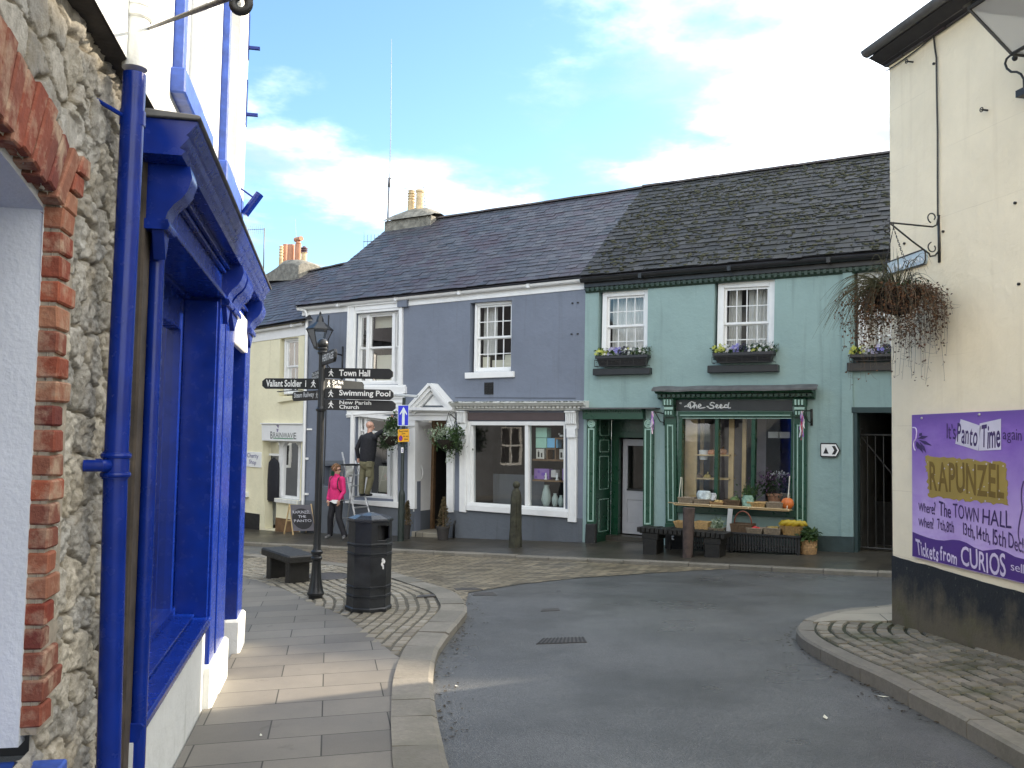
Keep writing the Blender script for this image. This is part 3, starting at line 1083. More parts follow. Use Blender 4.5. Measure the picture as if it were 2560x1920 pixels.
mb.qblk(ROW, [(c0[0], c1[1] + .02), (c1[0], c1[1] + .02), (c1[0], 7.2), (c0[0], 7.2)], 0, 1, 0, 1, -3.9, -3.15)
st = mb.build('chimney', mt['stonecap'], GH, bev=.02)
mb = MB()
n = 10
vs = []
ua, ub = c0[0] - .05, c1[0] + .08
za, zt = c1[1], ROW.z('r', 430, 1345, -3.5)
for i in range(n + 1):
 s = i / n
 h = za + (zt - za) * (math.sin(math.pi * (.08 + .84 * s)) ** .8)
 for d in (-4.0, -3.9, -3.55, -3.2, -3.05):
  k = {-4.0: 0, -3.9: .55, -3.55: 1, -3.2: .55, -3.05: 0}[d]
  vs.append(ROW.P(lerp(ua, ub, s), lerp(za, h, k), d))
mb.add(vs, [(i * 5 + k, i * 5 + k + 1, (i + 1) * 5 + k + 1, (i + 1) * 5 + k) for i in range(n) for k in range(4)])
mb.add([vs[i * 5] for i in range(n + 1)] + [vs[i * 5 + 4] for i in range(n + 1)], [tuple(range(n + 1)), tuple(range(n + 1, 2 * n + 2))])
mb.build('chimney_cap', mt['stonecap'], st, smooth=40)
def pot(parent, F, c, x, ytop, ybot, w, d, mat, style=0):
 ub_, zb_ = F.uz(K(c, x, ybot), d)
 zt_ = F.z(c, x, ytop, d)
 k = CROPS[c][2]
 r = w * k / 2 * (F.P(ub_, zb_, d) - E0).length / 2290
 h = zt_ - zb_
 mb = MB()
 p = F.P(ub_, zb_, d)
 if style == 0:      # louvred
  pr = [(r * .92, -.1), (r * .92, h * .35)]
  for i in range(4):
   z = h * (.40 + .14 * i)
   pr += [(r, z), (r, z + h * .03), (r * .8, z + h * .05), (r * .8, z + h * .12)]
  pr += [(r * .98, h * .97), (r * .85, h), (r * .7, h)]
 elif style == 1:    # plain with rim
  pr = [(r * .92, -.1), (r * .86, h * .85), (r, h * .88), (r, h), (r * .8, h), (r * .75, h * .8)]
 else:               # straight
  pr = [(r, -.1), (r * .97, h), (r * .82, h), (r * .8, h * .8)]
 mb.lathe(pr, p, 20)
 return mb.build('chimney_pot', mat, parent, smooth=30), p, r, h
pot(st, ROW, 'r', 392, 1218, 1365, 60, -3.5, mt['buffpot'], 0)
pot(st, ROW, 'r', 458, 1215, 1360, 68, -3.5, mt['buffpot'], 1)
def cards(F, inner, d, w):
 mb = MB()
 mb.qblk(F, inner, .06, .26, .02, .22, d - .22, d - .2)
 mb.qblk(F, inner, .28, .72, .02, .17, d - .30, d - .28)
 mb.qblk(F, inner, .70, .95, .02, .24, d - .24, d - .2)
 mb.build('windowsill_papers', mt['blind'], w)
def side_curtain(F, inner, d, w):
 drape(F, sub(inner, 0, .42, .25, 1), d - .3, w, 'curtain', 24)
 cards(F, inner, d, w)
qsf = sub(qSW, .06, 1, .0, 1)
sash(F, qsf, GH, 4, 2, 2, -.09, .06, .02, .5, curtain=side_curtain)
mb = MB()
s_ = F.Q('6', [(335, 605), (588, 597), (588, 627), (335, 636)], .06)
mb.qblk(F, s_, 0, 1, 0, 1, -.12, .06)
mb.build('sill', mt['white'], GH, bev=.006)
mb = MB()
v_ = F.Q('6', [(438, 656), (485, 655), (485, 718), (438, 718)])
mb.qblk(F, v_, 0, 1, 0, 1, .001, .012)
mb.cur = 1
for i in range(7):
 for j in range(2):
  mb.qblk(F, v_, .06 + .47 * j, .47 + .47 * j, .05 + .135 * i, .13 + .135 * i, .012, .026)
mb.build('air_vent', [mt['blackmat'], mt['black']], GH)
mb = MB()
for a, b, dd in ((0, .115, .05), (.115, .135, .03)):
 mb.qblk(F, qUL, a, b, 0, 1, -.02, dd)
mb.qblk(F, qUL, .0, .03, 0, 1, .05, .075)
mb.qblk(F, qUL, .94, 1, 0, 1, -.02, .06)
mb.qblk(F, qUL, .13, .94, .93, 1.0, -.02, .048)
mb.qblk(F, qUL, -.005, 1.01, .985, 1.02, -.02, .085)
mb.qblk(F, qUL, .13, .94, .90, .93, -.02, .03)
mb.build('architrave', mt['white'], GH, bev=.004)
def triple(F, q, splits, parent, name, blinds_and_reflections, meet, d=-.08):
 """window of three lights side by side; splits = positions of the two mullions"""
 W_ = abs(q[1][0] - q[0][0])
 H_ = abs(q[0][1] - q[3][1])
 mb = MB()
 fx, fz = .05 / W_, .05 / H_
 mb.qblk(F, q, 0, fx, 0, 1, d - .15, d)
 mb.qblk(F, q, 1 - fx, 1, 0, 1, d - .15, d)
 mb.qblk(F, q, fx, 1 - fx, 1 - fz, 1, d - .15, d - .001)
 mb.qblk(F, q, fx, 1 - fx, 0, fz * 1.3, d - .15, d + .02)
 for s in splits:
  mb.qblk(F, q, s - .045 / W_, s + .045 / W_, fz, 1 - fz, d - .15, d + .004)
 w = mb.build(name, mt['white'], parent, bev=.004)
 xs = [fx] + [x for s in splits for x in (s - .045 / W_, s + .045 / W_)] + [1 - fx]
 sm, gm = MB(), MB()
 for i in range(3):
  a, b = xs[2 * i], xs[2 * i + 1]
  for t0, t1, dd in ((meet, 1 - fz, d - .04), (fz * 1.3, meet + .015, d - .08)):
   q_ = sub(q, a, b, t0, t1)
   rx, rz = .035 / (W_ * (b - a)), .04 / (H_ * (t1 - t0))
   sm.qblk(F, q_, 0, rx, 0, 1, dd - .03, dd)
   sm.qblk(F, q_, 1 - rx, 1, 0, 1, dd - .03, dd)
   sm.qblk(F, q_, rx, 1 - rx, 0, rz, dd - .03, dd - .001)
   sm.qblk(F, q_, rx, 1 - rx, 1 - rz, 1, dd - .03, dd - .001)
   gm.poly(F, sub(q_, rx * .5, 1 - rx * .5, rz * .5, 1 - rz * .5), dd - .015)
 sm.build('sash', mt['white'], w, bev=.002)
 gm.build('pane', mt['glass'], w, fix=False)
 for s0, s1, t0, t1, dd in blinds_and_reflections:
  mb = MB()
  mb.qblk(F, q, s0, s1, t0, t1, d - dd - .01, d - dd)
  mb.build('blind', mt['blind'], w)
 room('room', F, q, d - .151, d - 1.2, mt['dark'], w, .2)
 return w
triple(F, hUL, (.235, .815), GH, 'window', [(.27, .78, .80, .97, .22), (.85, .97, .76, .97, .24), (.03, .2, .78, .97, .24), (.30, .78, .03, .42, .26), (.86, .97, .04, .42, .26)], .505)  # the two lower panels imitate the reflection of a sunlit house
mb = MB()
s_ = F.Q('4', [(800, 1344), (1192, 1344), (1192, 1392), (795, 1396)], .1)
mb.qblk(F, s_, 0, 1, 0, 1, -.1, .1)
mb.qblk(F, s_, .02, .985, 1, 1.25, -.1, .05)
mb.build('sill', mt['white'], GH, bev=.006)
q_ = F.Q('4', [(798, 1396), (1186, 1392), (1186, 1530), (790, 1560)], .04)
mb = MB()
mb.qblk(F, q_, 0, 1, 0, 1, .001, .04)
for t in (.08, .30, .52, .74):
 mb.qblk(F, q_, 0, 1.0, t, t + .07, .04, .065)
mb.qblk(F, q_, -.01, 1.02, .9, 1.0, .04, .12)
mb.build('panelling', mt['white'], GH, bev=.004)
mb = MB()
mb.qblk(F, qBW, 0, .085, .0, 1, -.02, .05)
mb.qblk(F, qBW, .02, .06, .0, 1, .05, .07)
mb.qblk(F, qBW, .93, 1.0, 0, 1, -.02, .05)
mb.qblk(F, qBW, .085, .93, .955, 1, -.02, .048)
mb.build('architrave', mt['white'], GH, bev=.004)
mb = MB()
s_ = F.Q('5', [(780, 690), (1150, 705), (1148, 748), (780, 712)], .07)
mb.qblk(F, s_, 0, 1, 0, 1, -.1, .07)
mb.build('sill', mt['white'], GH, bev=.006)
triple(F, hBW, (.20, .80), GH, 'display_window', [], .80)
mb = MB()
mb.qblk(F, hBW, .25, .78, .05, .38, -.62, -.5)
mb.qblk(F, hBW, .45, .78, .38, .62, -.7, -.6)
mb.qblk(F, hBW, .86, .96, .05, .7, -.6, -.5)
mb.build('window_display', mt['blind'], GH, bev=.02)
mb = MB()
q_ = F.Q('5', [(620, 418), (780, 418), (768, 700), (615, 700)])
for a in ((0, .12, 0, 1), (.86, 1, 0, 1), (.12, .86, .9, 1), (.12, .86, 0, .36)):
 mb.qblk(F, q_, *a, .0, .02)
mb.qblk(F, qATM, 0, 1, 0, 1, -.22, -.16)
fo = mb.build('night_safe', mt['grey_plinth'], GH, bev=.004)
mb = MB()
mb.qblk(F, qATM, .2, .5, .3, .72, -.16, -.13)
mb.qblk(F, qATM, .55, .95, .1, .9, -.16, -.15)
mb.build('keypad', mt['dkgreen'], fo)
mb = MB()
pL = F.Q('6', [(40, 852), (78, 852), (76, 1312), (38, 1312)], .07)
pR = F.Q('6', [(240, 852), (280, 850), (272, 1330), (240, 1328)], .07)
for q_ in (pL, pR):
 mb.qblk(F, q_, 0, 1, 0, 1, -.02, .07)
 mb.qblk(F, q_, .22, .34, .03, .92, .07, .08)
 mb.qblk(F, q_, .66, .78, .03, .92, .07, .08)
 mb.qblk(F, q_, -.1, 1.1, .93, .955, .07, .1)
e_ = F.Q('6', [(44, 800), (282, 803), (284, 853), (40, 853)], .08)
mb.qblk(F, e_, 0, 1, 0, 1, -.02, .08)
mb.qblk(F, e_, -.02, 1.02, .52, .66, .08, .12)
mb.qblk(F, e_, -.03, 1.03, .86, 1.0, .08, .17)
dc = mb.build('door_case', mt['white'], GH, bev=.004)
ap, bl_, br_ = F.uz(K('6', 160, 672), .2), F.uz(K('6', 46, 800), .2), F.uz(K('6', 272, 802), .2)
ap = ((bl_[0] + br_[0]) / 2, ap[1])
mb = MB()
for a, b in ((bl_, ap), (ap, br_)):
 dx, dz = b[0] - a[0], b[1] - a[1]
 L = math.hypot(dx, dz)
 nx_, nz_ = -dz / L, dx / L
 for w0, w1, d1 in ((0, .07, .27), (-.07, 0, .22), (-.13, -.07, .15)):
  mb.prism(F, [(a[0] + nx_ * w0, a[1] + nz_ * w0), (b[0] + nx_ * w0, b[1] + nz_ * w0), (b[0] + nx_ * w1, b[1] + nz_ * w1), (a[0] + nx_ * w1, a[1] + nz_ * w1)], -.02, d1)
mb.qblk(F, [(bl_[0] - .04, bl_[1] + .07), (br_[0] + .04, br_[1] + .07), (br_[0] + .04, br_[1]), (bl_[0] - .04, bl_[1])], 0, 1, 0, 1, -.02, .262)
ped = mb.build('pediment', mt['white'], GH)
mb = MB()
mb.prism(F, [bl_, br_, ap], .0, .06)
mb.cur = 1
m_ = ((bl_[0] + br_[0]) / 2, lerp(bl_[1], ap[1], .3))
mb.prism(F, [(lerp(m_[0], p[0], .42), lerp(m_[1], p[1], .42) + .02) for p in (bl_, br_, ap)], .06, .075)
mb.build('tympanum', [mt['grey_plinth'], mt['white']], ped)
mb = MB()
zq0, zq1 = zb(qDR[0][0]) + .12, qDR[0][1]
uD0, uD1 = qDR[0][0], qDR[1][0]
mb.blk(F, uD0 + .001, uD0 + .03, zq0 + .45, zq1, -.62, .02)
mb.build('door_return', mt['white'], GH)
mb = MB()
mb.blk(F, uD0 + .001, uD0 + .035, zb(uD0) - .1, zq0 + .45, -.62, .03)
mb.build('door_base', mt['grey_plinth'], GH)
h0 = F.z('6', 103, 1090)
h1 = F.z('6', 103, 1165)
mb = MB()
mb.tube([F.P(uD0 + .03 + .06 * math.sin(math.pi * i / 8), lerp(h1, h0, i / 8), -.22) for i in range(9)], .014, 8)
mb.build('pull_handle', mt['white'], GH, smooth=True)
mb = MB()
zt_ = F.z('6', 180, 912)
mb.blk(F, uD0 + .03, uD0 + .1, zq0, zq1, -.72, -.62)
mb.blk(F, uD1 - .06, uD1, zq0, zq1, -.72, -.62)
mb.blk(F, uD0 + .1, uD1 - .06, zt_ - .06, zt_, -.72, -.6)
mb.blk(F, uD0 + .1, uD1 - .06, zt_, zq1, -.70, -.66)
mb.blk(F, uD1 + .0, uD1 + .01, zq0, zq1, -.72, -.22)
mb.build('door_frame', mt['wood'], GH, bev=.003)
mb = MB()
uo = uD1 - .07
mb.hexa([F.P(uo, zq0 + .02, -.73), F.P(uo - .04, zq0 + .02, -.73), F.P(uo - .3, zq0 + .02, -1.5), F.P(uo - .26, zq0 + .02, -1.5), F.P(uo, zt_ - .07, -.73), F.P(uo - .04, zt_ - .07, -.73), F.P(uo - .3, zt_ - .07, -1.5), F.P(uo - .26, zt_ - .07, -1.5)])
mb.build('door', mt['wood'], GH)
room('passage', F, [(uD0, zq1), (uD1, zq1), (uD1, zq0 - .3), (uD0, zq0 - .3)], -.73, -2.6, mt['dark'], GH, .1)
mb = MB()
mb.blk(F, uD0, uD1 + .03, zb(uD0) - .2, zq0, -.75, .06)
mb.build('doorstep', mt['pale_slab'], GH, bev=.015)
mb = MB()
cz = F.z('6', 600, 757, .22)
cu0, cu1 = F.u('6', 252, 765, .3), F.u('6', 948, 765, .3)
czb = F.z('6', 600, 800, .1)
hC = cz - czb
mb.sweep(F, [(-.02, 0), (.10, 0), (.12, hC * .18), (.14, hC * .22), (.14, hC * .5), (.24, hC * .55), (.28, hC * .8), (.32, hC * .86), (.32, hC * 1.0), (-.02, hC * 1.18)], cu0, cu1, czb)
n = 34
for i in range(n):
 u = lerp(cu0 + .03, cu1 - .07, i / (n - 1))
 mb.blk(F, u, u + .055, czb + hC * .27, czb + hC * .47, .14, .2)
cn = mb.build('cornice', mt['white_old'], GH)
mb = MB()
rr = random.Random(4)
for i in range(260):
 u = rr.uniform(cu0, cu1)
 d = rr.uniform(.22, .33)
 r = rr.uniform(.006, .022)
 mb.ball(F.P(u, czb + hC * (1.0 + .12 * (.33 - d) / .3), d), r, 5, 3, (1.6, 1.6, .5))
tag(mb.build('moss', mt['leaf_d'], cn), kind='stuff')
fb = F.Q('6', [(350, 812), (856, 812), (856, 852), (350, 852)])
mb = MB()
mb.qblk(F, fb, 0, 1, 0, 1, -.02, .04)
mb.build('name_board', M('brown_board', (.085, .062, .062), .5, .1), GH)
for nm, a in (('pilaster', [(300, 804), (346, 804), (342, 1330), (300, 1325)]), ('pilaster', [(860, 804), (918, 804), (914, 1382), (862, 1378)])):
 q_ = F.Q('6', a, .08)
 mb = MB()
 mb.qblk(F, q_, .08, .92, 0, .84, -.02, .06)
 mb.qblk(F, q_, .2, .3, .06, .80, .06, .072)
 mb.qblk(F, q_, .7, .8, .06, .80, .06, .072)
 mb.qblk(F, q_, 0, 1, .84, .88, -.02, .10)
 mb.qblk(F, q_, .02, .98, .88, .985, -.02, .13)
 for i in range(5):
  mb.qblk(F, q_, .1 + .17 * i, .2 + .17 * i, .885, .98, .13, .155)
 mb.qblk(F, q_, .0, 1, .985, 1.0, -.02, .17)
 mb.qblk(F, q_, .1, .9, .76, .84, -.02, .11)
 mb.build(nm, mt['white'], GH, bev=.003)
W_ = qSH[1][0] - qSH[0][0]
mb = MB()
mb.qblk(F, qSH, 0, .035, 0, 1, -.15, .02)
mb.qblk(F, qSH, .985, 1, 0, 1, -.15, .02)
mb.qblk(F, qSH, .035, .985, .955, 1, -.15, .018)
mb.qblk(F, qSH, .035, .985, 0, .03, -.15, .018)
mb.qblk(F, qSH, .035, .05, .03, .955, -.15, -.02)
mb.qblk(F, qSH, .60, .635, .03, .955, -.15, .0)
sw = mb.build('shop_window', mt['white'], GH, bev=.003)
gm = MB()
gm.poly(F, sub(qSH, .045, .605, .02, .96), -.08)
gm.poly(F, sub(qSH, .63, .99, .02, .96), -.08)
gm.build('pane', mt['glass_dark'], sw, fix=False)
mb = MB()
s_ = F.Q('6', [(342, 1290), (868, 1325), (868, 1358), (342, 1318)], .08)
mb.qblk(F, s_, 0, 1, 0, 1, -.1, .08)
mb.qblk(F, s_, 0, 1, 1, 1.35, -.1, .05)
mb.build('sill', mt['white'], GH, bev=.005)
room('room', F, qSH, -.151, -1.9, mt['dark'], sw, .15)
mb = MB()
mb.qblk(F, qSH, .05, .6, .0, .36, -.9, -.88)
mb.build('display_screen', mt['grey_plinth'], sw)
shq = sub(qSH, .64, .985, .03, .955)
mb = MB()
for t in (.305, .56):
 mb.qblk(F, shq, 0, 1, t, t + .022, -.5, -.16)
mb.qblk(F, shq, .38, .41, .58, .72, -.45, -.2)
mb.qblk(F, shq, .62, .65, .58, .85, -.45, -.2)
mb.qblk(F, shq, .41, .62, .70, .72, -.45, -.2)
mb.qblk(F, shq, .65, 1, .83, .85, -.45, -.2)
mb.build('display_shelves', mt['wood'], sw)
def pbox(name, s0, s1, t0, t1, col, lab, d0=-.42, d1=-.22, deco=None):
 mb = MB()
 mb.qblk(F, shq, s0, s1, t0, t1, d0, d1)
 mats_ = [M(name + '_card', col, .5, .06, 8)]
 if deco:
  mb.cur = 1
  for a in deco[1]:
   q2 = sub(shq, s0, s1, t0, t1)
   mb.qblk(F, q2, *a, d1, d1 + .004)
  mats_.append(mt[deco[0]])
 o = mb.build(name, mats_, None, bev=.003, loc=F.P(*sub(shq, s0, s1, t0, t1)[3], d1))
 return tag(o, lab, 'box', 'gift boxes on the shop window shelves')
pbox('gift_box', .06, .37, .72, .845, (.36, .62, .50), 'mint green gift box in the shelf window, lower of the stacked pair')
pbox('gift_box', .06, .38, .85, .975, (.38, .64, .52), 'mint green gift box in the shelf window, upper of the stacked pair')
pbox('gift_box', .39, .68, .725, .845, (.20, .48, .72), 'sky blue gift box beside the stacked green boxes')
pbox('gift_box', .07, .30, .585, .71, (.62, .60, .55), 'white bottle gift box under the green boxes', deco=('dkwood', [(.2, .45, .15, .7), (.6, .8, .15, .6), (.28, .37, .7, .85)]))
pbox('gift_box', .74, .99, .585, .71, (.62, .60, .55), 'white bottle gift box at the end of the upper shelf', deco=('dkwood', [(.1, .35, .15, .7), (.45, .9, .15, .35), (.5, .85, .6, .75)]))
pbox('gift_box', .01, .44, .33, .46, (.26, .15, .42), 'patterned purple box on the lower shelf beside the white figurine', deco=('purple', [(.5, .8, .35, .65), (.05, .2, .1, .3), (.25, .4, .6, .85)]))
pbox('gift_box', .82, .995, .33, .47, (.26, .15, .42), 'patterned purple box at the far end of the lower shelf', deco=('purple', [(.3, .8, .35, .65)]))
pbox('gift_box', .50, .64, .36, .45, (.55, .53, .52), 'small pale box between the two purple boxes')
for s_x, hh, lab in ((.37, .085, 'white standing figurine in front of the purple box'), (.69, .09, 'white perching bird figurine on the lower shelf')):
 q2 = sub(shq, s_x - .03, s_x + .03, .327, .327 + hh)
 b_ = F.P((q2[3][0] + q2[2][0]) / 2, q2[3][1], -.19)
 H_ = q2[0][1] - q2[3][1]
 mb = MB()
 mb.lathe([(.035, 0), (.035, .02), (.018, .04), (.022, H_ * .4), (.03, H_ * .6), (.012, H_ * .8)], b_, 10)
 mb.ball(b_ + Vector((0, 0, H_ * .88)), .02, 8, 6)
 tag(mb.build('figurine', mt['white'], None, smooth=True, loc=b_), lab, 'figurine', 'white figurines in the shop window')
q2 = sub(shq, .72, .9, .853, .93)
b_ = F.P(q2[3][0], q2[3][1], -.3)
mb = MB()
mb.ball(b_ + Vector((.03, 0, .035)), .035, 10, 6, (1.5, .8, .8))
mb.ball(b_ + ROW.U * -.03 + Vector((0, 0, .075)), .02, 8, 6)
mb.prism(F, [(q2[3][0] + .06, q2[3][1] + .04), (q2[3][0] + .13, q2[3][1] + .09), (q2[3][0] + .1, q2[3][1] + .03)], -.31, -.29)
tag(mb.build('figurine', mt['white'], None, smooth=True, loc=b_), 'white dove figurine on the top shelf beside the flowers', 'figurine', 'white figurines in the shop window')
for i, (s_x, t_h, r, lab) in enumerate(((.3, .26, .11, 'large round pale glass vase low in the window'), (.55, .16, .07, 'white jar beside the large round vase'), (.72, .14, .06, 'tall white box vase low in the window'), (.88, .12, .055, 'small white jar at the corner of the window'))):
 q2 = sub(shq, s_x - .05, s_x + .05, .0, t_h)
 b_ = F.P((q2[3][0] + q2[2][0]) / 2, q2[3][1], -.32)
 H_ = q2[0][1] - q2[3][1]
 mb = MB()
 mb.lathe([(r * .6, 0), (r, H_ * .3), (r * (.95 if i else .8), H_ * .65), (r * .5, H_ * .9), (r * .55, H_)], b_, 16)
 tag(mb.build('vase', M('vase_%d' % i, (.42, .50, .47), .3, .1, 5), None, smooth=40, loc=b_), lab, 'vase', 'pale vases low in the shop window')
mb = MB()
u_, z_ = F.uz(K('6', 279, 1420), .05)
mb.tube([F.P(u_, zb(u_), .05), F.P(u_, z_ + .12, .05), F.P(u_ + .02, z_ + .2, .02)], .025, 8)
mb.build('waste_pipe', mt['black'], GH, smooth=True)
mb = MB()
w0, w1 = F.uz(K('6', 30, 240), .012), F.uz(K('6', 955, 160), .012)
mb.tube([F.P(lerp(w0[0], w1[0], i / 12), lerp(w0[1], w1[1], i / 12) + .012 * math.sin(i * 2.1), .012) for i in range(13)], .006, 5)
w0, w1 = F.uz(K('n', 545, 135), .012), F.uz(K('n', 1735, 140), .012)
mb.tube([F.P(lerp(w0[0], w1[0], i / 12), lerp(w0[1], w1[1], i / 12), .012) for i in range(13)], .005, 5)
for x, y in ((895, 245), (923, 242), (890, 405), (922, 404)):
 a = F.uz(K('6', x, y))
 mb.blk(F, a[0] - .015, a[0] + .02, a[1] - .012, a[1] + .012, 0, .03)
mb.build('cable', mt['blackmat'], GH)
mb = MB()
b_ = F.Q('4', [(1160, 748), (1224, 742), (1224, 795), (1160, 800)])
mb.qblk(F, b_, 0, 1, 0, 1, 0, .1)
mb.build('corbel', mt['grey_blue'], GH)
g0 = F.uz(K('4', 455, 790), .1)
g1 = F.uz(K('4', 519, 850), .06)
g2 = F.uz(K('5', 486, 890), .06)
mb = MB()
mb.tube([F.P(g0[0], g0[1], .13), F.P(g0[0] + .02, g0[1] - .08, .12), F.P(g1[0] - .05, g1[1] + .12, .08), F.P(g1[0], g1[1], .06), F.P(g1[0], g1[1] - .25, .06), F.P(g2[0], g2[1], .06)], .038, 10)
for y in (885, 1640):
 a = F.uz(K('4', 520, y), .06)
 mb.blk(F, a[0] - .05, a[0] + .11, a[1] - .02, a[1] + .02, .0, .03)
for y in (405, 650):
 a = F.uz(K('5', 500, y), .06)
 mb.blk(F, a[0] - .05, a[0] + .09, a[1] - .025, a[1] + .025, .0, .04)
mb.build('downpipe', mt['white'], GH, smooth=35)
# --- green house (shop in the middle of the picture)
GN = thing('terraced_house', 'teal rendered house with mossy slate roof and dark green shopfront', 'house', ROW.P(3, 0, 0))
F = ROW
uE = 14.0
gL = F.uz(K('d', 1256, 604), .16)
gR = F.uz(K('d', 1912, 549), .16)
gz = lambda u: lerp(gL[1], gR[1], (u - gL[0]) / (gR[0] - gL[0]))
qW1 = F.Q('7', [(122, 149), (383, 132), (379, 505), (114, 512)])
qW2 = F.Q('7', [(738, 95), (1058, 78), (1051, 505), (730, 512)])
a_ = F.Q('h', [(205, 490), (205, 1112)])
qW3 = rect(a_[0][0], a_[0][0] + 1.12, a_[1][1], a_[0][1] + .03)
qGD = F.Q('p', [(112, 192), (592, 190), (588, 1385), (112, 1400)])
qGD[2], qGD[3] = (qGD[2][0], qGD[2][1] - .3), (qGD[3][0], qGD[3][1] - .3)
qGW = F.Q('7', [(548, 800), (1157, 800), (1150, 1305), (540, 1285)])
al = F.u('7', 1478, 900)
azt, azb = F.z('7', 1478, 762), zb(al)
qAL = rect(al, al + 1.3, azb - .1, azt)
uS = uGT
mb = MB()
wall(mb, F, [(uS, zb(uS) - .3), (uE, zb(uE) - .3), (uE, gz(uE) + .1), (uS, gz(uS) + .1)],
  [list(reversed(h)) for h in (qW1, qW2, qW3, qGD, qGW, qAL)], .24, .004)
q_ = F.Q('7', [(1420, 15), (1474, 10), (1472, 1490), (1412, 1490)])
mb.qblk(F, [(q_[0][0], gz(q_[0][0]) - .25), (al - .01, gz(al) - .25), (al - .01, q_[2][1]), (q_[3][0], q_[3][1])], 0, 1, 0, 1, .005, .04)
mb.build('wall', mt['teal'], GN)
mb = MB()
pz = F.z('7', 1400, 1482)
for a, b in ((F.u('7', 1228, 1450), al - .005), (al + 1.31, uE)):
 mb.prism(F, [(a, zb(a) - .3), (b, zb(b) - .3), (b, zb(b) + .27), (a, zb(a) + .27)], .0, .055)
mb.build('plinth', M('dark_green_plinth', (.03, .05, .05), .7, .3, 5, .2, 40), GN)
EL = roofz(F, 'd', 1252, 596, .24)
ER = F.P(uE, gz(uE) + .05, .24)
RL_ = roofz(F, 'd', 1390, 404, -3.5)
t_ = roofz(F, 'd', 1912, 332, -3.5)
ud = (t_ - RL_) / (t_ - RL_).dot(ROW.U)
RR_ = RL_ + ud * (uE - (RL_ - ROW.O).dot(ROW.U))
mb = MB()
dn = Vector((0, 0, -.05))
mb.add([EL, ER, RR_, RL_, EL + bk, ER + bk], [(0, 1, 2, 3), (3, 2, 5, 4), (0, 3, 4), (1, 2, 5)])
mb.add([EL + dn, ER + dn, RR_ + dn, RL_ + dn], [(3, 2, 1, 0)])
rf = mb.build('roof', mt['deck'], GN, fix=False)
mb = MB()
slates(mb, EL, ER, RR_, RL_, 23, .28, 8, .022, .16)
mb.build('slating', mt['slate_moss'], rf, fix=False)
mb = MB()
ridge_row(mb, RL_ + Vector((0, 0, .02)), RR_ + Vector((0, 0, .02)), .12, .45, 6)
mb.build('ridge_tiles', mt['ridge'], rf)
rr = random.Random(12)
mb = MB()
nrm = (ER - EL).cross(RL_ - EL).normalized()
if nrm.z < 0:
 nrm = -nrm
Mr = nrm.to_track_quat('Z', 'Y').to_matrix()
k = 0
while k < 3400:
 s, t = rr.random() * .75, rr.random()
 p = EL.lerp(ER, s).lerp(RL_.lerp(RR_, s), t)
 if noise.noise(p * .8) + .6 * noise.noise(p * 3.1) + rr.uniform(-.5, .5) < .0:
  k += .3
  continue
 r = rr.uniform(.012, .042)
 mb.ball(p + nrm * .02, r, 6, 4, (rr.uniform(.9, 1.9), rr.uniform(.7, 1.2), .5), Mr)
 k += 1
tag(mb.build('moss', mt['moss'], rf, fix=False, smooth=True), kind='stuff')
gutter('gutter', F, (gL[0], gL[1]), (uE, gz(uE)), .10, mt['black'], GN, .075, .16)
mb = MB()
mb.sweep(F, [(0, -.14), (.06, -.14), (.07, -.2), (.03, -.26), (0, -.27)], gL[0] + .04, uE, gz(gL[0]), gz(uE))
n = int((uE - gL[0]) / .11)
for i in range(n):
 u = gL[0] + .08 + .11 * i
 mb.blk(F, u, u + .06, gz(u) - .24, gz(u) - .165, .03, .085)
mb.build('dentil_course', M('eaves_green', (.02, .045, .03), .5, .2), GN)
def nets(F, inner, d, w):
 drape(F, sub(inner, .0, 1, 0, 1), d - .32, w, 'curtain', 60, .03)
def nets2(F, inner, d, w):
 drape(F, sub(inner, .0, .3, 0, 1), d - .34, w, 'curtain', 24, .03)
 drape(F, sub(inner, .45, 1, 0, 1), d - .34, w, 'curtain', 30, .03)
sash(F, sub(qW1, .05, 1, 0, 1), GN, 4, 2, 2, -.07, .10, .018, .5, curtain=nets, depth=.5, intm='midint')
sash(F, sub(qW2, .04, 1, 0, 1), GN, 4, 2, 2, -.07, .12, .018, .47, curtain=nets2, depth=.5, intm='midint')
sash(F, sub(qW3, .05, 1, 0, 1), GN, 4, 2, 2, -.07, .11, .018, .5, curtain=nets, depth=.5, intm='midint')
for a in ([(88, 557), (392, 550), (392, 585), (88, 592)], [(698, 540), (1073, 533), (1073, 572), (698, 579)]):
 mb = MB()
 mb.qblk(F, F.Q('7', a, .14), 0, 1, 0, 1, -.1, .14)
 mb.build('sill', mt['black'], GN, bev=.008)
s3 = F.Q('h', [(157, 1124), (415, 1120), (415, 1180), (157, 1184)], .1)
mb = MB()
mb.blk(F, s3[0][0], s3[0][0] + 1.4, s3[3][1], s3[0][1], -.1, .1)
mb.build('sill', mt['black'], GN, bev=.008)
G2 = ('dkgreen', 'ltgreen')
mb = MB()
u0, u1 = F.u('7', 428, 690, .2), F.u('7', 1262, 690, .2)
zt, zbm = F.z('7', 850, 672, .25), F.z('7', 850, 718, .12)
hC = zt - zbm
mb.sweep(F, [(-.02, 0), (.10, 0), (.12, hC * .15), (.15, hC * .2), (.15, hC * .62), (.26, hC * .68), (.30, hC * .9), (.33, hC), (-.02, hC * 1.05)], u0, u1, zbm)
n = 30
for i in range(n):
 u = lerp(u0 + .03, u1 - .09, i / (n - 1))
 mb.blk(F, u, u + .065, zbm + hC * .28, zbm + hC * .56, .15, .215)
cn = mb.build('cornice', mt['dkgreen'], GN)
mb = MB()
ua, ub = F.u('7', 402, 678, .36), F.u('7', 1284, 670, .36)
uc, ud_ = F.u('7', 452, 652, .02), F.u('7', 1272, 640, .02)
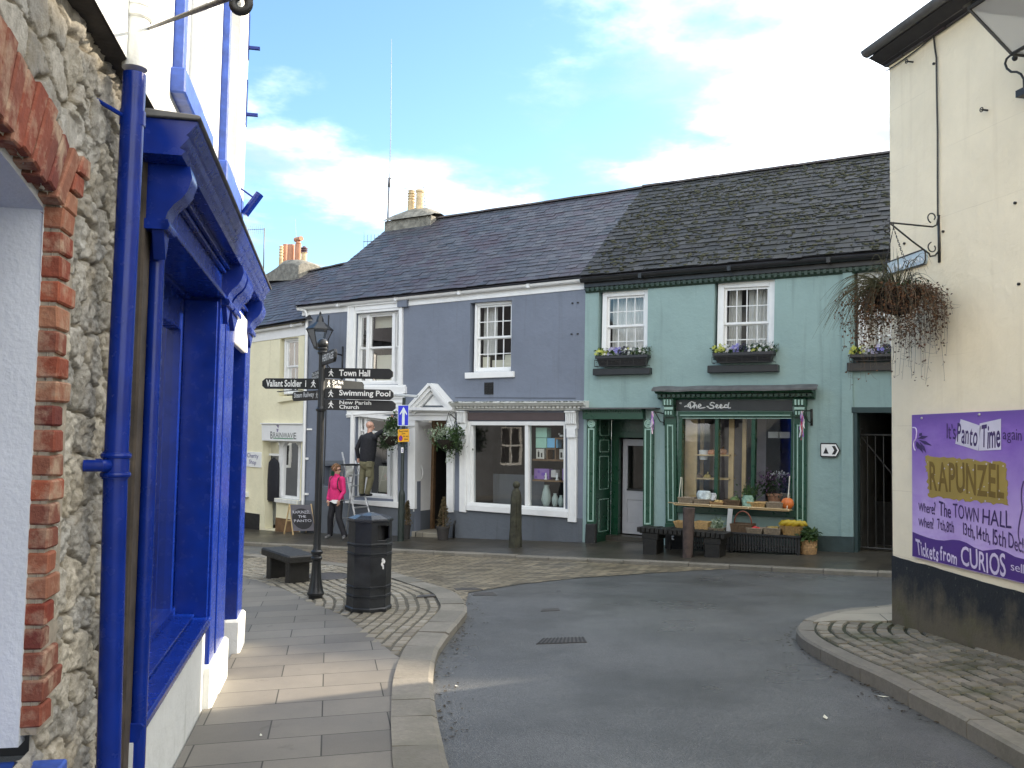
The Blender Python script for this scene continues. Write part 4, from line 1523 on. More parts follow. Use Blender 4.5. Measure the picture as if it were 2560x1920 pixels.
za, zc = zt + .005, F.z('7', 850, 645, .05)
nn = 16
vs = []
rr = random.Random(2)
for i in range(nn + 1):
 s = i / nn
 w = rr.uniform(-.008, .008)
 vs += [F.P(lerp(ua, ub, s), za - .02 + w, .37), F.P(lerp(ua, ub, s), za + .015 + w, .37), F.P(lerp(ua, ub, s), za + .07 + w, .27), F.P(lerp(uc, ud_, s), zc + w, .02), F.P(lerp(uc, ud_, s), za, .0)]
fs = [(i * 5 + k, i * 5 + k + 1, (i + 1) * 5 + k + 1, (i + 1) * 5 + k) for i in range(nn) for k in range(4)]
fs += [(0, 1, 2, 3, 4), tuple(nn * 5 + k for k in range(5))]
mb.add(vs, fs)
mb.build('lead_cover', mt['lead'], cn, smooth=30)
mb = MB()
fq = F.Q('7', [(532, 724), (1150, 724), (1150, 780), (532, 780)], .03)
mb.qblk(F, fq, 0, 1, 0, 1, -.02, .03)
mb.cur = 1
seedst = [[(112, 205), (130, 199), (150, 206)], [(140, 191), (158, 171), (182, 160), (202, 178), (192, 203), (162, 213), (150, 196), (160, 180)], [(163, 162), (170, 225)],
    [(208, 163), (199, 221)], [(200, 207), (218, 188), (226, 221)], [(234, 205), (262, 195), (250, 181), (236, 199), (250, 218), (302, 211)],
    [(386, 174), (362, 165), (342, 184), (368, 197), (380, 210), (350, 221), (318, 203)], [(394, 206), (415, 195), (402, 185), (395, 204), (410, 217), (430, 208)],
    [(430, 205), (452, 195), (440, 185), (432, 204), (445, 217), (470, 208)], [(501, 190), (478, 190), (474, 211), (501, 211)], [(514, 166), (505, 213), (531, 215)], [(312, 203), (330, 203)]]
for st_ in seedst:
 pts = [Vector((*K('l', *p), 0)) for p in st_]
 pts = [Vector((p.x, p.y, 0)) for p in (smooth_path(pts, 1.0) if len(pts) > 2 else pts)]
 mb.tube([F.P(*F.uz((p.x, p.y), .034), .034) for p in pts], .012, 5)
nq = F.Q('l', [(66, 164), (86, 164), (86, 182), (66, 182)], .034)
mb.qtext(F, nq, '40', .034, .01)
mb.build('name_board', [M('slate_grey_board', (.028, .032, .032), .45, .2), mt['white']], GN, fix=False)
def pilaster(q, cap=True, name='pilaster', foot=None):
 mb = MB()
 mb.qblk(F, q, 0, 1, 0, .855 if cap else 1, -.02, .08)
 mb.cur = 1
 for a in ((.22, .34, .05, .80), (.66, .78, .05, .80), (.34, .66, .05, .065), (.34, .66, .785, .80)):
  mb.qblk(F, q, *a, .08, .092)
 mb.cur = 0
 mb.qblk(F, q, .0, 1, 0, .03, .08, .11)
 if cap:
  mb.qblk(F, q, .08, .94, .865, .945, -.02, .16)
  mb.qblk(F, q, .0, 1.0, .855, .867, -.02, .13)
  mb.qblk(F, q, .02, .98, .945, 1.0, -.02, .20)
  mb.cur = 1
  for i in range(3):
   mb.qblk(F, q, .18 + .24 * i, .32 + .24 * i, .875, .905, .16, .18)
   mb.qblk(F, q, .16 + .26 * i, .32 + .26 * i, .95, .995, .20, .22)
  mb.qblk(F, q, .1, .92, .915, .937, .16, .185)
  mb.cur = 0
 return mb.build(name, [mt['dkgreen'], mt['ltgreen']], GN, bev=.003)
pilaster(F.Q('7', [(470, 718), (530, 718), (535, 1402), (476, 1400)], .08))
pilaster(F.Q('7', [(1160, 718), (1228, 718), (1224, 1402), (1160, 1402)], .08))
mb = MB()
for a in ((0, .035, 0, 1), (.985, 1, 0, 1)):
 mb.qblk(F, qGW, *a, -.14, .03)
mb.qblk(F, qGW, .035, .985, .965, 1, -.14, .028)
mb.qblk(F, qGW, .035, .985, 0, .03, -.14, .028)
q_ = sub(qGW, 0, 1, .975, 1.03)
mb.qblk(F, q_, 0, 1, 0, 1, -.02, .06)
for s in (.345, .665):
 mb.qblk(F, qGW, s - .016, s + .016, .03, .965, -.14, .0)
sw = mb.build('shop_window', mt['dkgreen'], GN, bev=.003)
mb = MB()
q_ = sub(qGW, 0, 1, .985, .995)
mb.qblk(F, q_, .02, .98, 0, 1, .06, .066)
mb.qblk(F, sub(qGW, .035, .985, .955, .962), 0, 1, 0, 1, .028, .034)
mb.build('lining', mt['ltgreen'], sw)
gm = MB()
for a, b in ((.03, .335), (.355, .655), (.675, .985)):
 gm.poly(F, sub(qGW, a, b, .02, .97), -.07)
gm.build('pane', mt['glass'], sw, fix=False)
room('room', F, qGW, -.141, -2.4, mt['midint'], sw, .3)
mb = MB()
s_ = F.Q('7', [(536, 1292), (1166, 1312), (1166, 1348), (536, 1322)], .10)
mb.qblk(F, s_, 0, 1, 0, 1, -.1, .10)
mb.build('sill', mt['dkgreen'], GN, bev=.005)
mb = MB()
for s0, s1, d in ((.085, .115, -.35), (.40, .445, -.4), (.50, .535, -.55), (.085, .115, -.75)):
 mb.qblk(F, qGW, s0, s1, .0, .96, d - .05, d)
mb.qblk(F, qGW, .0, .09, .0, .97, -.40, -.37)
for t in (.285, .545):
 mb.qblk(F, qGW, .11, .42, t, t + .016, -.75, -.3)
mb.build('display_shelves', mt['pine'], sw)
mb = MB()
mb.qblk(F, qGW, .13, .44, .0, 1.0, -1.3, -1.28)
mb.qblk(F, qGW, .53, .66, .0, 1.0, -1.0, -.98)
mb.build('back_panel', M('lilac_wall', (.20, .185, .21), .8, .15, 3), sw)
mb = MB()
for s in (.72, .82):
 q_ = sub(qGW, s - .045, s + .045, .75, .82)
 mb.qblk(F, q_, 0, 1, 0, 1, -1.2, -1.0)
mb.build('shop_lamp', mt['white'], sw)
mb = MB()
c_ = F.Q('p', [(-15, 95), (580, 92), (580, 188), (-15, 190)], .16)
mb.qblk(F, c_, 0, 1, 0, 1, -.02, .16)
n = 26
for i in range(n):
 mb.qblk(F, c_, (i + .2) / n, (i + .75) / n, .74, .93, .16, .20)
mb.qblk(F, c_, -.02, 1.0, .93, 1.1, -.02, .24)
cp = mb.build('door_canopy', mt['dkgreen'], GN, bev=.003)
mb = MB()
c2 = F.Q('p', [(-30, 76), (715, 74), (715, 86), (-30, 92)], .2)
mb.qblk(F, c2, 0, 1, 0, 1, -.02, .27)
mb.build('lead_cover', mt['lead'], cp)
for a, ba in (([(28, 192), (122, 192), (112, 1222), (22, 1222)], (.0, .085)), ([(586, 192), (686, 192), (678, 1250), (580, 1250)], (0, .085))):
 q_ = F.Q('p', a, .06)
 mb = MB()
 mb.qblk(F, q_, 0, 1, 0, 1, -.02, .06)
 mb.cur = 1
 for b in ((.14, .30, 0.02, .915), (.70, .82, .02, .915), (.30, .70, .9, .915), (.30, .70, .02, .035)):
  mb.qblk(F, q_, *b, .06, .07)
 m_ = sub(q_, .2, .8, .935, .985)
 c = F.P((m_[0][0] + m_[1][0]) / 2, (m_[0][1] + m_[3][1]) / 2, .06)
 Mx = ROW.N.to_track_quat('Z', 'Y').to_matrix()
 mb.lathe([(.085, 0), (.085, .015), (.06, .018), (.055, .01), (.03, .012), (.02, .03)], c, 18, Mx)
 mb.build('pilaster', [mt['dkgreen'], mt['ltgreen']], GN, bev=.002)
mb = MB()
q_ = F.Q('p', [(12, 1222), (112, 1222), (108, 1400), (6, 1400)], .09)
mb.qblk(F, q_, 0, 1, -.2, 1, -.02, .09)
mb.build('pilaster_base', mt['blackmat'], GN, bev=.02)
g0, g1 = qGD[0][0], qGD[1][0]
zq1 = qGD[0][1]
zq0 = zb(g0) + .0
mb = MB()
mb.blk(F, g0 + .001, g0 + .03, zq0 - .1, zq1, -.75, .0)
mb.blk(F, g0 - .02, g1 + .02, zq1 - .002, zq1 + .04, -.9, -.02)
zz = [F.z('p', 170, y, -.35) for y in (180, 352, 392, 514, 552, 882, 975, 1298)]
mb.cur = 1
for i in range(0, 8, 2):
 a, b = zz[i], min(zz[i + 1], zz[i])
 a, b = max(zz[i], zz[i + 1]), min(zz[i], zz[i + 1])
 for y0, y1, z0, z1 in ((-.62, -.605, b, a), (-.17, -.155, b, a), (-.62, -.155, a - .014, a), (-.62, -.155, b, b + .014)):
  mb.hexa([F.P(g0 + .03, z0, y0), F.P(g0 + .036, z0, y0), F.P(g0 + .036, z0, y1), F.P(g0 + .03, z0, y1), F.P(g0 + .03, z1, y0), F.P(g0 + .036, z1, y0), F.P(g0 + .036, z1, y1), F.P(g0 + .03, z1, y1)])
mb.build('door_lining', [mt['dkgreen'], mt['ltgreen']], GN)
dq = F.Q('p', [(300, 300), (592, 298), (590, 1375), (298, 1390)], -.75)
dq = [(dq[0][0], zq1), (g1, zq1), (g1, zb(g1) + .12), (dq[3][0], zb(g0) + .12)]
mb = MB()
mb.qblk(F, [(g0 + .03, zq1), (dq[0][0], zq1), (dq[0][0], zq0), (g0 + .03, zq0)], 0, 1, 0, 1, -.85, -.75)
zd = F.z('p', 450, 372, -.75)
mb.blk(F, dq[0][0], g1, zd, zq1, -.85, -.75)
mb.blk(F, dq[0][0], g1, zd, zd + .12, -.75, -.71)
ud0 = F.u('p', 345, 800, -.75)
mb.blk(F, dq[0][0], ud0, zq0, zd, -.85, -.72)
mb.blk(F, g1 - .001, g1 + .02, zq0, zq1, -.85, -.24)
mb.build('door_frame', mt['dkgreen'], GN, bev=.003)
room('passage', F, [(ud0, zd), (g1, zd), (g1, zq0 - .1), (ud0, zq0 - .1)], -.851, -2.6, mt['midint'], GN, .1)
mb = MB()
wq = [(ud0 + .02, zd - .03), (ud0 + .84, zd - .03), (ud0 + .84, zq0 + .13), (ud0 + .02, zq0 + .13)]
for a in ((0, .13, 0, 1), (.87, 1, 0, 1), (.13, .87, .93, 1), (.13, .87, 0, .12), (.13, .87, .36, .46)):
 mb.qblk(F, wq, *a, -.95, -.90)
mb.qblk(F, wq, .13, .87, .12, .36, -.935, -.915)
dr = mb.build('door', M('grey_white_door', (.42, .43, .46), .5, .08), GN, bev=.003)
mb = MB()
mb.poly(F, sub(wq, .13, .87, .46, .93), -.925)
mb.build('pane', mt['glass_dark'], dr, fix=False)
mb = MB()
mb.qblk(F, wq, .12, .88, .455, .475, -.90, -.885)
mb.qblk(F, wq, .55, .85, .78, .86, -.915, -.905)
mb.build('letter_plate', mt['black'], dr)
mb = MB()
mb.blk(F, g0 - .05, g1, zq0 - .25, zq0 + .11, -.9, -.5)
mb.build('doorstep', mt['rowslab'], GN, bev=.015)
room('passage', F, [(al - .0, azt - .02), (al + 1.3, azt - .02), (al + 1.3, azb - .1), (al, azb - .1)], -.24, -6, M('passage_render', (.19, .18, .165), .8, .3, 2, .3, 40), GN)
mb = MB()
zk = F.z('y', 1400, 430, -1.4)
mb.blk(F, al, al + 1.3, azb - .1, azb + .75, -2.42, -2.4)
mb.build('passage_footing', mt['blackmat'], GN)
mb = MB()
mb.blk(F, al - .03, al + 1.3, azt - .10, azt, -.24, .05)
mb.blk(F, al - .0, al + .06, azb - .1, azt - .1, -.24, .03)
mb.build('alley_frame', M('dark_teal', (.02, .045, .045), .6, .2), GN, bev=.005)
GT = thing('alley_gate', 'black iron barred gate in the alley at the end of the green house', 'gate', F.P(al + .6, azb, -.3))
mb = MB()
gu0, gu1 = F.u('i', 392, 400, -.3), al + 1.25
gz0, gz1 = F.z('i', 390, 765, -.3), F.z('i', 390, 180, -.3)
mb.tube([F.P(gu0, gz0, -.3), F.P(gu0, gz1 + .02, -.3), F.P(gu0 + .01, gz1 + .09, -.3), F.P(gu0 + .05, gz1 + .12, -.3)], .022, 8)
for z in (gz0 + .01, gz1):
 mb.tube([F.P(gu0, z, -.3), F.P(gu1, z, -.3)], .018, 6)
mb.tube([F.P(gu1, gz0, -.3), F.P(gu1, gz1, -.3)], .022, 8)
mb.tube([F.P(gu0 + .02, gz1 - .02, -.325), F.P(gu1, gz0 + .45, -.325)], .012, 6)
fr = mb.build('frame', mt['iron'], GT, smooth=40)
for i in range(1, 9):
 mb = MB()
 u = lerp(gu0, gu1, i / 9)
 mb.tube([F.P(u, gz0, -.3), F.P(u, gz1, -.3)], .010, 6)
 mb.build('bar', mt['iron'], GT, smooth=40)
mb = MB()
for z in (gz0 + .25, gz1 - .2):
 mb.blk(F, al - .0, gu0 + .03, z - .03, z + .03, -.32, -.27)
mb.build('hinge', mt['iron'], GT)
# --- yellow house
YH = thing('terraced_house', 'pale yellow charity shop house at the far left end of the row', 'house', YEL.P(-2, 0, 0))
F = YEL
yL, yR = -9.0, .05
yb = lambda u: (lambda q: rowpave_z(q.x, q.y))(F.P(u, 0, .3))
e0 = F.uz(K('4', 100, 966), .1)
e1 = F.uz(K('4', 494, 905), .1)
yz = lambda u: lerp(e0[1], e1[1], (u - e0[0]) / (e1[0] - e0[0]))
qYU = F.Q('4', [(332, 1015), (460, 1003), (456, 1405), (326, 1412)])
qYD = F.Q('o', [(308, 348), (850, 352), (832, 1520), (345, 1505)])
qYD[1] = (yR - .1, qYD[1][1])
qYD[2] = (yR - .1, qYD[2][1] - .1)
qYD[3] = (qYD[3][0], qYD[3][1] - .1)
qYL = F.Q('o', [(-90, 330), (66, 322), (62, 1045), (-90, 1045)])
mb = MB()
wall(mb, F, [(yL, yb(yL) - 1), (yR, yb(yR) - .4), (yR, yz(yR) + .1), (yL, yz(yL) + .1)], [list(reversed(h)) for h in (qYU, qYD, qYL)], .25)
mb.build('wall', mt['yellow'], YH)
mb = MB()
pq = F.Q('o', [(0, 1330), (300, 1362), (300, 1520), (0, 1520)], .01)
mb.prism(F, [(yL, pq[0][1]), (qYD[0][0], pq[1][1]), (qYD[0][0], yb(qYD[0][0]) - .4), (yL, yb(yL) - 1)], .001, .014)
mb.build('plinth', mt['blackmat'], YH)
EL = F.P(yL, yz(yL) + .08, .2)
ER = F.P(yR + .25, yz(yR) + .08, .2)
rl = F.uz(K('4', 200, 622), -3.0)
r2 = F.uz(K('4', 830, 488), -3.0)
yk = (r2[1] - rl[1]) / (r2[0] - rl[0])
RL_ = F.P(yL, rl[1] + yk * (yL - rl[0]), -3.0)
RR_ = F.P(r2[0] + .6, r2[1] + yk * .6, -3.0)
mb = MB()
bky = YEL.N * -6.2
mb.add([EL, ER, RR_, RL_, EL + bky, ER + bky], [(0, 1, 2, 3), (3, 2, 5, 4), (0, 3, 4), (1, 2, 5)])
mb.add([EL + dn, ER + dn, RR_ + dn, RL_ + dn], [(3, 2, 1, 0)])
rf = mb.build('roof', mt['deck'], YH, fix=False)
mb = MB()
slates(mb, EL, ER, RR_, RL_, 20, .30, 5)
mb.build('slating', mt['slate'], rf, fix=False)
mb = MB()
ridge_row(mb, RL_ + Vector((0, 0, .02)), RR_ + Vector((0, 0, .02)), .12, .45, 9)
mb.build('ridge_tiles', mt['ridge'], rf)
gutter('gutter', F, (yL, yz(yL)), (yR - .05, yz(yR)), .02, mt['white'], YH, .06, .30)
sash(F, sub(qYU, .1, 1, .03, 1), YH, 2, 1, 1, -.08, .06, .02, .5, curtain=nets, depth=.5)
mb = MB()
s_ = F.Q('4', [(312, 1412), (460, 1405), (458, 1440), (310, 1466)], .08)
mb.qblk(F, s_, 0, 1, .2, .8, -.1, .08)
mb.build('sill', mt['yellow'], YH, bev=.005)
mb = MB()
b0, b1 = F.uz(K('4', 312, 1412), .14), F.uz(K('4', 458, 1402), .14)
mb.tube([F.P(b0[0], b0[1] + .12, .02), F.P(b0[0], b0[1] + .12, .14), F.P(b1[0], b1[1] + .12, .14), F.P(b1[0], b1[1] + .12, .02)], .012, 6)
mb.build('window_rail', mt['iron'], YH)
mb = MB()
for a in ((0, .05, 0, 1), (.95, 1, 0, 1), (.05, .95, .95, 1), (.05, .95, 0, .05)):
 mb.qblk(F, qYL, *a, -.2, -.1)
w = mb.build('window', mt['white'], YH)
mb = MB()
mb.poly(F, qYL, -.15)
mb.build('pane', mt['glass'], w, fix=False)
room('room', F, qYL, -.21, -1.2, mt['dark'], w)
mb = MB()
s_ = F.Q('o', [(-90, 1050), (68, 1050), (68, 1155), (-90, 1150)], .12)
mb.qblk(F, s_, 0, 1, .3, 1, -.1, .12)
mb.build('sill', mt['white_old'], YH, bev=.005)
SB = thing('shop_sign', 'white sign board above the yellow shop entrance with dark green lettering', 'sign', F.P(*qYD[0], 0))
q_ = F.Q('o', [(298, 105), (866, 108), (866, 362), (300, 345)], .06)
mb = MB()
mb.qblk(F, q_, 0, 1, .03, 1, .0, .06)
mb.qblk(F, q_, -.01, 1, .97, 1.03, .0, .10)
bd = mb.build('board', mt['white'], SB, bev=.004)
mb = MB()
tq = F.Q('o', [(420, 218), (778, 232), (778, 316), (420, 308)], .063)
mb.qtext(F, sub(tq, 0, .09, -.05, 1.05), 'B', .064, .0)
mb.qtext(F, sub(tq, .12, .87, .12, .95), 'RAINWAV', .064, -.005)
mb.qtext(F, sub(tq, .90, 1.0, -.05, 1.0), 'E', .064, 0)
mb.cur = 1
mb.qblk(F, sub(tq, .12, .88, -.04, .08), 0, 1, 0, 1, .061, .065)
mb.cur = 2
iq = F.Q('o', [(500, 128), (540, 128), (540, 222), (500, 222)], .063)
mb.poly(F, [iq[0], ((iq[0][0] + iq[1][0]) / 2, iq[0][1] + .02), iq[1], (lerp(iq[1][0], iq[0][0], .2), lerp(iq[1][1], iq[2][1], .45))], .063)
mb.poly(F, [(lerp(iq[0][0], iq[1][0], .1), lerp(iq[0][1], iq[3][1], .5)), (lerp(iq[0][0], iq[1][0], .9), lerp(iq[0][1], iq[3][1], .55)), (lerp(iq[0][0], iq[1][0], .65), iq[2][1]), (lerp(iq[0][0], iq[1][0], .35), iq[2][1])], .0635)
mb.build('lettering', [M('sign_dark', (.02, .035, .03), .5), M('sign_green', (.04, .22, .10), .5), M('sign_lilac', (.22, .2, .3), .5)], bd, fix=False)
CS = thing('wall_sign', 'small square white sign with blue serif words on the yellow wall', 'sign', F.P(*F.uz(K('o', 185, 600)), 0))
q_ = F.Q('o', [(80, 492), (290, 500), (286, 715), (78, 698)], .03)
mb = MB()
mb.qblk(F, q_, 0, 1, 0, 1, .001, .03)
bd = mb.build('board', mt['white'], CS, bev=.003)
mb = MB()
mb.qtext(F, F.Q('o', [(98, 512), (258, 528), (250, 605), (98, 588)], .033), 'Charity', .033, .005)
mb.qtext(F, F.Q('o', [(128, 600), (226, 618), (216, 690), (124, 672)], .033), 'Shop', .033, .005)
mb.build('lettering', M('sign_blue', (.05, .05, .2), .5), bd, fix=False)
d_ = -.22
eq = F.Q('o', [(365, 365), (850, 362), (832, 1125), (375, 1480)], d_)
dz0 = yb(-1) + .05
mb = MB()
uu = [F.u('o', x, 700, d_) for x in (362, 384, 545, 560, 600, 632, 812, 845)]
top = qYD[0][1] + .05
zs1, zs2, zs3 = F.z('o', 470, 520, d_), F.z('o', 470, 550, d_), F.z('o', 700, 1108, d_)
for a, b in ((0, 1), (2, 4), (6, 7)):
 mb.blk(F, uu[a], uu[b], dz0 if a < 2 else zs3 - .05, top, d_ - .08, d_ + .03)
mb.blk(F, uu[1], uu[2], zs2, zs1, d_ - .08, d_ + .03)
mb.blk(F, uu[1], uu[6], F.z('o', 470, 362, d_), top, d_ - .08, d_ + .03)
mb.blk(F, uu[4], yR - .1, zs3 - .06, zs3, d_ - .08, d_ + .05)
for k, sgn in ((4, 1), (6, -1)):
 pts_ = [(uu[k], top - .02), (uu[k] + sgn * .12, top - .02), (uu[k] + sgn * .1, top - .1), (uu[k] + sgn * .03, top - .13), (uu[k], top - .2)]
 mb.prism(F, pts_ if sgn < 0 else list(reversed(pts_)), d_ - .03, d_ + .028)
ef = mb.build('shop_front', mt['white'], YH, bev=.004)
mb = MB()
mb.poly(F, [(uu[1], F.z('o', 470, 365, d_)), (uu[2], F.z('o', 470, 365, d_)), (uu[2], zs1), (uu[1], zs1)], d_ - .03)
mb.poly(F, [(uu[4], top), (uu[6], top), (uu[6], zs3), (uu[4], zs3)], d_ - .03)
mb.poly(F, [(uu[7], top), (yR - .1, top), (yR - .1, zs3), (uu[7], zs3)], d_ - .03)
mb.build('pane', mt['glass'], ef, fix=False)
mb = MB()
mb.hexa([F.P(uu[1] + .02, dz0, d_ - .1), F.P(uu[1] + .06, dz0, d_ - .1), F.P(uu[1] + .5, dz0, d_ - .8), F.P(uu[1] + .46, dz0, d_ - .8), F.P(uu[1] + .02, zs2, d_ - .1), F.P(uu[1] + .06, zs2, d_ - .1), F.P(uu[1] + .5, zs2, d_ - .8), F.P(uu[1] + .46, zs2, d_ - .8)])
mb.build('door', mt['white_old'], YH, bev=.004)
mb = MB()
w0, w1 = F.u('o', 470, 1160, .02), yR
wt_, wb_ = F.z('o', 600, 1148, .12), F.z('o', 600, 1205, .12)
mb.blk(F, F.u('o', 498, 1300, .02), w1 - .02, yb(0) - .4, wb_ + .01, -.2, .02)
mb.cur = 1
mb.blk(F, F.u('o', 470, 1160, .12), w1 - .02, wb_, wt_, -.2, .12)
mb.cur = 2
mb.blk(F, F.u('o', 498, 1300, .02) + .002, w1 - .03, yb(0) - .4, F.z('o', 560, 1405, .03), .02, .034)
mb.build('low_wall', [mt['yellow'], mt['white_old'], mt['wood']], YH, bev=.006)
room('room', F, [(qYD[0][0], top), (yR - .1, top), (yR - .1, dz0 - .3), (qYD[0][0], dz0 - .3)], d_ - .1, -2.2, mt['midint'], ef)
mb = MB()
cu_, cz1 = F.uz(K('o', 470, 570), d_ + .05)
cz0 = F.z('o', 470, 1180, d_ + .05)
hw = (F.u('o', 550, 800, d_ + .05) - F.u('o', 390, 800, d_ + .05)) / 2
cc = F.P((F.u('o', 550, 800, d_ + .05) + F.u('o', 390, 800, d_ + .05)) / 2, 0, d_ + .06)
Mx = Matrix((ROW.U, -YEL.N, Vector((0, 0, 1)))).transposed()
Mx = Matrix((YEL.U, YEL.N * -1, Vector((0, 0, 1)))).transposed()
H_ = cz1 - cz0
mb.lathe([(hw * .8, 0), (hw * .98, .03), (hw * .95, H_ * .5), (hw * .9, H_ * .75), (hw * .82, H_ * .88), (hw * .55, H_ * .94), (hw * .25, H_ * .97), (hw * .2, H_)], cc + Vector((0, 0, cz0)), 20, Mx, 0, 1, .3)
ct = mb.build('hanging_coat', mt['navy'], None, smooth=True, loc=cc + Vector((0, 0, cz0)))
tag(ct, 'long black coat hung on display in the yellow shop doorway', 'coat')
ps = F.Q('o', [(640, 892), (798, 902), (785, 1075), (630, 1040)], d_ - .06)
mb = MB()
mb.qblk(F, ps, 0, 1, 0, 1, d_ - .07, d_ - .06)
mb.cur = 1
mb.qblk(F, ps, .35, .68, .35, .58, d_ - .06, d_ - .058)
mb.cur = 2
mb.qblk(F, ps, .15, .85, .78, .84, d_ - .06, d_ - .058)
mb.qblk(F, ps, .35, .65, .66, .71, d_ - .06, d_ - .058)
tag(mb.build('poster', [mt['white'], M('poster_green', (.2, .35, .05), .5), M('poster_ink', (.1, .2, .35), .5)], None, loc=F.P(*ps[3], d_ - .06)), 'white notice with a green picture in the yellow shop window', 'poster')
mb = MB()
F2 = YEL
m0 = F2.uz(K('m', 175, 630), -3.0)
m1 = F2.uz(K('m', 670, 560), -3.0)
zt = F2.z('m', 560, 435, -3.0)
n = 12
vs = []
prof = [(0, .0), (.1, .28), (.25, .5), (.4, .68), (.55, .95), (.65, 1.0), (.8, .97), (.92, .85), (1.0, .70), (1.0, -.3)]
for s, h in prof:
 for k, d in enumerate((-3.45, -3.35, -3.0, -2.65, -2.55)):
  kk = (.5, .85, 1, .85, .5)[k]
  vs.append(F2.P(lerp(m0[0], m1[0], s), lerp(m0[1], m1[1], s) - .25 + (h * kk) * (zt - m1[1]) + .25 * h, d))
m = len(prof)
mb.add(vs, [(i * 5 + k, i * 5 + k + 1, (i + 1) * 5 + k + 1, (i + 1) * 5 + k) for i in range(m - 1) for k in range(4)])
mb.add([vs[i * 5] for i in range(m)], [tuple(range(m))])
mb.add([vs[i * 5 + 4] for i in range(m)], [tuple(range(m))])
st = mb.build('chimney', mt['stonecap'], YH, smooth=50)
pot(st, F2, 'm', 302, 270, 520, 56, -3.0, mt['buffpot'], 0)
pot(st, F2, 'm', 352, 250, 500, 60, -3.15, mt['terracotta'], 2)
pot(st, F2, 'm', 422, 255, 480, 90, -2.9, mt['terracotta'], 2)
o, p, r, h = pot(st, F2, 'm', 510, 250, 440, 78, -3.0, mt['terracotta'], 2)
mb = MB()
mb.lathe([(r * .6, h - .02), (r * .9, h + .03), (r * .5, h + .1)], p, 16)
mb.tube([p + Vector((0, 0, h + .17)) + YEL.U * -r * 1.6, p + Vector((0, 0, h + .17)) + YEL.U * r * 1.6], r * .75, 12)
mb.build('pot_hood', mt['terracotta'], o, smooth=40)
o, p, r, h = pot(st, F2, 'm', 585, 350, 450, 74, -3.0, mt['buffpot'], 1)
mb = MB()
pr = [(r * .8, h - .02)]
for i in range(3):
 pr += [(r * 1.15, h + .06 * i), (r * 1.15, h + .06 * i + .03), (r * .7, h + .06 * i + .045)]
pr += [(r * .5, h + .2)]
mb.lathe(pr, p, 18)
mb.build('pot_cowl', M('purple_clay', (.10, .05, .06), .6), o, smooth=30)
# --- cream house on the right
CH = thing('corner_house', 'cream rendered corner house with black plinth and slate eaves', 'house', RIGHT.P(-2, 0, 0))
F = RIGHT
cu = F.u('x', 2216, 700)
cb = lambda u: (lambda q: plr(q.x, q.y))(F.P(u, 0, 0))
mb = MB()
ez = 5.42
out = [F.P(u, z, 0) for u, z in ((-9, -.3), (cu, -.5), (cu, ez), (-9, ez))]
bkv = [p - F.N * 7.5 for p in out]
bev_ = .07
mb.add([F.P(-9, -.3, 0), F.P(cu - bev_, -.5, 0), F.P(cu - bev_, ez, 0), F.P(-9, ez, 0), F.P(cu, -.5, -bev_), F.P(cu, ez, -bev_)] + bkv,
    [(0, 1, 2, 3), (1, 4, 5, 2), (4, 7, 8, 5), (6, 0, 3, 9), (6, 7, 4, 1, 0)])
mb.build('wall', mt['cream'], CH)
def plinth_mat():
 t = NT('worn_black_plinth')
 sp = t.n('ShaderNodeSeparateXYZ')
 t.l(t.tc.outputs['Object'], sp.inputs[0])
 h = t.math('ADD', sp.outputs[2], t.math('MULTIPLY', t.rng(t.noise(2.6, 6, .65), .2, .8, -.5, .5), .55))
 h = t.math('ADD', h, t.math('MULTIPLY', t.rng(t.noise(1, 4, .6, t.mapped((6, 6, .7))), .2, .8, -.5, .5), .35))
 f = t.rng(h, .08, .42)
 col = t.mix(f, (.12, .105, .075), (.022, .026, .03))
 g = t.rng(t.noise(1.7, 5, .6), .48, .62, 0, .6)
 lo = t.rng(h, -.05, .25, 1, 0)
 col = t.mix(t.math('MULTIPLY', g, lo), col, (.07, .08, .02))
 sp_ = t.rng(t.noise(20, 4, .7), .62, .7, 0, .35)
 col = t.mix(sp_, col, (.16, .15, .12))
 n = t.bump(t.noise(40, 4, .6), .5, .006)
 n = t.bump(t.noise(5, 4, .6), .5, .02, n)
 return t.done(col, .75, n, spec=.3)
mb = MB()
pA, pB = F.uz(K('i', 536, 800), .014), F.uz(K('i', 1244, 1002), .014)
pz_ = lambda u: lerp(pA[1], pB[1], (u - pA[0]) / (pB[0] - pA[0]))
us_ = frange(-9, cu - bev_, .12)
rr = random.Random(8)
tp_ = [(u, pz_(max(u, -2.2)) + rr.uniform(-.006, .006)) for u in us_]
mb.prism(F, [(-9, -.6), (cu - bev_, -.6)] + list(reversed(tp_)), .0, .014)
c0_, c1_ = F.P(cu - bev_, 0, .014), F.P(cu + .012, 0, -bev_)
zt_ = tp_[-1][1]
c2_ = F.P(cu + .012, 0, -7)
lo, hi = Vector((0, 0, -.6)), Vector((0, 0, zt_))
mb.add([c0_ + lo, c1_ + lo, c1_ + hi, c0_ + hi], [(0, 1, 2, 3)])
mb.add([c1_ + lo, c2_ + lo, c2_ + hi, c1_ + hi], [(0, 1, 2, 3)])
mb.build('plinth', plinth_mat(), CH)
ev = .24
EL, ER = F.P(-9, ez + .07, ev), F.P(-.12, ez + .07, ev)
RL_, RR_ = F.P(-9, ez + 2.1, -3.2), F.P(-.1, ez + 2.1, -3.2)
mb = MB()
mb.add([EL, ER, RR_, RL_, F.P(-9, ez, -7.5), F.P(-.1, ez, -7.5)], [(0, 1, 2, 3), (3, 2, 5, 4), (1, 2, 5)])
mb.add([F.P(-9, ez + .03, ev), F.P(-.12, ez + .03, ev), F.P(-.05, ez - .01, 0), F.P(-9, ez - .01, 0)], [(0, 1, 2, 3)])
rf = mb.build('roof', mt['deck'], CH, fix=False)
mb = MB()
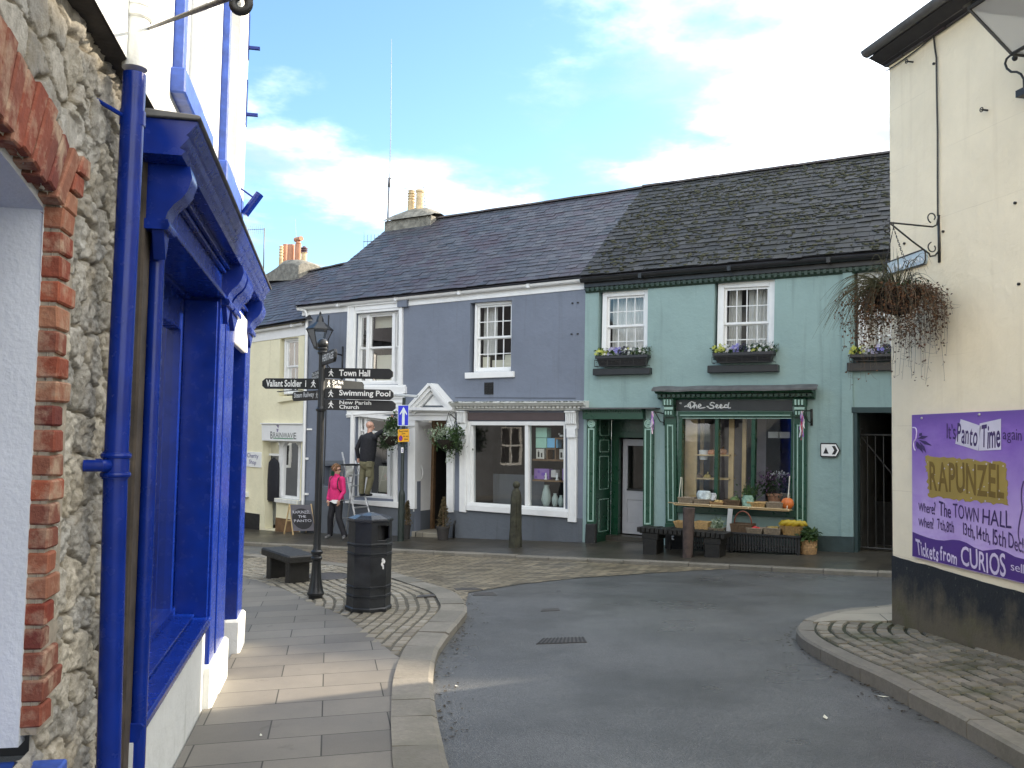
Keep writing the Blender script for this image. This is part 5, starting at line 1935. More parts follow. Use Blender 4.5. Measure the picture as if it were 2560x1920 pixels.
slates(mb, EL, ER, RR_, RL_, 16, .3, 31)
for k in range(4):      # stacked under-courses seen from below
 z0 = ez - .02 + k * .022
 for i in range(30):
  u = -9 + 8.93 * i / 30
  mb.blk(F, u + .01, u + .295, z0, z0 + .014, -.02, .03 + .055 * k + rr.uniform(-.012, .012))
mb.build('slating', mt['slate'], rf, fix=False)
gutter('gutter', F, (-9, ez + .10), (-.1, ez + .10), ev - .05, mt['lead'], CH, .06, .1, board=False)
mb = MB()
pts = [(775, 175), (782, 250), (790, 300), (792, 500), (796, 680), (796, 900), (797, 1120)]
mb.tube([F.P(*F.uz(K('8', *p), .02), .02) for p in pts], .008, 6)
a, b = F.uz(K('8', 530, 368), .02), F.uz(K('8', 1035, 0), .02)
mb.tube([F.P(lerp(a[0], b[0], i / 10), lerp(a[1], b[1], i / 10) - .012 * math.sin(math.pi * (i % 5) / 5), .02) for i in range(11)], .006, 5)
a2 = F.uz(K('8', 1045, 0), .03)
mb.tube([F.P(*b, .02), F.P(b[0] - .03, b[1] - .08, .03), F.P(b[0] - .07, b[1] - .1, .04), F.P(b[0] - .09, b[1] + .02, .04)], .008, 5)
mb.build('cable', mt['iron'], CH)
for x, y, ln in ((655, 320, .07), (1040, 570, .06)):
 a = F.uz(K('8', x, y), .03)
 mb = MB()
 mb.tube([F.P(*a, 0), F.P(*a, ln)], .008, 6)
 mb.tube([F.P(a[0] + .018 * math.cos(t * .7), a[1] + .018 * math.sin(t * .7), ln + .0) for t in range(10)], .005, 5)
 mb.build('eye_bolt', mt['iron'], CH)
for x, y in ((775, 330), (823, 1200), (622, 1262), (1196, 1052), (1215, 1472)):
 a = F.uz(K('8', x, y), .01)
 mb = MB()
 mb.lathe([(.012, -.01), (.012, .015), (.006, .02)], F.P(*a, 0), 8, F.N.to_track_quat('Z', 'Y').to_matrix())
 mb.build('stud', mt['iron'], CH)
# --- house on the left: rubble wall, blue shopfront, white upper storey
LH = thing('corner_shop', 'white house over a rubble stone wall with a glossy royal blue shopfront', 'shop', LEFT.P(4, 0, 0))
F = LEFT
lb = lambda u: (lambda q: pl(q.x, q.y))(F.P(u, 0, 0))
DS = -.08          # face of the rubble wall
DU = -.02          # face of the upper wall
uC = 7.85
uJ = F.u('d', 110, 1000, DS)      # jamb edge of the brick-arched opening
print('uJ', uJ)
AC, AH = uJ - 1.0, 1.0
zSp = F.z('A', 730, 1060, DS)
RISE = .10
AR = (AH * AH + RISE * RISE) / (2 * RISE)
def arcz(u, off=0.0):
 x = u - AC
 R_ = AR + off
 return zSp + RISE - AR + math.sqrt(max(0, R_ * R_ - x * x))
zLed = F.z('1', 870, 465, .0)
stones = []
rr = random.Random(21)
z = -.5
while z < 3.3:
 hh = rr.uniform(.09, .2)
 u = 1.2 + rr.uniform(-.2, 0)
 while u < 4.1:
  ww = rr.uniform(.10, .30)
  stones.append((u + ww / 2 + rr.uniform(-.03, .03), z + hh / 2 + rr.uniform(-.04, .04), rr.uniform(.5, 1.0), rr.random(), rr.uniform(-.5, .5)))
  u += ww
 z += hh
cell = {}
for s_ in stones:
 cell.setdefault((int(s_[0] / .25), int(s_[1] / .25)), []).append(s_)
def rubble(u, z):
 wx = .035 * noise.noise(Vector((u * 7, z * 7, 1.3))) + .012 * noise.noise(Vector((u * 26, z * 26, 5)))
 wz = .035 * noise.noise(Vector((u * 7, z * 7, 8.1))) + .012 * noise.noise(Vector((u * 26, z * 26, 9)))
 x, y = u + wx, z + wz
 ci, cj = int(x / .25), int(y / .25)
 b1 = b2 = 9
 best = None
 for i in (-1, 0, 1):
  for j in (-1, 0, 1):
   for s in cell.get((ci + i, cj + j), ()):
    d = math.hypot((x - s[0]) * .8, y - s[1])
    if d < b1:
     b2, b1, best = b1, d, s
    elif d < b2:
     b2 = d
 e = (b2 - b1)
 k = sstep(.003, .022, e)
 f = noise.noise(Vector((u * 9 + best[3] * 40, z * 13, best[3] * 9)))
 h = k * (.016 + .016 * best[2]) + k * (.13 * best[4] * (x - best[0]) + .12 * (best[3] - .5) * (y - best[1]))
 h += k * (.010 * f - .020 * abs(noise.noise(Vector((u * 20, z * 34, best[3] * 5)))) - .010 * abs(noise.noise(Vector((u * 55, z * 48, best[3] * 5 + 3)))))
 h -= (1 - k) * .055 * max(0, noise.noise(Vector((u * 7, z * 7, 4))) + .2)
 h += .008 * noise.noise(Vector((u * 45, z * 45, 2))) + .006 * noise.noise(Vector((u * 110, z * 80, 4)))
 return h, best[3], k
GU0, GU1, GZ0, GZ1 = 1.9, 3.80, -.35, zLed + .12
st_ = .0085
nu, nz = int((GU1 - GU0) / st_), int((GZ1 - GZ0) / st_)
vs, tone, mort = [], [], []
for j in range(nz + 1):
 for i in range(nu + 1):
  u, z = GU0 + st_ * i, GZ0 + st_ * j
  h, t, k = rubble(u, z)
  if (u < uJ + .10 and z > .7) or (u < uJ + .22 and zSp - .02 < z < zSp + .34):
   h = min(h, .010)
  vs.append(F.P(u, z, DS - .035 + h))
  tone.append(t)
  mort.append(k)
fs = []
for j in range(nz):
 for i in range(nu):
  u, z = GU0 + st_ * (i + .5), GZ0 + st_ * (j + .5)
  if u < uJ - .0 and z < arcz(min(u, uJ), 0) and z > .70:
   continue
  a = j * (nu + 1) + i
  fs.append((a, a + 1, a + nu + 2, a + nu + 1))
me = bpy.data.meshes.new('stone_wall')
off = OFF[LH.name]
me.from_pydata([v - off for v in vs], [], fs)
ca = me.color_attributes.new('stone', 'FLOAT_COLOR', 'POINT')
buf = []
for t, k in zip(tone, mort):
 buf += [t, k, 0, 1]
ca.data.foreach_set('color', buf)
for p in me.polygons:
 p.use_smooth = True
t = NT('rubble_stone')
at = t.n('ShaderNodeAttribute', attribute_name='stone')
sp = t.n('ShaderNodeSeparateColor')
t.l(at.outputs['Color'], sp.inputs[0])
cr = t.n('ShaderNodeValToRGB')
el = cr.color_ramp.elements
for c_, ps_ in (((.38, .365, .33), 0), ((.62, .59, .52), .3), ((.68, .62, .50), .55), ((.44, .42, .37), .8), ((.68, .66, .60), 1)):
 if ps_ in (0, 1):
  e = el[0 if ps_ == 0 else -1]
 else:
  e = el.new(ps_)
 e.color = (*c_, 1)
 e.position = ps_
t.l(sp.outputs[0], cr.inputs[0])
f = t.rng(t.noise(16, 9, .78), .36, .64)
col = t.mix(.7, cr.outputs[0], t.mix(f, (.30, .28, .25), (1, 1, 1)), 'MULTIPLY')
f2 = t.rng(t.noise(3, 6, .65), .5, .68, 0, .5)
col = t.mix(f2, col, (.38, .31, .20))
col = t.mix(t.rng(sp.outputs[1], .0, .8, 1, 0), col, t.mix(f, (.20, .17, .12), (.42, .37, .28)))
n_ = t.bump(t.noise(45, 8, .75), 1.0, .014)
t.done(col, .9, n_, spec=.2)
me.materials.append(t.m)
so = bpy.data.objects.new('stone_wall', me)
COL.objects.link(so)
so.parent = LH
OFF[so.name] = off
mb = MB()
mb.prism(F, [(-7, -.6), (.72, -.6), (.72, zLed), (-7, zLed)], -.4, DS)
mb.prism(F, [(.72, -.6), (1.92, -.6), (1.92, .74), (.72, .74)], -.4, DS - .02)
mb.prism(F, [(.72, zLed), (.72, zSp + .3)] + [(1.92, zSp + .3), (1.92, zLed)], -.4, DS - .02)
mb.build('stone_wall', t.m, LH)
mb = MB()
rr = random.Random(3)
def brick(q, d0, d1):
 c = [F.P(u, z, 0) for u, z in q]
 j = [Vector((rr.uniform(-.003, .003), rr.uniform(-.003, .003), rr.uniform(-.003, .003))) for _ in range(8)]
 mb.hexa([c[0] + F.N * d0 + j[0], c[1] + F.N * d0 + j[1], c[1] + F.N * d1 + j[2], c[0] + F.N * d1 + j[3], c[3] + F.N * d0 + j[4], c[2] + F.N * d0 + j[5], c[2] + F.N * d1 + j[6], c[3] + F.N * d1 + j[7]])
z = .775
i = 0
while z < zSp - .03:
 h = rr.uniform(.062, .07)
 w = (.10 if i % 3 else .075) + rr.uniform(-.018, .045) + (.05 if i % 4 == 1 else 0)
 brick([(uJ - .004, z), (uJ + w, z + rr.uniform(-.004, .004)), (uJ + w, z + h), (uJ - .004, z + h)], DS - .09, DS + .005 + rr.uniform(-.004, .006))
 z += h + .011
 i += 1
a0 = math.asin(AH / AR)
n = 26
for k in range(n):
 a, b = a0 - 2 * a0 * (k + .07) / n, a0 - 2 * a0 * (k + .93) / n
 o_ = rr.uniform(-.012, .008)
 ro = AR + rr.uniform(.205, .235)
 cz = zSp + RISE - AR
 lo_ = max(-.02, o_) if k >= 0 else .02
 xa, xb = math.sin(a) * AR, math.sin(b) * AR
 fa, fb = .68 * xa, .68 * xb
 za_, zb2 = cz + math.cos(a) * AR, cz + math.cos(b) * AR
 hr_ = ro - AR + .03
 brick([(AC + xa + math.sin(fa) * lo_, za_ + lo_), (AC + xb + math.sin(fb) * lo_, zb2 + lo_), (AC + xb + math.sin(fb) * hr_, zb2 + math.cos(fb) * hr_), (AC + xa + math.sin(fa) * hr_, za_ + math.cos(fa) * hr_)], DS - .09, DS + .006 + rr.uniform(-.006, .008))
for z0, x0 in ((zSp - .005, .02), (zSp + .075, .085), (zSp + .155, .15)):
 brick([(uJ + x0, z0), (uJ + x0 + .13, z0 + .0), (uJ + x0 + .13, z0 + .068), (uJ + x0 + .05, z0 + .068)], DS - .08, DS + .005)
tb = isl('old_red_brick', [(.22, .05, .032), (.34, .10, .055), (.16, .045, .035), (.36, .17, .10), (.27, .07, .04), (.20, .085, .06)], .9, 1.0, 45, (.42, .33, .23), .2, 9.0, .7)
bo = mb.build('brick_arch', tb, LH, bev=.006)
mb = MB()
mb.blk(F, uJ + .004, uJ + .17, .75, zSp, DS - .09, DS - .008)
mor = M('lime_mortar', (.30, .26, .20), .9, .25, 20, .6, 50)
pts = [(AC + math.sin(a0 - 2 * a0 * i / 30) * (AR + .012), zSp + RISE - AR + math.cos(a0 - 2 * a0 * i / 30) * (AR + .012)) for i in range(-1, 31)]
pto = [(AC + math.sin(a0 - 2 * a0 * i / 30) * (AR + .19), zSp + RISE - AR + math.cos(a0 - 2 * a0 * i / 30) * (AR + .19)) for i in range(-1, 31)]
for i in range(31):
 brick_q = [pts[i], pts[i + 1], pto[i + 1], pto[i]]
 c = [F.P(u, z, 0) for u, z in brick_q]
 mb.hexa([c[0] + F.N * (DS - .09), c[1] + F.N * (DS - .09), c[1] + F.N * (DS - .012), c[0] + F.N * (DS - .012), c[3] + F.N * (DS - .09), c[2] + F.N * (DS - .09), c[2] + F.N * (DS - .012), c[3] + F.N * (DS - .012)])
mb.build('mortar', mor, bo)
mb = MB()
uR = uJ - .012
n = 30
vs, fs = [], []
prof = [(uR, .72)] + [(uR, .72 + (zSp - .72) * i / 4) for i in range(1, 4)] + [(AC + math.sin(a0 - 2 * a0 * i / n) * (AR - .02), zSp + RISE - AR + math.cos(a0 - 2 * a0 * i / n) * (AR - .02)) for i in range(n + 1)] + [(AC - AH + .02, .72)]
for u, z in prof:
 vs += [F.P(u, z, DS - .052), F.P(u - (.0 if u > AC else -.0), z, -1.1)]
m = len(prof)
fs = [(2 * i, 2 * i + 1, 2 * i + 3, 2 * i + 2) for i in range(m - 1)]
mb.add(vs, fs)
outp = [(uJ + .05, .70)] + [(uJ + .05, zSp)] + [(AC + math.sin(a0 - 2 * a0 * i / n) * (AR + .1), zSp + RISE - AR + math.cos(a0 - 2 * a0 * i / n) * (AR + .1)) for i in range(n + 1)] + [(AC - AH - .05, .70)]
for i in range(n):
 a, b = prof[4 + i], prof[5 + i]
 c, d = outp[2 + i], outp[3 + i]
 mb.add([F.P(*a, DS - .0525), F.P(*b, DS - .0525), F.P(*d, DS - .0525), F.P(*c, DS - .0525)], [(0, 1, 2, 3)])
mb.add([F.P(uR, .72, DS - .0525), F.P(uJ + .05, .72, DS - .0525), F.P(uJ + .05, zSp, DS - .0525), F.P(uR, zSp, DS - .0525)], [(0, 1, 2, 3)])
mb.build('window_reveal', M('white_plaster', (.60, .63, .66), .7, .06, 3, .5, 60, dist=.006), LH, fix=False)
mb = MB()
mb.poly(F, [(AC - AH, .7), (uJ + .02, .7), (uJ + .02, zSp + .35), (AC - AH, zSp + .35)], -1.08)
mb.build('shutter', mt['blue_old'], LH, fix=False)
ue, zt_ = F.uz(K('3', 438, 1605), -.0)
mb = MB()
mb.blk(F, AC - AH - .1, F.u('3', 438, 1620, .0), zt_ - .13, F.z('3', 435, 1600, .0) + .0, -1.0, .0)
mb.build('window_sill', mt['blue_old'], LH, bev=.006)
zLo = F.z('1', 870, 465, DU)
qA = None
s1 = [F.u('1', 1205, 500, DU + .07), F.u('1', 1385, 930, DU + .07)]
s2 = [F.u('1', 1475, 1100, DU + .07), F.u('1', 1580, 1340, DU + .07)]
zs1a, zs1b = F.z('1', 1200, 600, DU + .07), F.z('1', 1205, 430, DU + .07)
zs2a, zs2b = F.z('1', 1475, 1180, DU + .07), F.z('1', 1475, 1030, DU + .07)
w1 = rect(s1[0] + .10, F.u('s', 980, 300, DU), zs1b - .01, zs1b + 1.6)
w2 = rect(s2[0] + .08, F.u('s', 1440, 600, DU), zs2b - .01, zs2b + 1.6)
w0 = rect(.6, 1.6, zs1b, zs1b + 1.6)
print('upper', s1, s2, zLo, w1, w2)
mb = MB()
ZT = 6.3
wall(mb, F, [(-7, zLo), (uC, zLo), (uC, ZT), (-7, ZT)], [list(reversed(h)) for h in (w0, w1, w2)], .16, DU)
mb.add([F.P(uC, zLo, DU), F.P(uC, zLo, -6), F.P(uC, ZT, -6), F.P(uC, ZT, DU)], [(0, 1, 2, 3)])
mb.add([F.P(uC, -.9, -.3), F.P(uC, -.9, -6), F.P(uC, zLo, -6), F.P(uC, zLo, -.3)], [(0, 1, 2, 3)])
mb.add([F.P(-7, -.9, DU), F.P(-7, -.9, -6), F.P(-7, ZT, -6), F.P(-7, ZT, DU)], [(0, 1, 2, 3)])
mb.build('upper_wall', mt['white_old'], LH)
mb = MB()
mb.add([F.P(-7, zLo - .002, DU), F.P(uC, zLo - .002, DU), F.P(uC, zLed + .08, -.3), F.P(-7, zLed + .08, -.3)], [(0, 1, 2, 3)])
n = 60
vs = [F.P(lerp(-7, 3.9, i / n), zLo - .008 + rr.uniform(-.006, .006), d) for i in range(n + 1) for d in (DU - .003, DU - .16)]
mb.add(vs, [(2 * i, 2 * i + 1, 2 * i + 3, 2 * i + 2) for i in range(n)])
mb.build('ledge', M('dark_slate_ledge', (.05, .045, .04), .9, .4, 8, .6, 40), LH, fix=False)  # underside of the overhanging upper wall, given a dark colour
mb = MB()
mb.add([F.P(-7, ZT, .25), F.P(uC + .1, ZT, .25), F.P(uC + .1, ZT + 1.9, -3), F.P(-7, ZT + 1.9, -3), F.P(-7, ZT, -6.2), F.P(uC + .1, ZT, -6.2)], [(0, 1, 2, 3), (3, 2, 5, 4), (1, 2, 5), (0, 3, 4)])
mb.build('roof', mt['deck'], LH, fix=False)
for q_, sl, za, zb_ in ((w1, s1, zs1a, zs1b), (w2, s2, zs2a, zs2b), (w0, (.45, 1.7), zs1a, zs1b)):
 w = sash(F, sub(q_, .0, 1, 0, 1), LH, 2, 2, 2, DU - .09, .06, .02, .5, curtain=None, depth=.5)
 mb = MB()
 mb.blk(F, sl[0], sl[1], za, zb_, -.1, DU + .07)
 sb_ = mb.build('sill', mt['blue_old'], LH, bev=.008)
 mb = MB()
 mb.blk(F, q_[0][0] - (.03 if q_ is w2 else .06), q_[0][0] - .01, zb_, q_[0][1], DU, DU + .05)
 mb.blk(F, q_[0][0] - .01, q_[0][0] + .012, zb_, q_[0][1], DU - .08, DU + .052)
 mb.build('architrave', mt['blue_old'], LH, bev=.004)
for y in (465, 1450):
 mb = MB()
 u_, z_ = F.uz(K('s', 1510 if y < 900 else 1485, y), DU)
 mb.blk(F, uC - .06, uC + .0, z_ - .1, z_ + .3, DU, DU + .008)
 mb.blk(F, uC - .05, uC - .02, z_ - .012, z_ + .012, DU, DU + .10)
 mb.build('shutter_hook', mt['blue'], LH)
PD = .0
pb, pt = F.uz(K('3', 740, 1650), PD + .02), F.uz(K('1', 905, 480), PD + .02)
u0 = F.u('2', 788, 1350, PD + .02)
up = F.u('1', 908, 480, PD + .02)
R_ = .043
mb = MB()
mb.tube([F.P(pb[0] - .01, -.6, PD), F.P(pb[0], pb[1], PD), F.P(u0, F.z('2', 780, 1350, PD), PD), F.P(up, pt[1], PD)], R_, 18)
cz = F.z('2', 780, 1350, PD)
for dz in (.035, -.035):
 mb.lathe([(R_ * 1.0, -.012), (R_ * 1.22, -.008), (R_ * 1.28, 0), (R_ * 1.22, .008), (R_ * 1.0, .012)], F.P(u0, cz + dz, PD), 20)
mb.lathe([(R_ * 1.1, -.05), (R_ * 1.12, 0), (R_ * 1.1, .05)], F.P(u0, cz, PD), 20)
for s in (-1, 1):
 mb.tube([F.P(u0 + s * .045, cz, -.02), F.P(u0 + s * .075, cz, -.03), F.P(u0 + s * .08, cz, -.09)], .022, 10)
bz = F.z('1', 860, 770, PD)
mb.lathe([(R_ * 1.0, -.03), (R_ * 1.1, -.028), (R_ * 1.1, .028), (R_ * 1.0, .03)], F.P(up, bz, PD), 20)
mb.tube([F.P(up - .03, bz, -.03), F.P(up - .14, bz + .02, DS - .03)], .008, 6)
dp = mb.build('drainpipe', mt['blue'], LH, smooth=35)
mb = MB()
zt0 = F.z('1', 905, 470, PD)
mb.tube([F.P(up, zt0 - .02, PD), F.P(up - .0, 6.0, PD + .01)], R_ * 1.08, 18)
for y in (55, 130):
 z_ = F.z('1', 900, y, PD)
 mb.lathe([(R_ * 1.1, -.02), (R_ * 1.28, -.014), (R_ * 1.32, 0), (R_ * 1.28, .014), (R_ * 1.1, .02)], F.P(up, z_, PD), 20)
mb.lathe([(R_ * 1.2, -.02), (R_ * 1.2, .06)], F.P(up, F.z('1', 900, 92, PD) - .02, PD), 20)
mb.build('upper_pipe', mt['white_old'], dp, smooth=35)
SF = 'blue'
uN0, uN1 = F.u('2', 948, 1300, .0), F.u('2', 990, 1300, .0)       # near post
uA0, uA1 = F.u('2', 1400, 1300, .0), F.u('2', 1432, 1300, .0)
uA2 = F.u('2', 1492, 1300, .0)
uB0, uB1 = F.u('2', 1572, 1300, 0), F.u('2', 1592, 1300, 0)
zc0 = 2.86
zc1 = F.z('d', 415, 262, .17)
zs = F.z('3', 1355, 690, .0)
print('shop', uN0, uN1, uA0, uA1, uA2, uB0, uB1, zc1, zs)
mb = MB()
bu = F.u('2', 965, 1300, -.02)
mb.tube([F.P(bu, -.5, -.02), F.P(bu, 2.62, -.02)], .035, 12)
mb.build('corner_bead', mt['blue'], LH, smooth=35)
mb = MB()
mb.blk(F, bu - .16, bu - .02, -.6, 2.9, -.36, -.045)
mb.build('corner_post', M('bare_brown_timber', (.055, .042, .03), .85, .5, 7, .6, 30), LH, bev=.01)
def post(name, a, b, z0, z1, d1=.0, d0=-.3, plinth=.35):
 mb = MB()
 mb.blk(F, a, b, z0, z1, d0, d1)
 w = b - a
 o = mb.build(name, mt['blue'], LH, bev=.006)
 return o
def console(name, a, b, d0=.0, zt=2.86, hh=.25, pr=.13):
 """scrolled bracket seen in profile: S-curve"""
 mb = MB()
 pts = [(d0 - .05, 0), (d0 + pr, 0), (d0 + pr + .012, -.05), (d0 + pr - .005, -.11), (d0 + pr * .78, -.145), (d0 + pr * .52, -.175), (d0 + pr * .34, -.21), (d0 + pr * .26, -.25), (d0 + pr * .24, -hh + .02), (d0 + .03, -hh), (d0 - .05, -hh)]
 mb.sweep(F, pts, a, b, zt)
 mb.blk(F, a - .012, b + .012, zt - hh - .04, zt - hh + .005, d0 - .05, d0 + .05)
 mb.tube([F.P(a - .012, zt - hh - .02, d0 + .035), F.P(b + .012, zt - hh - .02, d0 + .035)], .022, 10)
 mb.prism(F, [(a + .01, zt - hh - .04), (b - .01, zt - hh - .04), ((a + b) / 2, zt - hh - .16)], d0 - .02, d0 + .03)
 return mb.build(name, mt['blue'], LH, smooth=35)
z_b = lambda u: lb(u)
post('pilaster', bu, bu + .06, z_b(4) - .3, 2.85, -.03)
post('pilaster', uA0, uA1 - .01, z_b(uA0) + .28, 2.85)
post('pilaster', uA1 + .08, uA2, z_b(uA2) + .24, 2.85)
post('pilaster', uB0 - .12, uB1, z_b(uB0) + .22, 2.85, .01)
console('console', uN0 + .02, uN1 + .03)
console('console', uA0 + .02, uA1)
console('console', uA1 + .08, uA2 - .06)
console('console', uB0 - .12, uB1)
for a, b, d1 in ((uA0 - .03, uA1 + .03, .03), (uA1 + .06, uA2 + .02, .035), (uB0 - .16, uB1 + .03, .045)):
 mb = MB()
 mb.blk(F, a, b, z_b(a) - .3, z_b(a) + .29 - .02 * d1, -.35, d1)
 mb.build('plinth_block', mt['white_old'], LH, bev=.02)
mb = MB()
cA, cB = uN0 - .14, uB1 - .12
h = zc1 - zc0
cprof = [(a_, b_ * .8) for a_, b_ in [(-.06, 0), (.12, 0), (.135, .025), (.11, .04), (.135, .075), (.148, .10), (.135, .11), (.15, .13), (.175, .17), (.18, .19), (-.06, .19)]]
mb.sweep(F, cprof, cA, cB, zc0)
cn = mb.build('cornice', mt['blue'], LH)
mb = MB()
mb.sweep(F, [(-.06, .152), (.188, .152), (.198, .162), (.188, .172), (-.03, .185)], cA - .02, cB + .02, zc0 + .002)
mb.build('lead_cover', mt['lead'], cn, bev=.004)
mb = MB()
mb.blk(F, uN1 - .02, uA0 + .05, 2.635, zc0, -.2, -.005)
mb.blk(F, uN1 - .0, uA0 + .03, 2.61, 2.64, -.2, .03)
mb.blk(F, uN1 - .0, uA0 + .03, 2.79, 2.81, -.005, .025)
mb.blk(F, uN1 - .0, uA0 + .03, 2.82, 2.86, -.005, .05)
mb.blk(F, uA2 - .1, uB0 - .1, 2.62, zc0, -.2, -.015)
mb.blk(F, uA2 - .1, uB0 - .1, 2.75, 2.775, -.015, .02)
mb.build('fascia', mt['blue'], LH, bev=.004)
mb = MB()
wz1 = 2.59
zs_ = zs
for u, w in ((uN1, .06), (lerp(uN1, uA0, .31), .07), (lerp(uN1, uA0, .33) + .06, .05), (lerp(uN1, uA0, .62), .07), (uA0 - .12, .12)):
 mb.blk(F, u, u + w, zs_ + .0, wz1, -.34, -.24)
mb.blk(F, uN1, uA0, wz1 - .22, wz1, -.34, -.245)
mb.blk(F, uN1, uA0, zs_, zs_ + .08, -.34, -.22)
mb.blk(F, uA0 - .03, uA0, zs_, wz1, -.24, -.02)
mb.blk(F, uN1, uN1 + .02, zs_, wz1, -.24, -.1)
mb.blk(F, uN1, uA0, wz1, 2.635, -.34, -.2)
dw = mb.build('display_window', mt['blue'], LH, bev=.004)
gm = MB()
gm.poly(F, rect(uN1, uA0, zs_, wz1), -.29)
gm.build('pane', mt['glass_dark'], dw, fix=False)
room('room', F, rect(uN1 - .05, uA0 + .02, zs_ - .1, wz1 + .1), -.345, -1.8, mt['dark'], dw)
mb = MB()
mb.sweep(F, [(-.35, 0), (.0, -.015), (.012, -.03), (.0, -.05), (.0, -.075), (-.02, -.10), (-.35, -.10)], uN1 - .02, uA0 + .02, zs + .015)
mb.sweep(F, [(-.22, .012), (-.10, .006), (-.10, .022), (-.22, .03)], uN1 - .02, uA0 + .02, zs + .005)
mb.build('sill', mt['blue'], LH, bev=.003)
mb = MB()
mb.prism(F, [(uN1 - .03, -.6), (uA0 + .02, -.7), (uA0 + .02, zs - .08), (uN1 - .03, zs - .08)], -.35, -.03)
mb.build('stall_riser', mt['white_old'], LH)
mb = MB()
mb.blk(F, uA2 - .02, uB0 - .1, z_b(7.5) - .3, 2.45, -1.0, -.95)
mb.blk(F, uA2 - .06, uA2 - .01, z_b(7.5) - .3, 2.45, -.95, -.02)
mb.build('shop_door', mt['blue'], LH)
mb = MB()
mb.blk(F, uA2 + .02, uB0 - .0, F.z('t', 745, 1530, .0), F.z('t', 745, 1260, .0), -.04, .012)
mb.build('panel_sign', mt['white'], LH, bev=.01)
mb = MB()
ua_ = s2[1] - .15
a, b = reach(F, ua_, K('t', 832, 685)), reach(F, ua_, K('t', 935, 548))
mb.tube([a, b], .034, 12)
mb.tube([reach(F, ua_, K('t', 808, 512)), reach(F, ua_, K('t', 895, 575))], .008, 6)
mb.build('flag_holder', mt['blue'], LH, smooth=35)
BK = thing('sign_bracket', 'black iron rod and scroll projecting from the white upper wall', 'bracket', F.P(up + .1, zt0, DU))
mb = MB()
a = F.uz(K('s', 176, 395), .04)
bq = K('s', 1215, -2)
v = ray(bq)
tt = (F.O + F.N * .55 - E0).dot(F.N) / v.dot(F.N)
B_ = E0 + v * tt
A_ = F.P(*a, .04)
mb.tube([A_, B_, B_ + (B_ - A_) * .6], .006, 8)
mb.build('rod', mt['iron'], BK, smooth=True)
mb = MB()
v = ray(K('s', 1455, 50))
tt = (F.O + F.N * .55 - E0).dot(F.N) / v.dot(F.N)
C_ = E0 + v * tt
rs = 70 * .18079 / 2200 * C_.length
rt, upv = RC[0], RC[1]
mb.tube([C_ + (Vector(rt) * math.cos(t * .33 + .6) + Vector(upv) * math.sin(t * .33 + .6)) * rs * (1 - t * .006) for t in range(19)] + [C_ + Vector(upv) * .4 + Vector(rt) * .05], .010, 8)
mb.build('scroll', mt['iron'], BK, smooth=True)
# --- street furniture
def zat(p, pos):
 """height at which the picture point p meets the vertical through pos"""
 v = ray(p)
 dp = Vector((pos.x, pos.y, 0)).length
 return EYE + v.z / math.hypot(v.x, v.y) * dp
def wpx(c, n, pos):
 """n crop pixels as metres at pos"""
 return n * CROPS[c][2] * pos.y / 2200
MAN = [(-.06, .95), (.08, .95), (.10, .86), (.05, .80), (.16, .72), (.22, .56), (.36, .50), (.34, .44), (.18, .48), (.10, .58), (.08, .44), (.22, .18), (.34, .02), (.24, -.02), (.10, .14), (-.02, .36), (-.14, .12), (-.30, -.02), (-.36, .06), (-.22, .16), (-.12, .46), (-.10, .66), (-.22, .52), (-.34, .50), (-.30, .58), (-.14, .74), (-.02, .80)]
def man_sign(mb, F, u, z, h, d, flip=1):
 pts = [(u + flip * x * h, z + y * h) for x, y in MAN if y < .85]
 tri = geometry.tessellate_polygon([[Vector((a, b, 0)) for a, b in pts]])
 mb.add([F.P(a, b, d) for a, b in pts], [tuple(t) for t in tri])
 mb.poly(F, [(u + flip * h * (.03 + .09 * math.cos(t * .7)), z + h * (.91 + .09 * math.sin(t * .7))) for t in range(9)], d)
sp = gnd(K('g', 505, 522), pl)
SP = thing('signpost', 'black cast-iron signpost with ball finial and white-lettered fingers', 'signpost', sp)
z = lambda y: zat(K('5', 590, y), sp) - sp.z
z4 = lambda y: zat(K('4', 605, y), sp) - sp.z
rs = wpx('5', 25, sp)
w = lambda n: wpx('5', n, sp) / 2
prof = [(w(92), -.03), (w(96), z(1352)), (w(114), z(1345)), (w(116), z(1330)), (w(104), z(1318)), (w(92), z(1290)), (w(74), z(1240)), (w(64), z(1180)), (w(60), z(1120)), (w(62), z(1105)), (w(76), z(1100)), (w(78), z(1088)), (w(62), z(1080)), (w(60), z(1065)), (w(80), z(1060)), (w(82), z(1045)), (w(60), z(1036)), (w(52), z(1020)),
  (w(48), z(900)), (w(50), z(560)), (w(52), z4(1518)), (w(70), z4(1512)), (w(72), z4(1500)), (w(54), z4(1492)), (w(46), z4(1480)), (w(48), z4(1125)), (w(66), z4(1118)), (w(70), z4(1105)), (w(62), z4(1098)), (w(70), z4(1090)), (w(70), z4(1080)), (w(58), z4(1072))]
mb = MB()
mb.lathe(prof, sp, 24)
mb.build('pole', mt['black'], SP, smooth=30)
mb = MB()
rb = w(78)
mb.ball(sp + Vector((0, 0, z4(1050))), rb, 20, 14)
mb.build('finial', mt['black'], SP, smooth=True)
sgw = M('sign_white', (.78, .78, .76), .4, .03)
sgb = M('sign_black', (.007, .008, .009), .5, .2, 8)
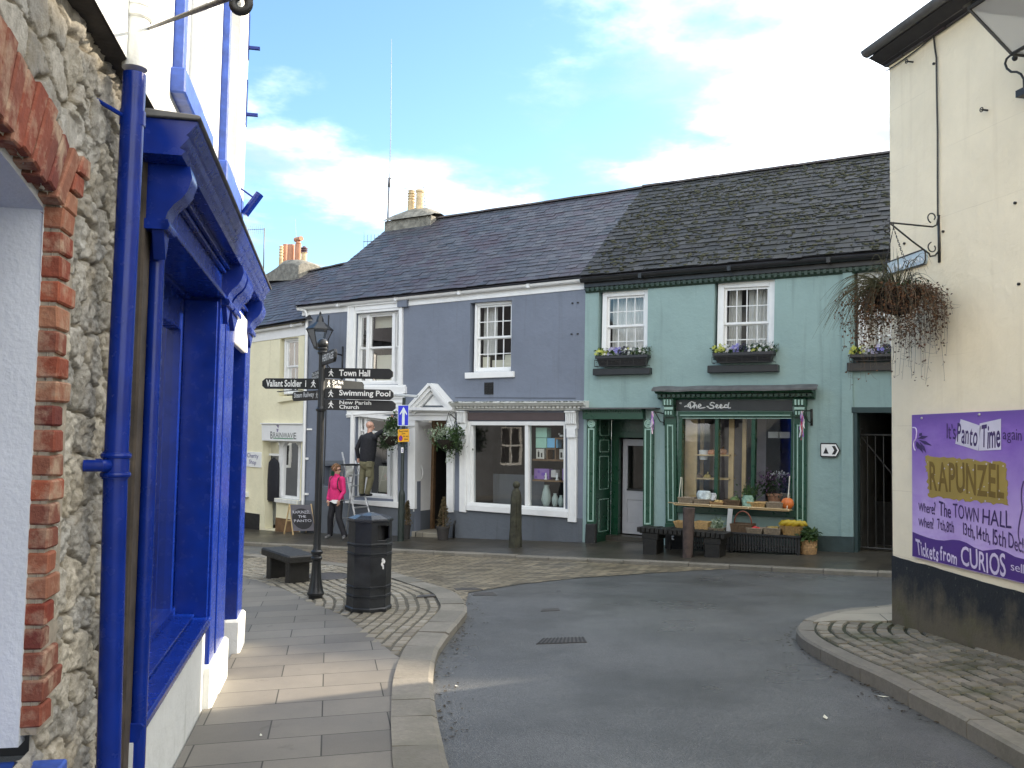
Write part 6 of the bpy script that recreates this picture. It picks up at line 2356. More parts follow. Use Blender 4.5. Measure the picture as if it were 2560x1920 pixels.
def finger(az, y, length, h_px, lines, name='finger', flip=False, man=True, tsize=.6, cols=None, y2=None):
 h = wpx('4', h_px, sp)
 zc = zat(K('4', 605, y), sp)
 Fk = Face(az, Vector((sp.x, sp.y, 0)))
 mb = MB()
 u0, u1 = w(40), length
 tip = h * .33
 poly = [(u0, zc - h / 2), (u1 - tip, zc - h / 2), (u1, zc - h * .22), (u1, zc + h * .22), (u1 - tip, zc + h / 2), (u0, zc + h / 2)]
 mb.prism(Fk, poly, -.017, .017)
 mb.blk(Fk, .0, u0 + .03, zc - h * .42, zc + h * .42, -.012, .012)
 fo = mb.build(name, cols or sgb, SP, bev=.003)
 mb = MB()
 d = .0185
 s = 1
 left = flip      # lettering runs against the finger's direction
 mu = u0 + h * .62 if not left else u0 + h * .5
 if man:
  man_sign(mb, Fk, mu, zc - h * .33, h * .70, d, -1 if flip else 1)
 n = len(lines)
 for i, (t, a, b) in enumerate(lines):
  hh = h * (tsize if n == 1 else .36)
  zt = zc + (h * .03 if n == 1 else h * (.24 - .42 * i))
  tl, tr = (a * length, zt + hh / 2), (b * length, zt + hh / 2)
  bl, br = (a * length, zt - hh / 2), (b * length, zt - hh / 2)
  q = [tl, tr, br, bl]
  mb.qtext(Fk, q, t, d, .022)
 mb.build('lettering', sgw, fo, fix=False)
 return fo
finger(90, 1250, wpx('4', 492, sp), 72, [('Town Hall', .245, .68)], tsize=.62)
finger(27, 1321, .86, 72, [('Car Park', .22, .48), ('Toilets', .22, .43)], cols=M('sign_glare', (.05, .05, .05), .12, .1, 8, coat=1.0))
finger(83, 1392, wpx('4', 495, sp), 72, [('Swimming Pool', .245, .955)], tsize=.72)
finger(76, 1468, wpx('4', 515, sp), 74, [('New Parish', .24, .665), ('Church', .24, .50)])
finger(-79, 1326, wpx('4', 440, sp), 74, [('Valiant Soldier  i', .93, .25)], flip=True, tsize=.66)
finger(-36, 1402, .9, 68, [('Steam Railway', .93, .2)], flip=True, tsize=.7)
finger(-20, 1255, .85, 66, [('The Orchard', .98, .05), ('Walk Rest', .98, .05)], flip=True, man=False)
finger(157, 1158, .8, 84, [('HERITAGE', .12, .95)], man=False, tsize=.55)
bp = gnd(K('C', 392, 1500), pl)
LB = thing('litter_bin', 'black octagonal litter bin on the setts beside the signpost', 'bin', bp)
zz = lambda y: zat(K('C', 390, y), bp) - bp.z
rC = wpx('C', 580, bp) / 2 / math.cos(rad(12))
bp = bp + Vector((0, rC * .55, 0))
bp.z = pl(bp.x, bp.y)
LB.location = bp
OFF[LB.name] = bp.copy()
zz = lambda y: (zat(K('C', 390, y), bp - Vector((0, rC * .5, 0))) - bp.z)
ph = math.atan2(-bp.y, -bp.x) + rad(3)
Rb = rC
mb = MB()
pr = [(Rb * .97, -.04), (Rb * .97, zz(1500)), (Rb * 1.01, zz(1490)), (Rb * 1.02, zz(1450)), (Rb * .965, zz(1436)), (Rb * .96, zz(1318))]
for y in (1312, 1290):
 pr += [(Rb * .96, zz(y + 4)), (Rb * 1.0, zz(y)), (Rb * 1.0, zz(y - 8)), (Rb * .96, zz(y - 14))]
for y in (1195, 1172):
 pr += [(Rb * .96, zz(y + 4)), (Rb * 1.0, zz(y)), (Rb * 1.0, zz(y - 8)), (Rb * .96, zz(y - 14))]
for y in (768, 745):
 pr += [(Rb * .96, zz(y + 4)), (Rb * 1.0, zz(y)), (Rb * 1.0, zz(y - 8)), (Rb * .96, zz(y - 14))]
for y in (650, 628):
 pr += [(Rb * .96, zz(y + 4)), (Rb * 1.0, zz(y)), (Rb * 1.0, zz(y - 8)), (Rb * .96, zz(y - 14))]
pr.append((Rb * .94, zz(600)))
pr.append((Rb * .5, zz(596)))
mb.lathe(pr, bp, 8, phase=ph)
bk_m = M('bin_black', (.009, .010, .011), .42, .55, 5, .25, 30, c2=(.028, .031, .034))
mb.build('body', bk_m, LB)
z0, z1 = zz(600), zz(335)
mb = MB()
ang = [ph + math.pi / 4 * k for k in range(8)]
crn = [bp + Vector((math.cos(a) * Rb * .95, math.sin(a) * Rb * .95, 0)) for a in ang]
toC = math.atan2(-bp.y, -bp.x)
for k in range(8):
 a, b = crn[k], crn[(k + 1) % 8]
 nn = ((a + b) / 2 - bp).normalized()
 th = nn * -.02
 mid = (math.atan2(nn.y, nn.x) - toC + math.pi) % (2 * math.pi) - math.pi
 is_open = k in (0, 1, 4, 5) if False else (k % 4 in (1, 2))
 up = lambda p, z: Vector((p.x, p.y, bp.z + z))
 def pan(s0, s1, t0, t1):
  q = [a.lerp(b, s0), a.lerp(b, s1)]
  Z = [lerp(z0, z1, t0), lerp(z0, z1, t1)]
  mb.hexa([up(q[0], Z[0]), up(q[1], Z[0]), up(q[1] + th, Z[0]), up(q[0] + th, Z[0]), up(q[0], Z[1]), up(q[1], Z[1]), up(q[1] + th, Z[1]), up(q[0] + th, Z[1])])
 if k in (0, 3, 4, 7):
  if k == 0 or k == 4:
   pan(0, .42, 0, 1)
   pan(.42, 1, 0, .12)
   pan(.42, 1, .84, 1)
  else:
   pan(0, 1, 0, 1)
 elif k in (1, 5):
  pan(0, .6, 0, .16)
  pan(0, .6, .80, 1)
  pan(.6, 1, 0, 1)
 else:
  pan(0, 1, 0, 1)
mb.build('hood', bk_m, LB, bev=.003)
mb = MB()
mb.lathe([(Rb * .62, z0), (Rb * .62, z1)], bp, 8, phase=ph)
mb.build('liner', mt['blackmat'], LB)
mb = MB()
zc = zz(300)
mb.lathe([(Rb * .9, z1 - .012), (Rb * 1.0, z1), (Rb * 1.01, z1 + .02), (Rb * .98, z1 + .035), (Rb * .62, z1 + .07), (Rb * .15, z1 + .095), (.01, z1 + .097)], bp, 8, phase=ph)
mb.build('lid', M('bin_lid', (.02, .022, .026), .22, .4, 6), LB)
k = 0
a, b = crn[0], crn[1]
mb = MB()
nn = ((a + b) / 2 - bp).normalized()
c0 = a.lerp(b, .80)
t_ = (b - a).normalized()
rr = random.Random(5)
for i in range(9):
 p = c0 + t_ * rr.uniform(-.012, .014)
 zc = zz(870) + rr.uniform(-.05, .05)
 s = rr.uniform(.008, .016)
 q = p + nn * .004
 mb.add([Vector((q.x, q.y, bp.z + zc)) + t_ * (s * math.cos(j * 1.256 + i)) + Vector((0, 0, s * 1.6 * math.sin(j * 1.256 + i))) for j in range(5)], [(0, 1, 2, 3, 4)])
mb.build('torn_sticker', sgw, LB, fix=False)
g1, g2 = gnd(K('5', 252, 1236), pl), gnd(K('5', 384, 1272), pl)
ax = (g1 - g2).normalized()
ax.z = 0
ax.normalize()
wd = Vector((ax.y, -ax.x, 0))
if wd.x < 0:
 wd = -wd
BN = thing('stone_bench', 'dark weathered stone bench on two slab legs behind the signpost', 'bench', g2)
L1 = (g1 - g2).length
top = zat(K('5', 385, 1075), g2)
th = .11
wb = .36
def slab(mb, p0, la, lw, z0, z1, o=0.0, tilt=None):
 c = [p0, p0 + wd * lw, p0 + wd * lw + ax * la, p0 + ax * la]
 mb.hexa([Vector((q.x, q.y, z0 + (ax.z + 0) * 0)) for q in c] + [Vector((q.x, q.y, z1)) for q in c])
for g in (g2, g1):
 mb = MB()
 slab(mb, g + wd * .02, .16, wb - .06, g.z - .05, top - th + .005)
 mb.build('leg', mt['dkwood'], BN, bev=.012)
mb = MB()
slab(mb, g2 - ax * .10 - wd * .03, L1 + .36, wb + .06, top - th, top)
o = mb.build('seat', mt['dkwood'], BN, bev=.02)
bo = gnd(K('B', 1552, 1570), rowpave_z)
BO = MB()
zb_ = lambda y: zat(K('B', 1550, y), bo)
wB = lambda n: wpx('B', n, bo) / 2
q = bo
prof = [(wB(318), bo.z - .05), (wB(312), zb_(1400)), (wB(290), zb_(1230)), (wB(275), zb_(1150)), (wB(268), zb_(800)), (wB(255), zb_(420)), (wB(200), zb_(280)), (wB(120), zb_(210)), (wB(105), zb_(185))]
vs = []
bmz = bo + Vector((0, wB(318), 0))
BO.lathe([(r, zq) for r, zq in prof], Vector((bmz.x, bmz.y, 0)), 8, phase=rad(22.5) + .3)
BO.ball(Vector((bmz.x, bmz.y, zb_(120))), wB(172), 16, 10)
u_ = ROW.U
for s in (-.35, .4):
 p = bmz + u_ * (wB(260) * s) - Vector((0, wB(268) * .93, 0))
 BO.hexa([p + Vector((a, b, 0)) + Vector((0, 0, c - p.z)) for c in (zb_(1140), zb_(480)) for a, b in ((-.012, -.012), (.012, -.012), (.012, .02), (-.012, .02))])
o = BO.build('bollard', M('mossy_oak', (.035, .032, .022), .8, .6, 6, .7, 30, c2=(.075, .075, .045), dist=.012), None, bev=.004, loc=bo)
tag(o, 'weathered round-topped oak bollard in front of the grey shop window', 'bollard')
tp = gnd(K('E', 290, 1105), rowpave_z)
mb = MB()
zt = zat(K('E', 305, 400), tp)
r0, r1 = wpx('E', 135, tp) / 2, wpx('E', 168, tp) / 2
c = tp + Vector((0, r0, 0))
rr = random.Random(9)
N_ = 20
vs, fs = [], []
for i in range(9):
 t = i / 8
 for k in range(N_):
  a = 2 * math.pi * k / N_
  r = lerp(r0, r1, t) * (1 + .03 * math.sin(k * 2.3) + .015 * noise.noise(Vector((k, i * .6, 3))))
  vs.append(Vector((c.x + math.cos(a) * r + .02 * t * 1.2, c.y + math.sin(a) * r, lerp(c.z - .05, zt, t))))
for i in range(8):
 for k in range(N_):
  fs.append((i * N_ + k, i * N_ + (k + 1) % N_, (i + 1) * N_ + (k + 1) % N_, (i + 1) * N_ + k))
fs.append(tuple(range(8 * N_, 9 * N_)))
mb.add(vs, fs)
o = mb.build('timber_post', M('bark_post', (.085, .06, .05), .8, .45, 8, .7, 40, dist=.012), None, smooth=50, loc=tp)
tag(o, 'plain brown timber post standing before the green shopfront', 'post')
lA, lB = gnd(K('p', 648, 1525), rowpave_z), gnd(K('E', 620, 1098), rowpave_z)
axb = (lB - lA)
axb.z = 0
axb.normalize()
nb = Vector((axb.y, -axb.x, 0))
if nb.y < 0:
 nb = -nb
B2 = thing('wooden_bench', 'dark slatted bench on two stone legs outside the green shop', 'bench', lA)
tz = zat(K('p', 648, 1262), lA)
lw = wpx('p', 150, lA)
def obox(mb, p, la, ln, z0, z1):
 c = [p - axb * la / 2, p + axb * la / 2, p + axb * la / 2 + nb * ln, p - axb * la / 2 + nb * ln]
 mb.hexa([Vector((q.x, q.y, z0)) for q in c] + [Vector((q.x, q.y, z1)) for q in c])
for g in (lA, lB):
 mb = MB()
 obox(mb, g, lw, .34, g.z - .05, tz - .2)
 obox(mb, g - nb * .0, lw * 1.15, .36, tz - .21, tz - .09)
 mb.build('leg', mt['dkwood'], B2, bev=.012)
mb = MB()
Lb = (lB - lA).length + .50
mid = (lA + lB) / 2
n = int(Lb / .085)
for i in range(n):
 p = mid + axb * (-Lb / 2 + (i + .5) * Lb / n) - nb * .04
 obox(mb, p, Lb / n * .8, .44, tz - .085, tz + rr.uniform(-.004, .004))
obox(mb, mid + nb * .02, Lb * .96, .05, tz - .11, tz - .06)
obox(mb, mid + nb * .3, Lb * .96, .05, tz - .11, tz - .06)
mb.build('seat', mt['dkwood'], B2, bev=.004)
F = ROW
d0, d1 = .14, .62
sa, sb = F.u('p', 820, 1300, d1), F.u('E', 1875, 900, d1)
szL, szR = F.z('E', 150, 688, d1), F.z('E', 1700, 790, d1)
sz = lambda u: lerp(szL, szR, (u - F.u('E', 150, 688, d1)) / (F.u('E', 1700, 790, d1) - F.u('E', 150, 688, d1)))
ST = thing('display_stand', 'low black slatted stand along the shop wall holding vegetable baskets', 'stand', F.P((sa + sb) / 2, sz(0), .4))
gz2 = lambda u, d: (lambda q: rowpave_z(q.x, q.y))(F.P(u, 0, d))
mb = MB()
for d in (d0, d0 + .17, d1 - .12):
 mb.hexa([F.P(sa, sz(sa) - .03, d), F.P(sb, sz(sb) - .03, d), F.P(sb, sz(sb) - .03, d + .13), F.P(sa, sz(sa) - .03, d + .13), F.P(sa, sz(sa), d), F.P(sb, sz(sb), d), F.P(sb, sz(sb), d + .13), F.P(sa, sz(sa), d + .13)])
mb.build('top', mt['blackmat'], ST, bev=.003)
sa2, sk_ = F.u('E', 300, 900, d1), sa
mb = MB()
n = 40
for i in range(n):
 u = lerp(sa2, sb, (i + .5) / n)
 mb.blk(F, u - .016, u + .016, gz2(u, d1) + .04, sz(u) - .03, d1 - .03, d1 - .01)
sa = sa2
for fz in (.35, .8):
 mb.hexa([F.P(sa, lerp(gz2(sa, d1), sz(sa), fz) + k, d) for k in (0,) for d in (d1 - .05,)] + [F.P(sb, lerp(gz2(sb, d1), sz(sb), fz), d1 - .05), F.P(sb, lerp(gz2(sb, d1), sz(sb), fz), d1 - .03), F.P(sa, lerp(gz2(sa, d1), sz(sa), fz), d1 - .03), F.P(sa, lerp(gz2(sa, d1), sz(sa), fz) + .03, d1 - .05), F.P(sb, lerp(gz2(sb, d1), sz(sb), fz) + .03, d1 - .05), F.P(sb, lerp(gz2(sb, d1), sz(sb), fz) + .03, d1 - .03), F.P(sa, lerp(gz2(sa, d1), sz(sa), fz) + .03, d1 - .03)])
mb.build('front_slats', mt['blackmat'], ST)
sa = sk_
for u in (sa + .03, (sa + sb) / 2, sb - .05):
 mb = MB()
 for d in (d0 + .03, d1 - .06):
  mb.blk(F, u - .03, u + .03, gz2(u, d) - .03, sz(u) - .03, d - .02, d + .03)
 mb.build('leg', mt['blackmat'], ST)
def woven(mb, F, u0, u1, z0, z1, d0, d1, flare=.03, wall=.018, rows=6):
 """rectangular woven basket: stacked weave bands round an open box"""
 h = z1 - z0
 for i in range(rows):
  t0, t1 = i / rows, (i + .86) / rows
  e = flare * (i / rows)
  o = .004 * (i % 2)
  a0, a1, b0, b1 = u0 - e - o, u1 + e + o, d0 - e - o, d1 + e + o
  Z0, Z1 = z0 + h * t0, z0 + h * t1
  mb.blk(F, a0, a1, Z0, Z1, b1 - wall, b1)
  mb.blk(F, a0, a1, Z0, Z1, b0, b0 + wall)
  mb.blk(F, a0, a0 + wall, Z0, Z1, b0 + wall, b1 - wall)
  mb.blk(F, a1 - wall, a1, Z0, Z1, b0 + wall, b1 - wall)
 n = max(4, int((u1 - u0) / .035))
 for k in range(n + 1):
  u = lerp(u0, u1, k / n)
  e = flare
  mb.tube([F.P(u, z0, d1 + .002), F.P(lerp(u0 - e, u1 + e, k / n), z1, d1 + e + .002)], .006, 5)
 mb.blk(F, u0 + .005, u1 - .005, z0, z0 + .012, d0 + .005, d1 - .005)
 r = .011
 e = flare
 c = [F.P(u0 - e, z1, d0 - e), F.P(u1 + e, z1, d0 - e), F.P(u1 + e, z1, d1 + e), F.P(u0 - e, z1, d1 + e)]
 mb.tube(c, r, 6, True)
def blobs(mb, F, u0, u1, d0, d1, z, r, n, rr, sq=(1, 1, .85)):
 for i in range(n):
  p = F.P(rr.uniform(u0, u1), z + rr.uniform(-.3, .5) * r, rr.uniform(d0, d1))
  mb.ball(p, r * rr.uniform(.8, 1.2), 9, 6, (sq[0] * rr.uniform(.8, 1.25), sq[1], sq[2]))
def leaves(mb, c, n, spread, size, rr, up=.3, fold=.25, asp=.55):
 """leaf-sized folded faces scattered about c"""
 for i in range(n):
  p = Vector(c) + Vector((rr.gauss(0, spread[0]), rr.gauss(0, spread[1]), rr.gauss(0, spread[2])))
  d = Vector((rr.uniform(-1, 1), rr.uniform(-1, 1), rr.uniform(-1 + up, 1))).normalized()
  s = size * rr.uniform(.6, 1.35)
  x = d.orthogonal().normalized()
  x = (x * math.cos(i * 2.4) + d.cross(x) * math.sin(i * 2.4))
  y = d.cross(x)
  a, b = p, p + x * s
  m1, m2 = p + x * s * .5 + y * s * asp * .5 + d * s * fold * .4, p + x * s * .5 - y * s * asp * .5 + d * s * fold * .4
  mb.add([a, m1, b, m2], [(0, 1, 2), (0, 2, 3)])
rr = random.Random(77)
BG = 'baskets of produce outside the green shop'
def basket(c, x0, x1, y0, y1, d, mat, label, depth=.26, flare=.02, fill=None, base=None, name='basket', rows=6, grp=BG):
 """basket seen at crop box x0..x1, y0 (rim) .. y1 (base), its front at distance d from the wall"""
 u0, zA = F.uz(K(c, x0, y1), d)
 u1, zB = F.uz(K(c, x1, y1), d)
 zt = F.z(c, (x0 + x1) / 2, y0, d)
 zb0 = base if base is not None else (zA + zB) / 2
 t = thing(name, label, 'basket', F.P((u0 + u1) / 2, zb0, d - depth / 2), grp)
 mb = MB()
 woven(mb, F, u0 + flare, u1 - flare, zb0, zt, d - depth, d - flare, flare, rows=rows)
 mb.build('weave', mt[mat], t)
 if fill:
  fill(t, u0 + .03, u1 - .03, zb0 + .02, zt, d - depth + .03, d - .03)
 return t, (u0, u1, zb0, zt)
def fill_leafy(mat, name, n=120, size=.09, h=.06):
 def fn(t, u0, u1, z0, z1, d0, d1):
  mb = MB()
  for k in range(5):
   c = F.P(lerp(u0, u1, (k + .5) / 5), z1 + h * .3, (d0 + d1) / 2)
   leaves(mb, c, n // 5, ((u1 - u0) / 12, .05, h * .6), size, rr, .8)
  mb.blk(F, u0, u1, z0, z1 - .02, d0, d1)
  mb.build(name, mt[mat], t, fix=False)
 return fn
def fill_balls(col, name, r=.04, n=14, extra=None):
 def fn(t, u0, u1, z0, z1, d0, d1):
  mb = MB()
  blobs(mb, F, u0 + r, u1 - r, d0 + r, d1 - r, z1 - r * .3, r, n, rr)
  mb.blk(F, u0, u1, z0, z1 - r, d0, d1)
  mb.build(name, M('%s_%d' % (name, int(col[0] * 1000 + col[1] * 99)), col, .5, .25, 14), t, smooth=40)
 return fn
sF = d1 - .02
sB = lambda x0, x1, y: sz((F.u('E', x0, y, sF) + F.u('E', x1, y, sF)) / 2)
basket('E', 78, 225, 596, 682, sF, 'wicker_pale', 'pale straw basket at the left end of the low stand, partly behind the timber post', fill=None, flare=.04, base=sB(78, 225, 682))
basket('E', 375, 560, 600, 710, sF, 'wicker_pale', 'square orange-brown wicker basket just right of the timber post', flare=.01, base=sB(375, 560, 710))
basket('E', 570, 780, 690, 720, sF, 'wicker_grey', 'shallow basket of pale leafy greens beside the white plank', fill=fill_leafy('leaf_v', 'greens', 200, .07, .1), base=sB(570, 780, 720), rows=3)
t_, q_ = basket('E', 880, 1180, 632, 756, sF, 'wicker_dark', 'dark brown trug basket with a tall hooped handle', base=sB(880, 1180, 756), depth=.3)
mb = MB()
um = (q_[0] + q_[1]) / 2
mb.tube([F.P(um - .0 + .16 * math.cos(math.pi * i / 10), q_[3] + .23 * math.sin(math.pi * i / 10), sF - .15) for i in range(11)], .013, 7)
mb.build('handle', M('reddish_cane', (.20, .07, .04), .6, .2), t_, smooth=True)
basket('E', 1108, 1335, 690, 765, sF + .03, 'wicker_grey', 'brown oblong basket with a few red peppers, middle of the stand', fill=fill_balls((.45, .03, .03), 'pepper', .035, 7), base=sB(1108, 1335, 765), depth=.24)
basket('E', 1350, 1590, 688, 770, sF + .03, 'wicker_grey', 'brown oblong basket of small vegetables next to the big round basket', fill=fill_balls((.30, .22, .06), 'vegetable', .035, 9), base=sB(1350, 1590, 770), depth=.24)
def round_basket(c, x, y0, y1, w0, w1, d, mat, label, name='basket', base=None, n=26, rim=True):
 """w1 = rim width, w0 = base width in crop pixels"""
 u0, z0 = F.uz(K(c, x, y1), d)
 zt = F.z(c, x, y0, d)
 if base is not None:
  z0 = base
 pos = F.P(u0, z0, d)
 k = CROPS[c][2] * pos.y / 2200 / 2
 t = thing(name, label, 'basket', pos, BG)
 mb = MB()
 r0, r1 = w0 * k, w1 * k
 H_ = zt - z0
 pr = [(r0 * .95, 0)]
 rows = 9
 for i in range(rows):
  r = lerp(r0, r1, (i + .5) / rows)
  if name == 'tall_basket':
   r = r0 * (1 + .14 * math.sin(math.pi * (i + .5) / rows)) if True else r
  pr += [(r * 1.0, H_ * i / rows), (r * 1.035, H_ * (i + .45) / rows), (r, H_ * (i + .9) / rows)]
 pr += [(r1 * 1.06, H_ * .99), (r1 * 1.07, H_ * 1.02), (r1 * .98, H_ * 1.02), (r1 * .93, H_ * .8), (r1 * .2, H_ * .78)]
 mb.lathe(pr, pos, 30)
 for i in range(n):
  a = 2 * math.pi * i / n
  mb.tube([pos + Vector((math.cos(a) * r0 * 1.02, math.sin(a) * r0 * 1.02, .0)), pos + Vector((math.cos(a) * lerp(r0, r1, .5) * 1.045, math.sin(a) * lerp(r0, r1, .5) * 1.045, H_ * .5)), pos + Vector((math.cos(a) * r1 * 1.03, math.sin(a) * r1 * 1.03, H_))], .006, 4)
 mb.build('weave', mt[mat], t, smooth=40)
 return t, pos, r0, r1, H_
t_, p_, r0, r1, H_ = round_basket('E', 1755, 650, 785, 230, 330, sF - .2, 'wicker_pale', 'big round wicker basket of yellow squash at the right end of the stand', base=sz(F.u('E', 1755, 785, sF - .2)))
mb = MB()
for i in range(7):
 a = -.9 + i * .33
 c = p_ + ROW.U * (lerp(-.7, .75, i / 6) * r1) + ROW.N * (.06 * ((i % 2) * 2 - 1)) + Vector((0, 0, H_ + .02))
 mb.tube([c + ROW.U * -.09 + Vector((0, 0, -.02)), c + ROW.U * -.03 + Vector((0, 0, .025)), c + ROW.U * .05 + Vector((0, 0, .03 + .02 * (i % 2))), c + ROW.U * .1 + Vector((0, 0, -.01))], [.025, .045, .05, .02], 9)
mb.build('squash', M('yellow_squash', (.46, .33, .02), .45, .15, 10), t_, smooth=True)
g = gnd(K('E', 1990, 1050), rowpave_z)
dd = ROW.N.dot(g - ROW.O)
t_, p_, r0, r1, H_ = round_basket('E', 1990, 850, 1062, 205, 225, dd - .03, 'wicker', 'tall round basket of leafy greens on the pavement at the shop corner', name='tall_basket', base=rowpave_z(*F.P(F.u('E', 1990, 1050, dd), 0, dd - .03).xy))
mb = MB()
leaves(mb, p_ + Vector((0, 0, H_ + .07)), 260, (.08, .06, .05), .11, rr, .9, .3, .5)
mb.build('greens', mt['leaf_g'], t_, fix=False)
cr0 = gnd(K('p', 890, 1470), rowpave_z)
dcr = ROW.N.dot(cr0 - ROW.O)
c0_, c1_ = F.uz(K('p', 798, 1465), dcr), F.uz(K('p', 982, 1472), dcr)
zt = F.z('p', 890, 1295, dcr)
CR = thing('plastic_crate', 'black plastic crate with a white emblem under the shop stand', 'crate', F.P((c0_[0] + c1_[0]) / 2, c0_[1], dcr - .2))
mb = MB()
zb0 = gz2(c0_[0], dcr)
for a in ((c0_[0], c1_[0], dcr - .02, dcr), (c0_[0], c1_[0], dcr - .32, dcr - .30), (c0_[0], c0_[0] + .02, dcr - .30, dcr - .02), (c1_[0] - .02, c1_[0], dcr - .30, dcr - .02)):
 mb.blk(F, a[0], a[1], zb0, zt, a[2], a[3])
mb.blk(F, c0_[0] - .01, c1_[0] + .01, zt - .03, zt, dcr - .001, dcr + .012)
mb.blk(F, c0_[0] + .02, c1_[0] - .02, zb0, zb0 + .02, dcr - .3, dcr - .02)
mb.build('body', mt['black'], CR, bev=.004)
mb = MB()
for st_ in ([(828, 1335), (845, 1350), (862, 1340), (885, 1332)], [(832, 1355), (850, 1340), (870, 1350), (888, 1345)], [(848, 1332), (855, 1358)], [(840, 1366), (880, 1364)]):
 pts = [F.P(*F.uz(K('p', *p), dcr + .005), dcr + .005) for p in st_]
 mb.tube(pts, .008, 5)
for i in range(5):
 q = F.Q('p', [(828 + 13 * i, 1370), (837 + 13 * i, 1370), (837 + 13 * i, 1382), (828 + 13 * i, 1382)], dcr + .005)
 mb.qblk(F, q, 0, 1, 0, 1, dcr + .002, dcr + .006)
mb.build('emblem', sgw, CR)
mb = MB()
pA, pB = F.uz(K('E', 885, 408), .67), F.uz(K('E', 832, 1000), .80)
gA = gnd(K('E', 825, 1002), rowpave_z)
dA = ROW.N.dot(gA - ROW.O)
pB = F.uz(K('E', 832, 1000), dA)
hw = wpx('E', 66, gA) / 2
a, b = F.P(pA[0], pA[1], .67), F.P(pB[0], rowpave_z(gA.x, gA.y), dA)
nn = ROW.N * .012
u_ = ROW.U * hw
mb.hexa([b - u_ * .8 - nn, b + u_ * .8 - nn, b + u_ * .8 + nn, b - u_ * .8 + nn, a - u_ - nn, a + u_ - nn, a + u_ + nn, a - u_ + nn])
o = mb.build('plank', mt['white'], None, bev=.003, loc=b)
tag(o, 'white painted plank leaning upright against the shop shelf', 'plank')
dS0, dS1 = .11, .42
pL, pR = F.uz(K('E', 90, 338), dS1), F.uz(K('E', 1705, 428), dS1)
hz = lambda u: lerp(pL[1], pR[1], (u - pL[0]) / (pR[0] - pL[0]))
SH = thing('hanging_shelf', 'pale wooden shelf hung on ropes under the green shop window', 'shelf', F.P((pL[0] + pR[0]) / 2, hz(0), dS0))
mb = MB()
a0_, a1_ = pL[0], pR[0]
mb.hexa([F.P(a0_, pL[1] - .025, dS0), F.P(a1_, pR[1] - .025, dS0), F.P(a1_, pR[1] - .025, dS1), F.P(a0_, pL[1] - .025, dS1), F.P(a0_, pL[1], dS0), F.P(a1_, pR[1], dS0), F.P(a1_, pR[1], dS1), F.P(a0_, pL[1], dS1)])
mb.build('board', mt['pine'], SH, bev=.003)
mb = MB()
mb.tube([F.P(a0_ - .12, pL[1] + .02, dS1 + .01), F.P(lerp(a0_, a1_, .5), hz((a0_ + a1_) / 2) + .015, dS1 + .012), F.P(a1_ + .02, pR[1] + .012, dS1 + .01)], .012, 6)
for i in range(4):
 u = lerp(a0_, a1_, i / 3)
 mb.ball(F.P(u, hz(u) + .0, dS1 + .012), .022, 8, 6)
mb.build('bamboo_rail', mt['buffpot'], SH, smooth=True)
for x0, y0, x1 in ((180, 20, 140), (195, 20, 200), (1725, 5, 1680), (1720, 5, 1705)):
 mb = MB()
 a, b = F.uz(K('E', x0, y0 - 60), dS0), F.uz(K('E', x1, 300), dS1 if x1 in (140, 1680) else dS0 + .05)
 mb.tube([F.P(*a, .1), F.P(b[0], hz(b[0]), dS1 - .03 if x1 in (140, 1680) else dS0 + .05)], .007, 5)
 mb.build('rope', mt['blind'], SH)
hzm = lambda c, x0, x1, y: hz((F.u('E', x0, y, dS1 - .03) + F.u('E', x1, y, dS1 - .03)) / 2)
dF = dS1 - .04
HG = 'baskets on the hanging shelf'
basket('E', 137, 352, 255, 322, dF, 'wicker_grey', 'low grey-brown basket at the left end of the hanging shelf', base=hz(F.u('E', 245, 330, dF)), depth=.24, rows=5, grp=HG)
basket('E', 358, 585, 278, 345, dF, 'wicker_grey', 'low grey-brown basket holding the clear bags of salad', base=hz(F.u('E', 470, 345, dF)), depth=.24, rows=5, grp=HG)
basket('E', 592, 780, 320, 358, dF, 'wicker', 'basket heaped with golden potatoes on the hanging shelf', fill=fill_balls((.45, .30, .10), 'potato', .045, 26), base=hz(F.u('E', 690, 358, dF)), depth=.24, rows=3, grp=HG)
basket('E', 790, 1015, 290, 365, dF, 'wicker_dark', 'dark basket of round green cabbages on the hanging shelf', fill=fill_balls((.10, .15, .04), 'cabbage', .085, 5), base=hz(F.u('E', 900, 365, dF)), depth=.24, rows=4, grp=HG)
basket('E', 1122, 1382, 322, 395, dF, 'wicker_pale', 'golden shallow basket right of the bagged greens', base=hz(F.u('E', 1250, 395, dF)), depth=.24, flare=.05, rows=5, grp=HG)
basket('E', 1388, 1625, 325, 400, dF, 'wicker_grey', 'plain grey-brown basket beside the orange pumpkin', base=hz(F.u('E', 1500, 400, dF)), depth=.24, rows=5, grp=HG)
